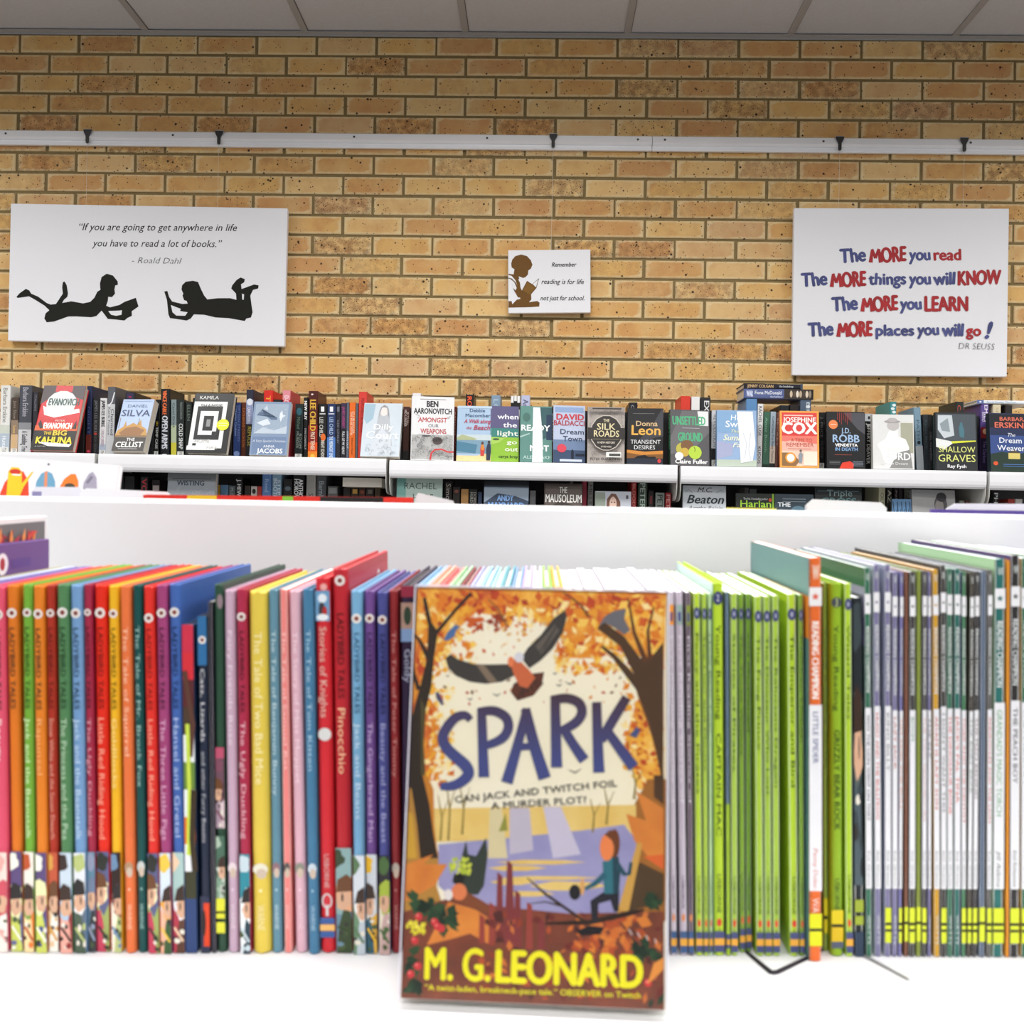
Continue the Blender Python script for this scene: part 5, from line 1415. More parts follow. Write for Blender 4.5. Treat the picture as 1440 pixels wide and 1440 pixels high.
# x top left, x top right, shift of the foot, y of the top, colour, printing, label, pages/back colour
TOPSP = [
    (1, 15, 0, 542, '#dcdcd8', [('r', 0, .3, '#a9b6c2'), ('r', .3, .42, '#c2c8bc'), ('t', 'Barbara Erskine', .96, .46, .5, .42, '#8c8a84'), ('t', 'Hunter', .26, .06, .5, .4, '#e8ecf0')], 'white hardback spine with grey script, first at the left end of the top wall shelf', (0.0, .1)),
    (16.5, 26.5, 0, 559, '#4c4038', [('r', 0, .35, '#c4a888'), ('r', .35, .6, '#8c7a68'), ('t', 'Jane Shaw', .94, .62, .5, .4, '#8c8074'), ('t', 'Love and Fate', .5, .12, .5, .4, '#e0b468')], 'small brown and tan paperback spine between the white and slate hardbacks', (0.0, .1)),
    (27.5, 45.5, 0, 542, '#4a4c54', [('r', 0, .36, '#c9cacb'), ('r', .36, .46, '#8a8c90'), ('t', 'Barbara Erskine', .97, .55, .5, .42, '#a8a8b0'), ('t', 'A Gambling Tree', .34, .04, .5, .42, '#54565c')], 'tall slate grey hardback spine with pale foot left of the red beach thriller', None),
    (46.5, 54, 0, 551, '#35343a', [('t', 'ITALIAN', .95, .7, .5, .4, '#7c7c84')], 'thin dark grey spine tucked behind the left edge of the red beach thriller', None),
    (122, 129.5, 1, 543, '#232c4c', [('r', 0, .3, '#6a2c24'), ('t', 'NIGHT', .7, .3, .5, .4, '#5a6a9c'), ('e', .5, .06, .3, .02, '#e04a6a')], 'tall thin navy spine just right of the red beach thriller', None),
    (131, 140, 0, 560, '#1c1c1e', [('t', 'JAMES LEE BURKE', .96, .4, .5, .46, '#6c6c70'), ('e', .5, .38, .25, .02, '#b83c30'), ('t', 'NEW IBERIA', .36, .05, .5, .4, '#4c4c50')], 'black spine with grey capitals left of the white lettered spine', None),
    (141, 150.5, 0, 560, '#d8d8d8', [('r', 0, .2, '#a8b4c4'), ('t', 'JAMES LEE BURKE', .96, .5, .5, .5, '#23252c', .03), ('t', 'CADILLAC JUKEBOX', .46, .16, .5, .4, '#a890a0')], 'white paperback spine with black capitals left of the golden palace cover', (0.0, .1)),
    (151.5, 164, -2, 544, '#5c5e64', [('r', 0, .75, '#c4c6c8'), ('l', [(.2, .72), (.6, .78), (.9, .92)], .004, '#e4e4e6'), ('t', 'Karin Fossum', .7, .3, .3, .3, '#5a5c62'), ('t', 'Charmed', .68, .3, .7, .36, '#3a3c44')], 'grey and white hardback spine with a pale swirl left of the golden palace cover', None),
    (176, 190, 0, 552, '#2a2a30', [('b', .2, .9, .8, .99, '#3a3050'), ('e', .5, .93, .15, .01, '#b02c50')], 'dark hardback rising behind the golden palace cover, purple mark at its top', None),
    (219, 225.5, -1, 562, '#141414', [('t', 'TEMP CASE', .52, .14, .5, .5, '#d0d0c8', .02), ('t', 'AND A', .62, .54, .5, .4, '#c8a830')], 'thin black spine right of the golden palace cover', (0.0, .1)),
    (226, 239, 1, 547, '#17191c', [('t', 'VINCE CABLE', .97, .62, .45, .42, '#e8703c', .03), ('t', 'OPEN ARMS', .6, .12, .5, .6, '#d8dce4', .03), ('e', .5, .03, .3, .015, '#e8e8e8')], 'tall black hardback spine with orange and white capitals', None),
    (240.5, 248, 2, 562, '#7c8a8c', [('r', 0, .25, '#c4bc3c'), ('r', .25, .55, '#a8b494'), ('t', 'Carol Drink', .94, .5, .5, .42, '#3c4644')], 'sage grey paperback spine with a yellowish foot left of the maze cover', None),
    (248.5, 259, 2, 562, '#1f2624', [('t', 'FRANCIS DUNCAN', .95, .66, .6, .3, '#7c8480'), ('t', 'COLD SNAP', .58, .14, .55, .52, '#d4d8d4', .02)], 'black paperback spine with large white capitals next to the sage grey one', (0.0, .1)),
    (261, 270, 1, 565, '#1c2420', [('t', 'ELLEN', .94, .66, .5, .44, '#6c7870')], 'dark green black spine half behind the maze cover at its left', None),
    (328.5, 338.5, 1, 566, '#34477c', [('t', 'Catherine Cookson', .94, .4, .35, .3, '#9cacd4'), ('t', 'FIFTEEN STREETS', .94, .3, .75, .26, '#7c8cbc'), ('e', .5, .08, .4, .05, '#8ca4d4')], 'blue paperback spine right of the maze cover', None),
    (339.5, 346, 1, 566, '#5c2c18', [('t', 'CATHERINE COOKSON', .9, .2, .5, .45, '#c8743c')], 'thin rust brown spine next to the blue paperback', None),
    (345.5, 356.5, 2, 548, '#2a2c3c', [('r', .5, .85, '#8a94b8'), ('e', .5, .82, .42, .05, '#d8dce6'), ('t', 'CRAIG RUSSELL', .74, .5, .4, .4, '#e8e8f0'), ('r', 0, .48, '#201c18'), ('t', 'REPULSE', .46, .18, .5, .46, '#b8a83c')], 'tall navy hardback spine with a moon, left of the silver blue winter cover', None),
    (371, 384, 0, 549, '#cf2a20', [('t', 'THREE', .92, .5, .5, .5, '#e8a03c', .02)], 'red hardback with orange capitals rising behind the silver blue winter cover', None),
    (398, 411, -4, 549, '#c4424c', [('r', .86, 1, '#d88a94'), ('t', 'D-DAY', .92, .72, .5, .55, '#f0d8dc', .02), ('r', 0, .3, '#7c2a30'), ('t', 'Deep', .3, .05, .5, .4, '#d8b8a0')], 'pinkish red hardback spine at the right edge of the silver blue winter cover', None),
    (415.5, 426.5, 0, 568, '#1e2726', [('e', .5, .86, .35, .07, '#34606c'), ('t', 'Michael', .76, .55, .45, .4, '#6c8874', 0), ('t', 'MURDER', .5, .2, .35, .3, '#8c948c'), ('t', 'ROOM', .46, .2, .72, .3, '#8c948c')], 'dark spine with a teal patch and white library label right of the pinkish red hardback', (.01, .1)),
    (427, 433, 1, 559, '#161616', [('t', 'NEW BUY', .94, .64, .5, .6, '#e8e8e8', .03), ('t', 'DAN CONNOLLY', .5, .16, .5, .4, '#b8b8b8')], 'thin black spine with white capitals left of the dark red and fiery spine', None),
    (434, 447, 1, 550, '#4a1c18', [('r', 0, .12, '#e88a2c'), ('r', .12, .25, '#d8501c'), ('r', .25, .5, '#8c2418'), ('T', '1', .3, .5, .94, .02, '#e8e0d8'), ('t', 'LEE CHILD', .87, .42, .5, .6, '#e0b040', .03), ('t', 'PAST TENSE', .4, .14, .5, .44, '#f0dcc0', .01), ('e', .5, .04, .25, .04, '#f0c050')], 'tall dark red spine fading to fire orange at its foot', None),
    (448, 459.5, 1, 568, '#1b1a18', [('b', .3, .86, .7, .95, '#e8e8e8'), ('b', .15, .81, .85, .83, '#c8c8c8'), ('t', 'LEE CHILD', .76, .4, .36, .44, '#c8c8c0', .01), ('e', .6, .4, .3, .07, '#d86a2c'), ('t', 'NIGHT SCHOOL', .34, .02, .55, .42, '#d8d4c8')], 'black paperback spine with an orange burst right of the fiery red spine', None),
    (460.5, 472, 1, 568, '#26345c', [('r', 0, .4, '#4a74b4'), ('b', .3, .86, .7, .95, '#e8e8e8'), ('b', .15, .81, .85, .83, '#c8c8d8'), ('t', 'LEE CHILD', .76, .45, .5, .44, '#a8c0e0', .01), ('t', 'THE MIDNIGHT LINE', .42, .04, .5, .44, '#d8e4f0')], 'blue paperback spine with white emblem box right of the orange burst spine', None),
    (473, 478.5, 1, 568, '#25242c', [('b', .2, .86, .8, .95, '#6c6c78'), ('t', 'LEE CHILD', .7, .3, .5, .45, '#7c7c88')], 'thin charcoal spine right of the blue emblem paperback', None),
    (479.5, 487, 1, 567, '#3c3048', [('r', 0, .55, '#1e1c20'), ('t', 'JAMES HERBERT', .94, .56, .5, .45, '#b0487c', .01), ('t', 'FULL OF MY HEART', .5, .1, .5, .45, '#d8d8dc')], 'purple topped black spine with magenta lettering', None),
    (487.5, 491, 1, 566, '#5a6472', [('t', 'LIGHTS OUT', .5, .2, .5, .6, '#d8dce0')], 'very thin grey spine left of the bright orange one', None),
    (491.5, 500, 1, 566, '#e06a24', [('t', 'THE ROSE HOTEL', .84, .42, .34, .3, '#f0d8c0'), ('t', 'CLUB KILLER', .84, .46, .7, .3, '#f0d8c0'), ('t', 'Edward Reed', .38, .1, .5, .3, '#8c3a14'), ('e', .5, .02, .3, .012, '#f0dcc0')], 'bright orange paperback spine left of the red hardback', None),
    (500.5, 503.5, 1, 567, '#5c646c', [], 'thin plain grey spine between the orange spine and the red hardback', None),
    (504.5, 516.5, 0, 551, '#d04038', [('t', 'MARGARET ATWOOD', .9, .4, .5, .4, '#8c2420')], 'tall red hardback spine left of the silver white portrait cover, grey sided', None),
    (567.5, 576, 0, 572, '#3c1e14', [('r', .72, 1, '#4c2a28'), ('t', 'MO LORDER', .94, .64, .35, .36, '#d8ccc8'), ('t', 'RITUAL', .9, .66, .75, .3, '#c8b8b0'), ('r', 0, .2, '#141210')], 'dark brown spine between the silver portrait cover and the doodled white cover', (.02, .13)),
    (580, 592, 0, 553, '#e2e2e6', [], 'white hardback peeking over the top left corner of the doodled white cover', None),
    (638.5, 642, 0, 572, '#5c1c1a', [('t', 'RANSOM', .9, .5, .5, .4, '#c89880')], 'thin dark red spine between the doodled cover and the beach walk cover', None),
    (655, 666, 0, 555, '#1e1a18', [('t', 'ROBOT', .97, .6, .5, .55, '#e8542c', .03)], 'black spine with orange capitals rising behind the beach walk cover', None),
    (691, 704, 0, 556, '#7c92a8', [('t', 'LOVE', .94, .6, .5, .5, '#a8bccc')], 'grey blue hardback rising behind the purple and green cover', None),
    (718.5, 722.5, 0, 557, W_, [('r', .8, .9, K_)], 'first of three thin white spines rising behind the purple and green cover', None),
    (723, 727, 0, 556.5, '#e0e0dc', [('r', .82, .92, K_)], 'middle one of three thin white spines rising behind the purple and green cover', None),
    (727.5, 731.5, 0, 557, W_, [('r', .8, .9, K_)], 'last of three thin white spines, touching the lavender one', None),
    (733, 745.5, 0, 556, '#b0b4d0', [('t', 'Ann Cleeves', .94, .4, .5, .6, '#4a4a68', .01)], 'lavender hardback rising behind the teal green glare cover', None),
    (885, 896.5, 0, 566, '#1c1c20', [('t', 'CRIME', .96, .6, .4, .4, '#8c8c94')], 'black hardback top rising behind the orange script black cover', None),
    (957.5, 971, 0, 557, '#cc3a2c', [('t', 'JOSEPH', .72, .4, .5, .55, '#f0e0dc', .03), ('t', 'KNOX', .4, .2, .5, .4, '#f0e0dc')], 'red hardback rising behind the two apples cover', None),
    (972.5, 984.5, 0, 558, '#dcdcdc', [('t', 'SILENT', .6, .3, .5, .4, '#a8a8a8')], 'plain white hardback rising behind the two apples cover', None),
    (985.5, 999.5, 0, 559, '#26282c', [('t', 'EXIT KILL', .95, .4, .6, .5, '#d8d8d8', .02)], 'black and white lettered hardback rising behind the two apples cover', None),
    (1001, 1010.5, 0, 577, '#c6c8cc', [('r', 0, .34, '#26262a'), ('t', 'REVOLUTION', .92, .36, .5, .46, '#7c8088', .01)], 'grey and black paperback spine between the apples cover and the blue summer cover', (.03, .14)),
    (1049.5, 1065, 0, 561, '#5a86b4', [('t', 'DAVID', .6, .3, .7, .4, '#e0e0a0', .01), ('t', 'DARK', .6, .36, .3, .4, '#e0e0a0')], 'blue hardback under the left end of the two lying books', None),
    (1066, 1074, -1, 568, '#dadada', [('t', 'RACHEL CUSK', .96, .5, .45, .52, '#28282c', .01), ('t', 'KUDOS', .34, .08, .45, .5, '#28282c', .01)], 'thin white spine with black capitals right of the blue summer cover', None),
    (1074.5, 1083.5, -1, 579, '#3c6450', [('t', 'Anne Booth', .9, .3, .4, .36, '#7ca48c'), ('r', 0, .08, '#20342a')], 'green paperback spine under the lying books', None),
    (1084, 1091.5, -1, 579, '#9cacb8', [('r', 0, .1, '#2a2a2c'), ('r', .1, .4, '#c8b8a8'), ('t', 'Catherine Fry', .92, .5, .5, .36, '#4a5868'), ('t', 'Rosie Thomas', .48, .12, .5, .36, '#54545c')], 'pale blue grey spine right of the green paperback', None),
    (1092, 1096, -1, 580, '#5c3c38', [('t', 'SECRET', .9, .4, .5, .4, '#b89890')], 'thin brown spine touching the red and orange cover', None),
    (1125.5, 1141, 0, 562, '#4c5c70', [('e', .7, .9, .2, .02, '#d8dce0'), ('t', 'BIRD', .96, .7, .7, .3, '#c8d0d8')], 'grey blue hardback under the right end of the two lying books', None),
    (1152.5, 1160.5, 0, 580, '#161618', [('t', 'J. PRICE', .92, .56, .4, .44, '#5c5c60'), ('t', 'MURDER', .5, .2, .5, .4, '#48484c')], 'black paperback spine right of the red and orange cover', (.02, .12)),
    (1216.5, 1227.5, 0, 582, '#161618', [('r', .87, 1, '#b4b8bc'), ('e', .5, .93, .15, .03, '#1e1e20'), ('t', 'JEFFERY DEAVER', .83, .12, .5, .44, '#d8d8d4', .01)], 'black paperback spine with spaced white capitals and a grey top', None),
    (1252, 1261, 0, 565, '#3f8a8c', [('e', .6, .95, .3, .02, '#e0e8e8'), ('e', .4, .9, .3, .02, '#e0e8e8'), ('e', .6, .85, .3, .02, '#e0e8e8')], 'teal hardback rising behind the faded white bust cover', None),
    (1284.5, 1294.5, 6, 573, '#7a96a8', [('r', 0, .4, '#a8b0b4'), ('t', 'PATH', .8, .5, .5, .4, '#4a6070'), ('e', .5, .45, .25, .03, '#1e2a34')], 'leaning grey blue hardback spine right of the faded white bust cover', None),
    (1298, 1305.5, 3, 583, '#2a3034', [('t', 'Raven Black', .9, .4, .5, .36, '#4c565c')], 'dark slate paperback spine, leaning beside the grey blue hardback', None),
    (1306, 1311.5, 2, 583, '#1c1c1e', [('t', 'Cilla Croydon', .7, .2, .5, .5, '#6c6c74')], 'thin black spine, second left of the white and yellow lettered grey cover', None),
    (1312, 1316, 1, 584, '#26383a', [('t', 'NIGHT', .9, .4, .5, .4, '#4a6468')], 'thin dark teal spine touching the white and yellow lettered grey cover', None),
    (1344.5, 1355.5, 0, 565, '#2a2e2c', [('t', 'C. Jay', .95, .7, .4, .4, '#c8503c')], 'dark green black hardback rising behind the white and yellow lettered grey cover', None),
    (1379.5, 1391, 0, 568, '#5c4a8c', [('r', 0, .66, '#2c2440'), ('r', .5, .66, '#8c2a30'), ('e', .55, .6, .3, .04, '#d8a888'), ('t', 'EMILY', .98, .72, .62, .42, '#e8e0f0', .02), ('t', 'BRAND', .88, .74, .3, .3, '#d8d0e8'), ('t', 'The Darkest', .46, .14, .5, .36, '#7c6ca0')], 'tall purple hardback spine with a small portrait left of the night cottage cover', None),
    (1396.5, 1408, 0, 569, '#d4c8a8', [('t', 'SPINE', .96, .7, .5, .3, '#b8a888')], 'cream hardback rising behind the night cottage cover', None),
    (1414, 1424, 0, 570, '#2a2626', [], 'dark hardback behind the night cottage cover, right of the cream one', None),
]
def place_spines(rows, low, group, depth):
    rr = random.Random(8)
    prevB = prevT = -99
    for (a, b, sh, yt, col, L, label, stk) in rows:
        Z = bay_z((a + b) / 2 + sh, low)
        Y = (3.62 if (a + b) / 2 < 560 else 3.585) + (0.0 if not low else 0.012)
        zt = at_y((a + b) / 2, yt, Y).z
        h = zt - Z
        k = 0.0075 * (zt - 0.9) * 0  # upright
        T0, T1 = at_y(a, yt, Y).x, at_y(b, yt, Y).x
        B0, B1 = T0 + sh * Y / FPX, T1 + sh * Y / FPX
        B0, T0 = max(B0, prevB + 0.0003), max(T0, prevT + 0.0003)
        t = max(min(B1 - B0, T1 - T0), 0.004)
        T1, B1 = T0 + t, B0 + t
        prevB, prevT = B1, T1
        lean = math.atan2((T0 + T1 - B0 - B1) / 2, h)
        w = min(depth + rr.uniform(-0.015, 0.01), 3.772 - Y) if h < 0.215 else min(0.155, 3.772 - Y)
        big = h > 0.215
        book('hardback_book' if big else 'paperback_book', spine_matrix((B0 + B1) / 2 + t / 2, Y, Z, t, lean), w, h, t, col, label, group, hard=big,
             spine=ops(L), pages='#d8ccb4', step=0.0001, sticker=stk)

FILL = [(103, 120, 556), (200, 217, 566), (271, 283, 560), (319, 327.5, 566), (359, 369, 566), (385, 396, 562), (556, 566.5, 575), (593, 604, 566), (643, 653, 577), (672, 689, 578), (706, 717, 576), (747, 762, 577), (764, 776, 579),
        (815, 830, 578), (868, 883, 580), (898, 914, 580), (932, 947, 580), (1012, 1028, 582), (1097, 1110, 570), (1111, 1124, 569), (1142, 1151.5, 584), (1162, 1176, 585), (1204, 1215.5, 586), (1229, 1245, 587), (1264, 1282, 588), (1318, 1336, 584), (1358, 1377, 585), (1426, 1442, 584)]
FCOL = ['#1c1a1c', '#22201f', '#1a1d22', '#241c1a']  # filler books added so the gaps between covers read dark
def filler_rows():
    side = ['red and black beach thriller', 'golden domed palace cover', 'left half of the maze cover', 'right edge of the maze cover', 'left edge of the silver blue winter cover', 'right part of the silver blue winter cover', 'right edge of the silver white portrait cover',
            'left part of the white doodled streets cover', 'left edge of the seaside couple cover', 'right half of the seaside couple cover', 'left half of the purple, teal and green cover', 'middle of the teal green streaked cover', 'right end of the teal green streaked cover',
            'right part of the red lettered thriller', 'right edge of the patterned history book', 'left half of the orange lettered crime novel', 'right edge of the orange lettered crime novel', 'left half of the blue summer cover', 'left part of the red and orange saga', 'right half of the red and orange saga',
            'right edge of the red and orange saga', 'left part of the blue lettered black thriller', 'right edge of the blue lettered black thriller', 'left part of the faded bust cover', 'right part of the faded bust cover', 'left half of the yellow slashed cover', 'right part of the yellow slashed cover', 'right part of the night cottage cover']
    return [(a, b, 0, y, FCOL[k % 4], [], 'dark spine mostly hidden behind the ' + s, None) for k, ((a, b, y), s) in enumerate(zip(FILL, side))]
TOPSP = sorted(TOPSP + filler_rows(), key=lambda r: r[0])
place_spines(TOPSP, False, GT, 0.125)

# ---- face-out books: foot left, foot right, y of the top, thickness, lean back, yaw, cover colour, spine colour, printing, spine printing, label
def doodle(seed, n, box, col):
    rr = random.Random(seed)
    L = []
    for k in range(n):
        u, v = rr.uniform(box[0], box[2]), rr.uniform(box[1], box[3])
        r = rr.uniform(.02, .06)
        L.append(('l', [(u + r * math.cos(a), v + r * .62 * math.sin(a)) for a in [q * 6.28 / 7 for q in range(6)]], .0007, col))
    return L
def glare(u0, u1): return []
MZ_W = '#e8e8e6'
FO = [  # pale streaks on a few covers are glare put into the colour
    (41, 102, 542, .027, 20, -2, '#c8282c', '#b02020', [
        ('b', 0, 0, 1, .3, '#1c1a18'), ('b', 0, .3, 1, .38, '#d85a2c'), ('p', [(0, 1), (1, 1), (1, .78), (.7, .84), (.3, .86), (0, .7)], '#45383a'), ('b', .3, .9, .7, 1, '#c83438'),
        ('e', .5, .72, .36, .2, '#d4d6d6'), ('p', [(.08, .68), (.3, .62), (.55, .6), (.95, .64), (.98, .58), (.7, .54), (.4, .5), (.15, .54)], '#f0f0ee'),
        ('p', [(.05, .5), (.3, .46), (.6, .45), (.5, .5)], '#c8282c'), ('T', 'EVANOVICH', .2, .92, .69, .105, '#3c5a54', .02), ('T', 'PETER', .45, .68, .44, .022, '#f0e0d0'),
        ('T', 'EVANOVICH', .2, .86, .33, .085, '#f2efe8', .03), ('p', [(.06, .4), (.12, .33), (.2, .34), (.1, .46)], '#2c1c18'), ('p', [(.88, .33), (.95, .46), (.98, .33)], '#2c1c18'),
        ('T', 'THE', .24, .42, .235, .045, '#e8c83c', .02), ('T', 'BIG', .46, .78, .225, .075, '#e8c83c', .03), ('T', 'KAHUNA', .1, .94, .1, .1, '#e8d23c', .03),
        ('p', [(.15, .12), (.4, .06), (.9, .05), (.95, .09), (.5, .11)], '#f0f0ee'), ('T', 'A NOVEL', .1, .36, .045, .02, '#a0a0a0')], [],
     'large red and black beach thriller with a white moon circle on the top shelf'),
    (154, 201, 561, .034, 21, -7, '#a9bcdc', '#2a2a2c', [
        ('b', 0, .0, 1, .26, '#2c241c'), ('b', 0, .26, 1, .34, '#7c5c34'), ('p', [(0, .3), (.05, .4), (.2, .46), (.25, .58), (.3, .47), (.5, .54), (.62, .5), (.72, .6), (.78, .48), (.95, .42), (1, .3)], '#b88838'),
        ('p', [(.1, .34), (.3, .44), (.6, .47), (.9, .4), (.8, .3), (.2, .3)], '#8c5c24'), ('l', [(.06, .44), (.06, .64)], .002, '#7c6a3c'), ('l', [(.66, .5), (.66, .62)], .002, '#7c6a3c'),
        ('T', 'DANIEL', .2, .84, .84, .055, '#4a5a7c', 0), ('T', 'SILVA', .06, .96, .67, .12, '#2c3c64', .01), ('b', .05, .96, .95, .965, '#8a9cc0'),
        ('T', 'THE', .4, .66, .19, .055, '#f0f0f0', .01), ('T', 'CELLIST', .1, .94, .07, .1, '#f4f4f4', .02), ('b', .2, .035, .8, .042, '#d8d8d8')], [],
     'pale blue novel with a golden domed palace, face-out on the top wall shelf'),
    (260, 318, 553, .03, 18, -3, '#141516', '#1c1c1e', [
        ('b', .03, .12, .86, .86, MZ_W), ('b', .13, .22, .76, .78, '#18191b'), ('b', .22, .3, .67, .7, MZ_W), ('b', .32, .37, .57, .62, '#18191b'), ('b', .4, .44, .5, .56, '#8a8c8c'),
        ('b', .57, .22, .67, .36, '#18191b'), ('b', .67, .08, .86, .2, MZ_W), ('b', .0, .05, .7, .12, MZ_W), ('b', .13, .12, .22, .16, '#18191b'),
        ('T', 'KAMILA', .15, .62, .9, .055, '#d8d8d4', .01), ('T', 'SHAMSIE', .2, .74, .76, .055, '#4a4c4c', .01), ('T', 'HOME', .18, .55, .17, .055, '#b0b0ae', 0), ('T', 'FIRE', .5, .76, .065, .045, '#b0b0ae', 0),
        ('e', .82, .47, .155, .098, '#d8dc28'), ('b', .72, .49, .92, .5, '#f0f0c0'), ('b', .72, .45, .92, .46, '#f0f0c0')], [],
     'black and white maze cover with a yellow round sticker, face-out on the top wall shelf'),
    (350, 403, 565, .022, 15, 0, '#7f92ac', '#6a7c94', [
        ('b', .05, .02, .95, .34, '#6c80a0'), ('b', .06, .4, .94, .96, '#98a8ba'), ('p', [(.06, .4), (.3, .52), (.6, .46), (.94, .55), (.94, .4)], '#b8c4d0'),
        ('p', [(.1, .74), (.24, .86), (.3, .76), (.5, .66), (.66, .66), (.66, .7), (.5, .74)], '#5c6e88'), ('p', [(.28, .86), (.36, .93), (.4, .84)], '#c4ced8'),
        ('p', [(.12, .6), (.4, .68), (.5, .58), (.3, .54)], '#d0d8e0'), ('p', [(.72, .78), (.78, .84), (.8, .76), (.88, .74), (.8, .7), (.76, .62), (.72, .7)], '#d4dce4'),
        ('T', 'A Very Special Christmas', .06, .94, .24, .045, '#d8e0ea', 0, .3), ('T', 'ANNA', .36, .66, .14, .045, '#e4eaf0', .01), ('T', 'JACOBS', .2, .88, .035, .085, '#eef2f6', .02)]
        + doodle(5, 16, (.1, .42, .9, .9), '#c0ccd8'), [],
     'silver blue winter novel with a pale sleigh scene, face-out on the top wall shelf'),
    (506, 561, 567, .024, 20, 0, '#c2ccd4', '#aab6c0', [
        ('p', [(.02, .98), (.3, .98), (.26, .7), (.1, .6), (.02, .7)], '#9ab4c4'), ('p', [(.36, .55), (.4, .85), (.5, .96), (.62, .95), (.68, .8), (.72, .5), (.8, .2), (.3, .2)], '#aeb2b8'),
        ('e', .53, .84, .1, .085, '#d8d2ce'), ('p', [(.4, .72), (.44, .92), (.54, .97), (.64, .9), (.68, .7), (.63, .8), (.6, .92), (.47, .92), (.43, .8)], '#8c8a8c'),
        ('p', [(.3, .3), (.5, .55), (.75, .35), (.8, .02), (.2, .02)], '#c4cbd2'), ('T', 'Dilly', .3, .8, .5, .1, '#f4f6f8', .01), ('T', 'Court', .12, .95, .33, .13, '#f4f6f8', .01)]
        + doodle(9, 30, (.1, .04, .9, .3), '#8c949c'), [],
     'silver white novel with a long haired woman, face-out on the top wall shelf'),
    (577, 637, 557.5, .024, 5, 6, '#dededf', '#c8c8cc', [
        ('b', .02, .015, .98, .4, '#b4b4b2'), ('T', 'BEN', .36, .62, .84, .09, '#2c2c30', .03), ('T', 'AARONOVITCH', .06, .94, .73, .085, '#2c2c30', .02), ('b', .2, .955, .8, .962, '#8a8a8a'),
        ('T', 'AMONGST', .16, .84, .6, .07, '#b8383c', .01, .1), ('T', 'OUR', .4, .64, .52, .05, '#6c6c70', 0), ('T', 'WEAPONS', .22, .82, .42, .075, '#b8484c', .01, -.1),
        ('l', [(.1, .72), (.2, .69), (.15, .66)], .0012, '#6c6c70'), ('l', [(.84, .68), (.92, .7), (.86, .66)], .0012, '#6c6c70'), ('e', .36, .385, .1, .012, '#5c5a5a'), ('e', .62, .31, .12, .06, '#564a48'), ('e', .62, .32, .08, .03, '#3c3432')]
        + doodle(1, 110, (.04, .03, .96, .38), '#55555a') + [('l', [(.46, .0), (.48, .1), (.56, .16), (.72, .17), (.86, .13), (1, .13)], .0055, '#c83c40')], [],
     'white cover with grey doodled streets and a red river, face-out on the top wall shelf'),
    (641.5, 690, 571, .02, 5, 0, '#a4bcd4', '#7c98b4', [
        ('b', 0, 0, 1, .1, '#e0cc94'), ('p', [(0, .1), (.6, .1), (1, .18), (1, .0), (.4, .0)], '#e4cf98'), ('b', 0, .14, 1, .4, '#7898ac'), ('p', [(0, .18), (.55, .14), (.6, .3), (0, .36)], '#4e7c94'), ('b', 0, .38, 1, .48, '#c0ccd0'),
        ('p', [(0, .42), (.15, .48), (.4, .44), (.6, .4), (.5, .38), (0, .38)], '#a8b088'), ('b', 0, .96, 1, 1, '#b8ccdc'),
        ('T', 'Debbie', .36, .8, .89, .06, '#42587c', .01), ('T', 'Macomber', .24, .96, .8, .06, '#42587c', .01), ('T', 'A Walk along', .2, .98, .69, .07, '#b04860', .02, .3), ('T', 'the', .28, .42, .58, .05, '#b04860', .01, .3), ('T', 'Beach', .48, .96, .57, .08, '#b04860', .02, .3),
        ('p', [(.7, .1), (.69, .22), (.72, .3), (.78, .3), (.82, .22), (.8, .1)], '#c8443c'), ('e', .75, .33, .035, .025, '#5a3a2c'), ('p', [(.72, .2), (.72, .3), (.79, .3), (.8, .2)], '#d8883c'),
        ('p', [(.87, .02), (.86, .22), (.9, .32), (.98, .32), (1, .2), (.98, .02)], '#2c3448'), ('e', .94, .35, .035, .025, '#3a2a24')], [],
     'pale blue novel with a couple walking by the sea, face-out on the top wall shelf'),
    (689, 729, 571, .024, 5, 7, '#5c587c', '#4c4a6c', [
        ('b', 0, 0, 1, .44, '#8cb83c'), ('b', 0, .44, 1, .6, '#3f8078'), ('b', 0, .6, 1, .98, '#5c587c'), ('p', [(0, .3), (.3, .34), (.5, .42), (0, .44)], '#a4c85c'), ('e', .2, .4, .12, .02, '#46603c'),
        ('T', 'when', .25, .98, .77, .085, '#eeeef2', .02), ('T', 'the', .45, .93, .62, .085, '#eeeef2', .02), ('T', 'light', .25, .97, .47, .085, '#dce4d8', .02), ('T', 'go', .58, .94, .32, .07, '#eef2dc', .02), ('T', 'out', .52, .98, .19, .075, '#eef2dc', .02), ('T', 'carys bray', .3, .98, .07, .05, '#2c3a24', .01)],
     [('r', 0, .5, '#7ca030')], 'purple, teal and green banded cover, face-out on the top wall shelf'),
    (731, 776, 571, .026, 5, 7, '#5f8a82', '#26342e', [
        ('p', [(.4, .6), (.5, .98), (1, .98), (1, .5), (.7, .4)], '#3c5c60'), ('b', .82, .4, 1, .85, '#2c3c54'), ('e', .2, .8, .12, .08, '#4c7068'), ('p', [(0, .46), (.3, .52), (.3, .5), (0, .43)], '#a8c4bc'),
        ('T', 'READY', .04, .93, .56, .1, '#f0f4f2', .03), ('T', 'OR', .42, .66, .38, .1, '#eef2f0', .03), ('T', 'NOT', .32, .9, .2, .1, '#f0f4f2', .03), ('T', 'ALEX LAKE', .1, .96, .06, .055, '#b8d4cc', .01), ('p', [(.38, .0), (.4, .98), (.62, .98), (.7, .5), (.72, .0)], '#dfe9e6')],  # the last pale shape is a glare streak painted into the cover
     [('t', 'READY OR NOT', .9, .3, .5, .5, '#7c9488')], 'teal green cover with a pale vertical streak, face-out on the top wall shelf'),
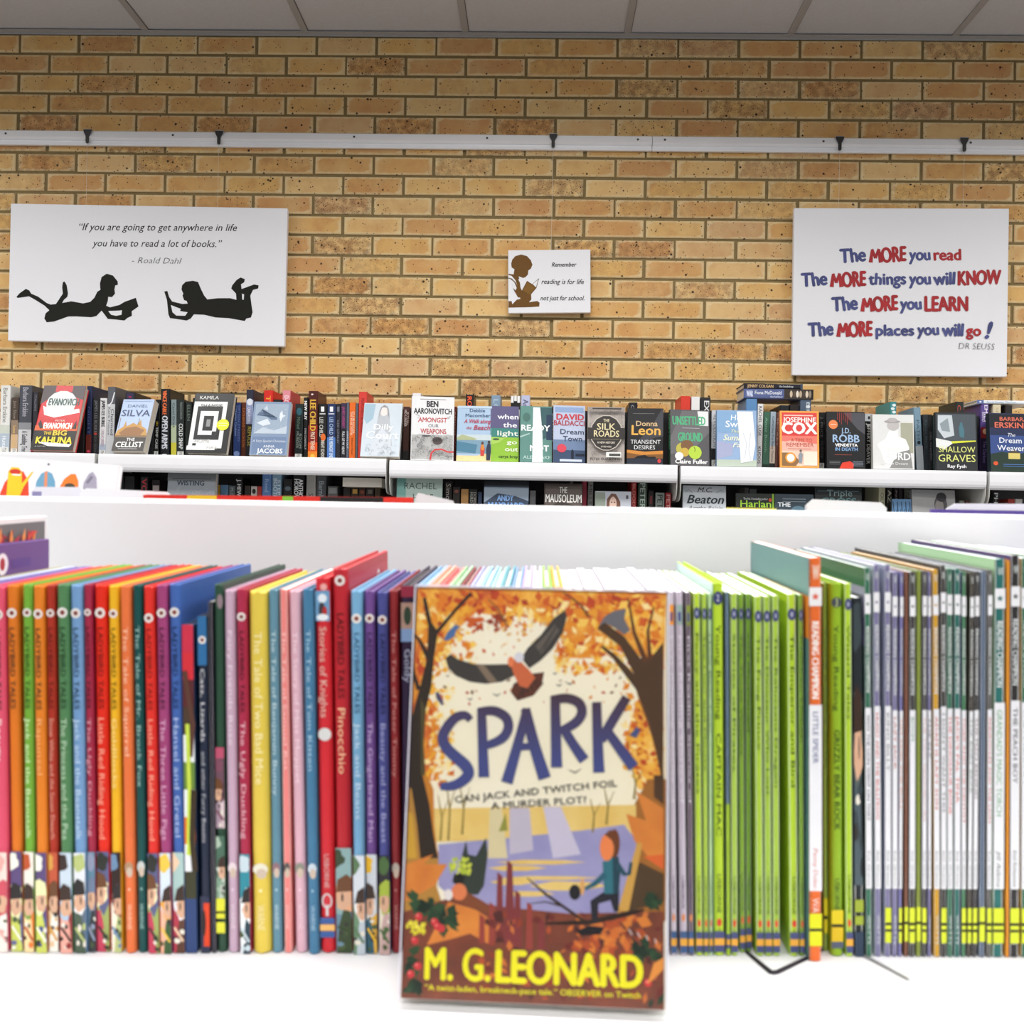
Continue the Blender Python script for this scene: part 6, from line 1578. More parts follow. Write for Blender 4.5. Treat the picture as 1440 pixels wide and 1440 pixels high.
    (778, 823, 570, .03, 5, 9, '#b4bed4', '#1a181a', [
        ('b', 0, 0, 1, .22, '#3c4c68'), ('b', 0, .22, 1, .4, '#6c80a0'), ('b', .05, .88, .95, .97, '#8aa0c4'), ('T', 'DAVID', .1, .96, .75, .1, '#c03a44', .03), ('T', 'BALDACCI', .02, .98, .65, .085, '#a83844', .02),
        ('T', 'Dream', .22, .96, .5, .085, '#34405c', .01), ('T', 'Town', .3, .9, .38, .085, '#34405c', .01), ('e', .26, .25, .15, .075, '#d04858'), ('p', [(.56, .06), (.56, .2), (.6, .24), (.64, .2), (.64, .06)], '#1c2434'), ('b', .7, .12, .98, .16, '#1c2434'), ('b', .2, .02, .9, .06, '#c8d0dc')],
     [('t', 'BALDACCI', .86, .38, .5, .6, '#e4e4e4', .03), ('t', 'DREAM TOWN', .34, .1, .5, .3, '#a83c3c')], 'blue grey thriller with red lettering and a black spine with white capitals, face-out'),
    (825.5, 878, 572.5, .022, 5, 0, '#a8a09a', '#6c645e',
     doodle(7, 130, (.04, .03, .96, .97), '#6c645e') + [
        ('e', .5, .53, .44, .32, '#c0b8ae'), ('e', .5, .53, .415, .305, '#34302e'), ('b', .0, .42, 1, .62, '#34302e'), ('b', .02, .93, .98, .985, '#948c86'), ('b', .12, .945, .9, .97, '#3c3634'),
        ('T', 'THE', .42, .58, .72, .055, '#d8cca8', .01), ('T', 'SILK', .25, .74, .585, .11, '#dccfa4', .01), ('T', 'ROADS', .17, .84, .46, .11, '#dccfa4', .01), ('b', .14, .415, .85, .42, '#a89c7c'),
        ('T', 'A NEW HISTORY', .26, .74, .34, .035, '#e0d8c8', .01), ('T', 'OF THE WORLD', .36, .64, .27, .028, '#e0d8c8', .01), ('b', .5, .1, .9, .19, '#e2e2de'), ('b', .58, .12, .88, .165, '#4a4a48'), ('T', 'PETER FRANKOPAN', .08, .92, .045, .04, '#2c2826', .01)], [],
     'grey patterned history book with a dark round title panel and barcode, face-out'),
    (881.5, 932, 574, .034, 5, -4, '#1a191b', '#1c1c1e', [
        ('p', [(.3, .4), (.5, .55), (.7, .7), (.95, .98), (1, .98), (1, .5)], '#3c3c42'), ('b', .0, .08, 1, .2, '#7c5228'), ('p', [(0, .2), (.4, .16), (1, .18), (1, .24), (.5, .22), (0, .25)], '#c88438'), ('b', 0, .0, 1, .1, '#252a36'), ('p', [(.2, .1), (.3, .14), (.5, .16), (.6, .13), (.8, .13), (.8, .1)], '#14141a'),
        ('T', 'Donna', .25, .84, .68, .09, '#d8b888', .01), ('T', 'Leon', .13, .92, .52, .17, '#e0ab50', .02), ('T', 'TRANSIENT', .1, .93, .36, .07, '#e0e0e0', .0), ('T', 'DESIRES', .2, .78, .26, .07, '#e0e0e0', .0), ('b', .15, .9, .75, .905, '#8c8c8c'), ('e', .9, .055, .05, .035, '#c83c3c')], [],
     'black crime novel with orange lettering over a dusk skyline, face-out with thick pages'),
    (943, 999, 576, .024, 5, 8, '#59575a', '#203c2a', [
        ('p', [(0, .5), (.3, .98), (1, .98), (1, .6), (.6, .3), (0, .2)], '#6c6a6c'), ('p', [(.7, .98), (.98, .98), (.98, .72), (.75, .72)], '#e2e2e2'), ('T', 'UNSETTLED', .06, .9, .73, .15, '#54b080', .02), ('T', 'GROUND', .2, .82, .44, .15, '#54b080', .02), ('b', .3, .67, .75, .675, '#d8d8d8'),
        ('e', .3, .3, .16, .11, '#b8b04c'), ('e', .42, .36, .16, .1, '#7c5a3c'), ('e', .36, .24, .12, .08, '#c8a84c'), ('e', .63, .24, .17, .12, '#b4d048'), ('l', [(.6, .34), (.63, .3), (.62, .25)], .002, '#3c4420'), ('e', .22, .17, .11, .07, '#e8e4e4'), ('T', 'Claire Fuller', .12, .95, .04, .07, '#f0f0ee', .03)],
     [('t', 'UNSETTLED', .92, .3, .5, .7, '#4ca070', .02)], 'grey cover with green capitals and two apples, face-out on the top wall shelf'),
    (1008, 1064, 577, .024, 5, 0, '#93aed0', '#7c98bc', [
        ('b', 0, 0, 1, .12, '#b8c4b4'), ('p', [(0, .12), (.4, .2), (.4, .4), (0, .45)], '#a4aac8'), ('b', 0, .6, .5, .98, '#84a8cc'), ('T', 'Holly', .35, .8, .82, .1, '#eef2f8', .0, .1), ('T', 'Swann', .22, .9, .7, .11, '#eef2f8', .01), ('T', 'The', .36, .55, .6, .05, '#e8e8a8', 0, .3),
        ('T', 'Summer', .16, .9, .46, .1, '#f0f0d0', .01, .3), ('T', 'Fair', .4, .75, .34, .08, '#f0f0e0', .01, .3), ('p', [(.5, .98), (.9, .98), (.97, .4), (.9, .1), (.6, .06), (.55, .6)], '#e6e9ec'), ('l', [(.66, .6), (.75, .4), (.7, .15)], .002, '#c4ccd4'), ('l', [(.85, .6), (.8, .3), (.86, .1)], .002, '#c4ccd4')], [],  # the broad pale shape is glare painted over the lettering
     'pale blue summer novel with a broad white streak, face-out on the top wall shelf'),
    (1097, 1152, 578, .022, 5, 0, '#eda24c', '#b05a2c', [
        ('b', .05, .03, .95, .97, '#f0ccb8'), ('b', .05, .55, .95, .97, '#d6423e'), ('p', [(.05, .56), (.95, .56), (.95, .42), (.05, .46)], '#e4786a'), ('p', [(.05, .44), (.3, .48), (.95, .42), (.95, .3), (.05, .3)], '#eeb4a4'), ('b', .1, .91, .85, .93, '#f0c8b8'),
        ('T', 'JOSEPHINE', .08, .92, .8, .085, '#f6eee8', .02), ('T', 'COX', .06, .94, .6, .19, '#f8f2ec', .04), ('T', 'A TIME TO', .28, .82, .45, .065, '#c05a48', .0), ('T', 'REMEMBER', .16, .86, .37, .065, '#c05a48', .0), ('b', .2, .33, .8, .335, '#a86a5a'),
        ('p', [(.05, .03), (.05, .26), (.3, .26), (.5, .12), (.4, .03)], '#8c6a44'), ('e', .27, .17, .14, .095, '#e89838'), ('e', .27, .17, .1, .07, '#f6efe4'), ('p', [(.48, .08), (.47, .22), (.52, .28), (.58, .24), (.56, .08)], '#8c949c'), ('e', .53, .3, .03, .02, '#6c6058'), ('b', .6, .04, .95, .28, '#f0e0d0')], [],
     'red and orange saga cover with large white capitals, face-out on the top wall shelf'),
    (1163, 1217, 579, .022, 5, 0, '#19191c', '#1c1c1e', [
        ('p', [(.45, .98), (1, .98), (1, .6), (.8, .7)], '#4a4a50'), ('T', 'J.D.', .38, .62, .62, .09, '#9cb8d8', .01), ('T', 'ROBB', .16, .85, .46, .13, '#9cb8d8', .02), ('T', 'VENDETTA', .22, .8, .385, .05, '#f0f0f0', .04), ('T', 'IN DEATH', .22, .8, .31, .055, '#7ca0cc', .03),
        ('b', .2, .235, .65, .24, '#c05a4c'), ('p', [(.32, .0), (.4, .1), (.6, .13), (.7, .08), (.68, .0)], '#d8402c'), ('e', .17, .77, .12, .08, '#e8824c'), ('b', .1, .765, .25, .775, '#f0d8c8')]
        + [('b', .28 + .05 * k, .85 - .04 * (k % 3), .29 + .05 * k, .98, '#b04038') for k in range(8)] + [('b', .66, .12 - .025 * k, .94, .125 - .025 * k, '#a8b0c0') for k in range(4)] + [('b', .06, .12 - .025 * k, .34, .125 - .025 * k, '#8c8c90') for k in range(3)], [],
     'black thriller with blue capitals and an orange round sticker, face-out'),
    (1228, 1286, 583, .024, 5, 0, '#dcdcda', '#b4b4b0', [
        ('b', .68, .3, .98, .85, '#a8a894'), ('p', [(.2, .3), (.1, .45), (.3, .55), (.4, .7), (.42, .85), (.6, .85), (.62, .6), (.8, .55), (.88, .4), (.86, .2), (.5, .02), (.3, .05)], '#eeeeec'), ('p', [(.4, .02), (.6, .3), (.9, .36), (.96, .02)], '#8c8c8a'),  # pale bust print, its white also standing in for glare
        ('e', .5, .8, .15, .1, '#bcb8b6'), ('e', .48, .87, .2, .03, '#a09c9c'), ('e', .48, .9, .12, .04, '#b4b0b0'), ('T', 'Maggie', .22, .82, .34, .09, '#f4f4f2', .02), ('T', 'FORD', .3, .9, .17, .13, '#f6f6f4', .02), ('T', 'A New Dream', .18, .84, .08, .05, '#e8e8e6', .0)], [],
     'faded white and grey cover with a bust in a hat on the top shelf'),
    (1317, 1375, 580, .02, 5, 0, '#2b2d2f', '#2c2e30', [
        ('b', .03, .5, .97, .97, '#4c545a'), ('p', [(.06, .95), (.4, .95), (.45, .6), (.2, .55), (.05, .7)], '#c4ccd2'), ('p', [(.1, .8), (.3, .9), (.35, .66), (.15, .68)], '#8c989e'), ('p', [(.58, .58), (.56, .74), (.6, .8), (.66, .78), (.7, .66), (.68, .56)], '#4a7480'), ('e', .62, .8, .035, .03, '#4a7480'),
        ('p', [(.0, .54), (.36, .5), (.97, .52), (.97, .5), (.36, .46), (0, .42)], '#d8dc3c'), ('p', [(0, .55), (.36, .5), (.4, .46), (.2, .36), (0, .4)], '#e2e4e2'), ('T', 'SHALLOW', .06, .95, .31, .1, '#e0e484', .0), ('T', 'GRAVES', .05, .95, .15, .12, '#e0e484', .0), ('T', 'Ray Fysh', .27, .72, .045, .055, '#f0f0f0', .02)], [],
     'dark grey cover with a yellow slash and pale yellow capitals, face-out'),
    (1394, 1452, 581, .026, 5, 6, '#2c3350', '#2a3338', [
        ('b', 0, .75, 1, .98, '#24262c'), ('b', 0, .3, 1, .62, '#3c5088'), ('p', [(0, .3), (.3, .34), (.7, .3), (1, .36), (1, .0), (0, .0)], '#2c3c34'), ('b', .45, .22, .75, .32, '#d8c474'), ('p', [(.42, .32), (.6, .38), (.78, .32)], '#5a5040'), ('e', .12, .14, .06, .035, '#d85a34'),
        ('T', 'BARBARA', .26, .98, .87, .065, '#d8705c', .02), ('T', 'ERSKINE', .13, .98, .75, .09, '#d8705c', .03), ('T', 'The', .45, .64, .6, .06, '#e8ecf4', 0, .3), ('T', 'Dream', .23, .8, .49, .09, '#e8ecf4', .01), ('T', 'Weavers', .17, .95, .36, .09, '#e8ecf4', .01), ('b', .3, .12, .9, .13, '#5c80b8'), ('b', .3, .09, .9, .1, '#5c80b8')], [],
     'dark blue novel with a lit cottage at night, last face-out at the right end'),
]
LOWFO = [
    (231, 299, 664, .03, 6, 0, '#8e949a', '#6c7074', [('b', 0, .86, 1, 1, '#787c7e'), ('p', [(0, .2), (.2, .5), (.35, .4), (.6, .55), (1, .35), (1, 0), (0, 0)], '#6c747c'), ('T', 'WISTING', .2, .76, .79, .075, '#3a4454', .03), ('b', .1, .89, .9, .9, '#3c4044')] + doodle(3, 60, (.04, .1, .96, .74), '#b8bcc0'), [],
     'grey frosted forest cover with dark blue capitals on the lower wall shelf'),
    (556, 620, 670, .026, 6, 4, '#b4c8c0', '#6ca098', [('b', 0, .3, 1, .5, '#c8c4bc'), ('b', 0, .5, .2, 1, '#7cb0a8'), ('T', 'RACHEL', .16, .88, .8, .1, '#4c5c58', .0), ('T', 'HORE', .36, .8, .6, .12, '#4c5c58', .0), ('b', 0, .0, 1, .3, '#d4bcb0')], [],
     'pale teal cover with thin dark capitals on the lower wall shelf'),
    (679, 742, 675, .026, 6, 0, '#39465a', '#28303c', [('p', [(0, .62), (.3, .78), (.7, .74), (1, .66), (1, .88), (0, .88)], '#8c9cac'), ('p', [(0, .5), (.4, .62), (1, .56), (1, .3), (0, .3)], '#2c343c'), ('b', 0, .9, 1, 1, '#1c2026'), ('T', 'ANDY', .3, .66, .66, .085, '#7ca4d8', .03), ('T', 'MAYNARD', .1, .9, .53, .1, '#6c94cc', .03)], [],
     'stormy blue landscape cover on the lower wall shelf, left of the grey white lettered one'),
    (764, 818, 680, .024, 6, 0, '#4e4541', '#2c2826', [('b', .04, .5, .96, .96, '#5c524c'), ('p', [(.04, .55), (.4, .7), (.96, .6), (.96, .5), (.04, .5)], '#3c3430'), ('T', 'THE', .4, .6, .84, .1, '#e8e4de', .0), ('T', 'MAUSOLEUM', .04, .98, .68, .13, '#f2f0ec', .012)], [],
     'brown grey cover with tall white capitals on the lower wall shelf'),
    (836, 887, 691, .02, 6, 0, '#b8bcc6', '#8c9098', [('p', [(.0, .98), (.28, .98), (.3, .5), (0, .5)], '#8a9488'), ('p', [(.3, .5), (.33, .85), (.45, .96), (.58, .95), (.7, .8), (.72, .5)], '#6c4a3c'), ('e', .5, .76, .1, .14, '#d8b8a8'), ('b', .86, .86, .92, .93, '#4a4c58'), ('e', .46, .79, .02, .012, '#4a3a34'), ('e', .54, .79, .02, .012, '#4a3a34'), ('b', .46, .69, .54, .7, '#b07468')]
        , [], 'pale cover with a long haired woman looking out, on the lower wall shelf'),
    (960, 1021, 683, .024, 6, 0, '#c4cad0', '#8c9298', [('T', 'M.C.', .34, .68, .89, .08, '#3c4248', .01, .3), ('T', 'Beaton', .1, .95, .7, .14, '#2c3238', .02, .3), ('T', 'Agatha Raisin', .12, .92, .59, .07, '#6c7278', .01, .3), ('l', [(.06, .9), (.14, .93), (.22, .88)], .0015, '#6c7278'), ('l', [(.78, .88), (.88, .93), (.95, .9)], .0015, '#6c7278')], [],
     'pale silver cover with dark blue script on the lower wall shelf'),
    (1035, 1089, 694, .024, 6, 0, '#2a2f2c', '#1c201e', [('b', .95, 0, 1, 1, '#8cb83c'), ('T', 'The No.1 bestselling author', .2, .84, .88, .04, '#c8ccc8', .01), ('e', .9, .88, .04, .035, '#d85a3c'), ('T', 'Harlan', .12, .92, .74, .13, '#a8d83c', .01), ('T', 'COBEN', .1, .92, .55, .14, '#a8d83c', .01)], [],
     'black cover with lime green lettering on the lower wall shelf'),
    (1090, 1145, 695, .024, 6, 0, '#3c4a54', '#262e34', [('b', .2, .9, .8, .915, '#8c9aa4'), ('b', .2, .85, .8, .865, '#8c9aa4'), ('e', .6, .66, .2, .12, '#5c7c8c'), ('T', 'THE', .08, .4, .76, .08, '#e8ecf0', .03)], [],
     'dark blue grey cover beside the lime lettered black one on the lower wall shelf'),
    (1147, 1213, 683, .024, 6, 0, '#2a2f30', '#1c2020', [('b', .06, .9, .94, .92, '#5c6c70'), ('T', 'Triple', .26, .8, .83, .1, '#8ca8a8', .0), ('T', 'CROSS', .14, .88, .7, .1, '#5c8888', .03)], [],
     'near black cover with pale teal capitals on the lower wall shelf'),
    (1256, 1283, 702, .016, 6, 0, '#5c84ac', '#3c4c5c', [('b', 0, .2, 1, .5, '#a4b4c0')] + [('l', [(.1 + .2 * k, 0), (.14 + .2 * k, .5), (.05 + .22 * k, .95)], .0022, '#1c1e22') for k in range(5)] + [('l', [(.12 + .2 * k, .5), (.25 + .2 * k, .8)], .0014, '#1c1e22') for k in range(4)], [],
     'small blue cover with bare black trees on the lower wall shelf'),
    (1285, 1348, 689, .024, 6, 5, '#a2a2a2', '#7c7c7c', [('p', [(.4, .3), (.5, .55), (.55, .7), (.6, .55), (.9, .45), (.95, .2), (.5, .2)], '#7c7a7c'), ('e', .66, .76, .15, .16, '#5a5658'), ('e', .63, .72, .1, .12, '#94908e'), ('e', .68, .88, .12, .08, '#3c3a3c')], [],
     'grey cover with a dark haired woman in profile on the lower wall shelf'),
]
def place_faces(rows, low, group):
    for (a, b, yt, t, bk, yaw, col, scol, F, Sp, label) in rows:
        Z = bay_z((a + b) / 2, low)
        w, h, M = face_fit(a, b, yt, 3.512 if not low else 3.53, Z, t, bk, yaw)
        book('hardback_book' if h > .22 else 'paperback_book', M, w, h, t, col, label, group, hard=h > .22, front=ops(F), spine=ops(Sp), spine_col=scol, pages='#cfc6b6', step=0.0001)
place_faces(FO, False, GF)
place_faces(LOWFO, True, GL2)
LOWSP = [
    (141, 149, 0, 678, '#5c7c94', [], 'grey blue spine at the left end of the lower wall shelf, beside the surfboard book', None),
    (164, 174.5, 0, 664, '#1c1a1a', [('t', 'DARK', .95, .7, .5, .5, '#6c685c')], 'black spine with brownish lettering left of the red lettered one, lower wall shelf', None),
    (175.5, 189, 0, 670, '#201f22', [], 'plain near black spine between the brown lettered and red lettered ones, lower wall shelf', None),
    (198, 208, 0, 671, '#2a2a2e', [('t', 'VOX', .97, .6, .5, .7, '#c83c40', .03)], 'dark spine with bold red capitals on the lower wall shelf', None),
    (214, 225, 0, 675, '#241c1c', [('b', .1, .8, .9, .9, '#a89c98')], 'dark brown spine with a pale band left of the frosted forest cover', None),
    (301.5, 309, 0, 682, '#c8902c', [], 'mustard spine right of the frosted forest cover', None),
    (310, 320.5, 0, 682, '#6488a8', [], 'light blue spine right of the mustard one', None),
    (321.5, 331, 0, 683, '#5c6468', [('t', 'PLOT', .96, .7, .5, .4, '#a8acb0')], 'grey spine right of the light blue one, lower wall shelf', None),
    (332, 341, 0, 672, '#1c1c1c', [('t', 'J. HEWSON', .97, .5, .5, .6, '#dcdcdc', .02)], 'black spine with large white capitals, taller than its grey neighbour', None),
    (344, 352, 0, 683, '#302824', [], 'dark umber spine left of the red and white one, lower wall shelf', None),
    (353, 361.5, 0, 684, '#c8c0b8', [('e', .5, .9, .3, .05, '#2a2624')], 'white spine with a black mark left of the small red one', None),
    (362, 368, 0, 684, '#a83430', [], 'small red spine left of the tall blue pair', None),
    (369, 382, 0, 665, '#5c80b4', [('t', 'Reed', .9, .7, .5, .4, '#a4bcdc')], 'tall blue spine, left of the tall blue pair', None),
    (383, 396, 0, 666, '#7c9cb4', [('t', 'BOOTH', .92, .6, .35, .4, '#d8e4ec', .01), ('t', 'STEP', .9, .66, .75, .3, '#d8e4ec')], 'tall light blue spine with white capitals, right of the tall blue pair', None),
    (399, 411, 0, 674, '#201e20', [('e', .5, .84, .35, .04, '#5c6c74')], 'dark spine between the light blue and the white capital black spine', None),
    (412.5, 428, 0, 665, '#191918', [('t', 'ANTHONY', .9, .5, .7, .4, '#e0e0e0', .03), ('t', 'HOROWITZ', .9, .45, .3, .36, '#e0e0e0', .03)], 'wide black spine with two lines of white capitals', None),
    (431, 444.5, 0, 667, '#9c9a94', [('t', 'SAY', .7, .5, .5, .5, '#5c5a58')], 'pale stone spine right of the wide black one', None),
    (445.5, 459, 0, 668, '#4c5054', [('t', 'Barnhill', .9, .55, .5, .5, '#a0a8ac')], 'dark grey spine with silver lettering right of the pale stone one', None),
    (461, 475, 0, 684, '#5c5c5c', [('b', .1, .86, .9, .97, '#8a8a8a')], 'short grey spine left of the lying white paged book', None),
    (483, 493, 0, 686, '#241e1a', [], 'first short dark spine under the lying white paged book', None),
    (494, 504, 0, 686, '#2c2218', [('b', .2, .88, .85, .97, '#c89a4c')], 'short dark spine with a yellow picture under the lying white paged book', None),
    (505, 514, 0, 686, '#3a241c', [('b', .2, .88, .8, .95, '#8c4a34')], 'short brown spine with a rust patch under the lying white paged book', None),
    (515, 526, 0, 686, '#26201e', [('b', .2, .88, .8, .96, '#6c645c')], 'short dark spine with a grey patch under the lying white paged book', None),
    (527, 535, 0, 686, '#4a3c28', [], 'last short olive brown spine under the lying white paged book', None),
    (625.5, 636, 0, 677, '#1c1a1a', [('t', 'Simone', .96, .55, .5, .6, '#b8b0a8', .01)], 'black spine with cream script right of the pale teal cover', None),
    (637, 647, 0, 685, '#2c2622', [('e', .5, .92, .3, .03, '#8c5044')], 'dark spine with a rosy mark left of the tan one', None),
    (648.5, 659, 0, 688, '#b88a54', [], 'tan spine between dark ones on the lower wall shelf', None),
    (660, 671.5, 0, 688, '#20201e', [('t', 'DORIS', .94, .72, .7, .34, '#b0b0a8'), ('t', 'HURD', .94, .74, .3, .34, '#b0b0a8')], 'black spine with two lines of grey capitals right of the tan one', None),
    (672.5, 678, 0, 692, '#3c4c6c', [], 'thin dark blue spine left of the stormy landscape cover', None),
    (745, 753.5, 0, 690, '#84868a', [], 'grey spine right of the stormy landscape cover', None),
    (802, 806, 0, 676, '#6c6c6a', [], 'thin grey spine rising behind the tall white capitals cover', None),
    (819, 825.5, 0, 676, '#a03448', [('t', 'ROSE', .5, .3, .5, .5, '#d8a0a8')], 'pinkish red spine right of the tall white capitals cover', None),
    (827, 834.5, 0, 673, '#8c8c8a', [('t', 'MILLS', .9, .6, .5, .5, '#4a4a4a')], 'grey white spine left of the long haired woman cover', None),
    (888, 895.5, 0, 676, '#a82c28', [('t', 'BLOOD', .95, .6, .5, .5, '#d89890')], 'red spine right of the long haired woman cover', None),
    (897.5, 910.5, 0, 676, '#3c4c42', [('t', 'PETER', .96, .55, .5, .55, '#b4c4b8', .02)], 'dark green spine with pale capitals on the lower wall shelf', None),
    (912, 919.5, 0, 690, '#1c1818', [('t', 'RED', .9, .75, .5, .4, '#a03c3c')], 'short black spine between the dark green and grey capitals ones', None),
    (922, 934.5, 0, 693, '#8c9490', [('t', 'PETE', .96, .62, .5, .6, '#3a4440', .02)], 'short grey spine with dark capitals left of the red one', None),
    (936, 944, 0, 693, '#a83034', [('t', 'PETE', .96, .62, .5, .6, '#d8a8a4', .02)], 'short red spine with pale capitals beside the bay joint', None),
    (1047, 1053, 0, 686, '#5c5a58', [], 'thin grey spine rising behind the lime lettered black cover', None),
    (1054, 1064, 0, 688, '#6c7070', [], 'grey paperback under the slanting dark book, behind the lime lettered cover', None),
    (1236, 1245.5, 0, 684, '#c8c6a8', [('t', 'OLIVE', .9, .6, .5, .5, '#8c8a70')], 'cream spine right of the pale teal capitals cover', None),
    (1247, 1255, 0, 685, '#26241e', [('t', 'AZ', .95, .75, .5, .6, '#c8c4b0', .02)], 'black spine with cream capitals right of the cream one', None),
    (1258, 1263, 0, 686, '#2a1e20', [('t', 'NOIR', .95, .6, .5, .4, '#a89c98')], 'thin dark spine behind the bare trees cover, left of two', None),
    (1264, 1270, 0, 686, '#241c1c', [], 'thin dark spine behind the bare trees cover, right of two', None),
    (1272, 1282, 0, 686, '#5a5c54', [('t', 'FALL', .95, .7, .5, .4, '#a8a898')], 'grey green spine left of the dark haired profile cover', None),
    (1349, 1356, 0, 704, '#8c9084', [], 'short sage spine left of the right hand bay joint', None),
    (1357, 1364, 0, 705, '#6c3c34', [], 'short brown red spine left of the right hand bay joint', None),
    (1396.5, 1405, 0, 690, '#161616', [('t', 'PHILIP', .96, .55, .5, .6, '#dcdcdc', .03)], 'black spine with white capitals at the right end of the lower wall shelf', None),
    (1418, 1427, 0, 702, '#a83c34', [], 'short red spine near the right end of the lower wall shelf', None),
    (1428, 1438, 0, 702, '#c4c0bc', [], 'short white spine near the right end of the lower wall shelf', None),
]
place_spines(LOWSP, True, GL1, 0.12)

# ---- books lying flat
def lying(x0p, x1p, ytop, ybot, Y, col, spine_ops, label, depth=0.14, group=None, hard=True, pages='#d8ccb4', yaw=0.0, dz=0.0, flip=False, zfix=None):
    zt, zb = at_y((x0p + x1p) / 2, ytop, Y).z, at_y((x0p + x1p) / 2, ybot, Y).z
    if zfix is not None:
        zt, zb = zfix + (zt - zb), zfix
    X0, X1 = at_y(x0p, ytop, Y).x, at_y(x1p, ytop, Y).x
    h, t = X1 - X0, zt - zb
    # spine-out, then tipped a quarter turn clockwise: head of the spine to the right... reading left to right
    M = Matrix.Translation((X0, Y, zb + dz)) @ Matrix.Rotation(yaw, 4, 'Z') @ Matrix.Rotation(R(-90), 4, 'Y') @ Matrix.Translation((t if False else 0, 0, 0)) @ RZ90
    # local z (height) must run along -x for the lettering to read left to right
    M = Matrix.Translation((X1, Y, zb + dz)) @ Matrix.Rotation(yaw, 4, 'Z') @ Matrix.Rotation(R(-90), 4, 'Y') @ Matrix.Translation((t, 0, 0)) @ RZ90
    if flip:
        M = Matrix.Translation((X0, Y + depth, zb + dz)) @ Matrix.Rotation(R(180) + yaw, 4, 'Z') @ Matrix.Rotation(R(-90), 4, 'Y') @ Matrix.Translation((t, 0, 0)) @ RZ90
    book('hardback_book' if hard else 'paperback_book', M, depth, h, t, col, label, group, hard=hard, spine=ops(spine_ops) if spine_ops else None, pages=pages, step=0.0001)
    return zt
ztal = max(at_y(1057, 561, 3.585).z, at_y(1133, 562, 3.585).z) + 0.0006
z1 = lying(1046, 1144, 548, 562, 3.582, '#54608c', [('r', 0, .42, '#3a322c'), ('r', .0, .03, '#1c1a18'), ('t', 'Fiona McDonald', .84, .46, .62, .34, '#e8ecf4', .01), ('t', 'WAR', .96, .87, .5, .6, '#c8d0e8', .02), ('t', 'the harbour', .62, .44, .22, .2, '#c8d0e8')]
    + [('e', .5, .05 + .045 * k, .35, .02, c) for k, c in enumerate(('#8c7c6c', '#d8c8b4', '#4a4038', '#b8a48c', '#e0d4c4', '#5c4c40', '#c8b49c', '#3c342c'))],
    'blue lying book with a row of faces, lower of the two stacked across tall hardbacks', zfix=ztal)
lying(1046, 1129, 540.5, 547.5, 3.582, '#1e2026', [('r', .44, 1, '#242028'), ('t', 'JENNY COLGAN', .94, .5, .5, .6, '#c8a878', .02), ('t', 'the bookshop', .4, .16, .5, .4, '#c8ccd0'), ('r', 0, .04, '#3c4a5c')],
    'black lying book, upper of the two stacked across tall hardbacks', zfix=z1 + 0.0006)
zt3 = max(at_y(1385, 568, 3.585).z, at_y(1402, 569, 3.585).z, at_y(1419, 570, 3.585).z) + 0.0006
lying(1374, 1452, 562, 567, 3.582, '#dfe4ec', [('r', .88, 1, '#5c6ca0'), ('e', .5, .94, .2, .02, '#e8ecf4'), ('t', 'Secret Evening, The Foot', .82, .3, .5, .5, '#9cb4c4')],
    'thin white and blue book lying across the tops at the right end', zfix=zt3)
zt4 = max(at_y(x, 686, 3.597).z for x in (488, 530)) + 0.0006
lying(482, 537, 671, 684, 3.56, '#8c8478', None, 'book lying with its white pages outward on short spines, lower wall shelf', flip=True, hard=False, pages='#e4ded2', zfix=zt4)
# a slanting dark book laid over the grey spines behind the lime lettered cover
pz = at_y(1060, 688, 3.60).z + 0.002
h_, t_, w_ = 0.21, 0.016, 0.135
xL, xR = at_y(1050, 680, 3.60).x, at_y(1145, 700, 3.60).x
Ms = Matrix.Translation((xR, 3.61, LOW_Z + 0.115)) @ Matrix.Rotation(R(9), 4, 'Y') @ Matrix.Rotation(R(-90), 4, 'Y') @ Matrix.Translation((t_, 0, 0)) @ RZ90

# ---------------------------------------------------------------- far side of the near bookcase: the tops of things standing there
FY = 0.735
GFAR = 'books standing on the far side of the near bookcase'
# picture book with surfboards, face towards us
def art_surf(p):
    q = PX(MSURF, p.W, p.H, 0, 530, 6)
    p.rect(0.0, 0.0, 1, 1, '#e2e0e4')
    def E(cx, cy, rx, ry, c):
        u, v = q.uv(cx, cy); u2, v2 = q.uv(cx + rx, cy + ry)
        p.ell(u, v, abs(u2 - u), abs(v2 - v), c, 28)
    def P(L, c): p.poly([(min(max(u, .002), .998), min(max(v, .002), .998)) for u, v in q.pts(L)], c)
    P([(-10, 1010), (40, 890), (90, 830), (150, 790), (200, 800), (240, 880), (245, 1010)], '#d8482c')
    P([(55, 1010), (70, 800), (100, 760), (160, 765), (185, 800), (185, 900), (270, 800), (285, 800), (200, 930), (165, 1010)], '#e8c02c')
    E(130, 800, 46, 26, '#c83c2c'); E(140, 826, 40, 10, '#f0ece0')
    P([(285, 1010), (310, 880), (350, 815), (395, 795), (440, 815), (465, 880), (470, 1010)], '#6a9cb8')
    P([(365, 1010), (380, 800), (402, 796), (398, 1010)], '#d88a64')
    P([(510, 920), (545, 860), (600, 820), (640, 820), (662, 880), (660, 1010), (500, 1010)], '#e07a30'); E(590, 925, 40, 30, '#4a4438')
    P([(690, 1010), (710, 890), (750, 820), (785, 800), (815, 850), (820, 1010)], '#a09cac')
    P([(725, 890), (770, 830), (790, 850), (745, 905)], '#7c7888')
    E(412, 738, 8, 10, '#5c5a5c')
a = at_y(145, 655, 0.80)
x_r = a.x
MSURF = Matrix.Translation((x_r - 0.26, 0.770, NZ + 0.001)) @ Matrix.Rotation(R(3.0), 4, 'Y') @ Matrix.Rotation(R(-6), 4, 'X')
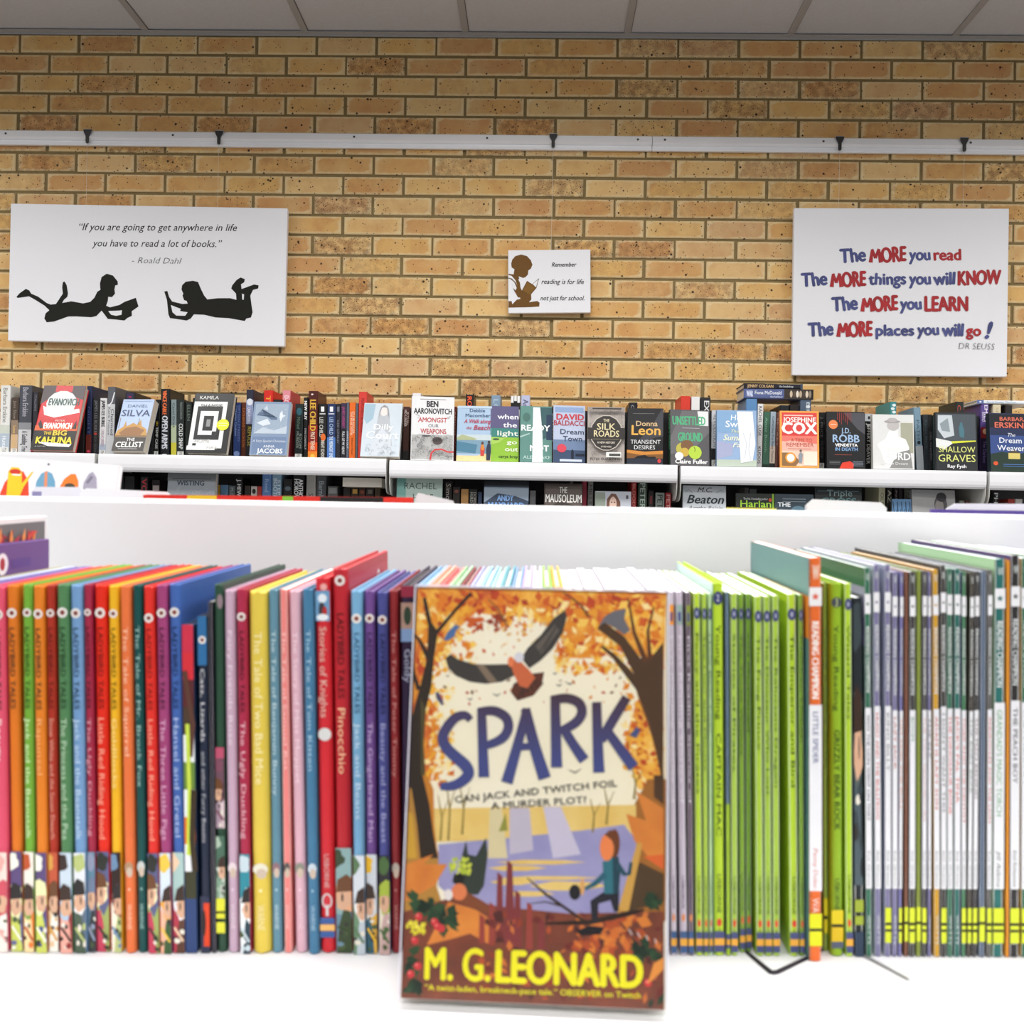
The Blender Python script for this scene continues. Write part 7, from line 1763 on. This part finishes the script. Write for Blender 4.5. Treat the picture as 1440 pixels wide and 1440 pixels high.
hs = (at_y(140, 654, 0.80).z - NZ) / math.cos(R(6)) + 0.013
MSURF = Matrix.Translation((0, 0, 0.26 * math.sin(R(3.0)))) @ MSURF
hs -= 0.26 * math.sin(R(3.0))
book('picture_book', MSURF, 0.26, hs, 0.008, '#e2e0e4', 'white picture book with a watering can and surfboards, standing behind the near bookcase', GFAR, front=art_surf, pages='#ffffff', hard=False)

def flat_book(x0, x1, ytop, Y, t, col, label, hard=True, slant=0.0, pages='#efe9de', front=None, name='picture_book', mtl=None):
    """a face-out book behind the bookcase seen only along its top edge"""
    X0, X1 = at_y(x0, ytop, Y).x, at_y(x1, ytop, Y).x
    w = X1 - X0
    h = at_y(x0, ytop, Y).z - NZ - 0.001
    M = Matrix.Translation((X0, Y, NZ + 0.001)) @ Matrix.Rotation(slant, 4, 'Y')
    return book(name, M, w, h, t, col, label, GFAR, hard=hard, front=front, pages=pages)
# hardback with a red, yellow, green and black chequered border along its top
def art_band(p):
    x = 0.0
    for c, f in (('#d02c20', .165), ('#e0b424', .11), ('#d02c20', .245), ('#7cb83c', .04), ('#d02c20', .10), ('#1e1a1a', .235), ('#d83024', .105)):
        p.rect(x, 0.984, x + f, 0.999, c)
        x += f
    p.rect(0, 0.955, .40, .984, '#8c5c50'); p.rect(.4, .955, 1, .984, '#7c5a50'); p.rect(.62, .955, .96, .962, '#c83c30'); p.rect(.955, .955, .999, .972, '#8cc04c'); p.rect(0, 0, 1, .955, '#a87c6c')
flat_book(205, 583, 695.5, 0.745, 0.012, '#c83028', 'large hardback edged in red, yellow, green and black behind the near bookcase', front=art_band, slant=R(-0.45))
M_SHEET = noisy_mat('clear_sleeve_plastic', '#dcdae2', '#eceaee', 25, 0.25)
def sleeve(x0, x1, y0, y1, Y, label, sh=0.0, col='#e2e0e8', pattern=None, cat='plastic sleeve', name='book_sleeve'):
    X0, X1 = at_y(x0, y0, Y).x, at_y(x1, y1, Y).x
    zt0, zt1 = at_y(x0, y0, Y).z, at_y(x1, y1, Y).z
    root = empty(name, Matrix.Translation((X0, Y, NZ + 0.0005)), label, cat)
    n = 14
    w = X1 - X0
    prof = []
    for k in range(n + 1):
        u = k / n
        z = zt0 + (zt1 - zt0) * u - NZ
        e = min(u, 1 - u)
        z -= 0.004 * max(0, 1 - e / 0.08) ** 2
        prof.append((u * w, z))
    outline = [(0, 0), (w, 0)] + prof[::-1]
    m = MB(); m.prism(outline, 'y', 0, 0.0016, mat(col, 0.22, 'sleeve')); m.build('sleeve_front', root)
    m = MB(); m.prism([(x, z * 0.995) for x, z in outline], 'y', 0.0055, 0.0065, mat('#d4d2da', 0.22, 'sleeve')); m.build('sleeve_back', root)
    if pattern:
        m = MB()
        p = Print(w, prof[n // 2][1])
        pattern(p)
        p.put(m, lambda u, v, z: (u, -z, v)); m.build('printed_insert', root)
def pat_mauve(p):
    p.rect(.02, .9, .2, .985, '#8c88b0'); p.rect(.2, .9, .98, .97, '#a89ca8'); p.ell(.62, .94, .14, .02, '#7c6468'); p.ell(.35, .95, .1, .02, '#c8c0c8'); p.ell(.85, .94, .08, .02, '#6c5c60')
sleeve(44, 118, 685.5, 686, 0.760, 'mauve film covered booklet behind the near bookcase, in front of the surfboards', pattern=pat_mauve)
sleeve(112, 243, 687, 693, 0.750, 'white film covered booklet behind the near bookcase, right of the mauve one', col='#e9e8ec')
sleeve(584, 641, 693, 706, 0.750, 'clear film sleeve at the right end of the large red edged hardback', col='#d8d4d4')
sleeve(1135, 1247, 702.5, 708, 0.80, 'white plastic sleeve standing behind the near bookcase below the teal capitals cover', col='#e8e8e8')
flat_book(1312, 1500, 716.0, 0.75, 0.010, '#5c4a94', 'purple edged picture book behind the right end of the near bookcase')
sleeve(1331, 1500, 709, 710, 0.765, 'long white plastic sleeve behind the purple edged book at the right', col='#ecebee')
flat_book(1022, 1092, 713.8, 0.75, 0.006, '#e0d060', 'thin yellow book barely showing over the near bookcase below the lime lettering')
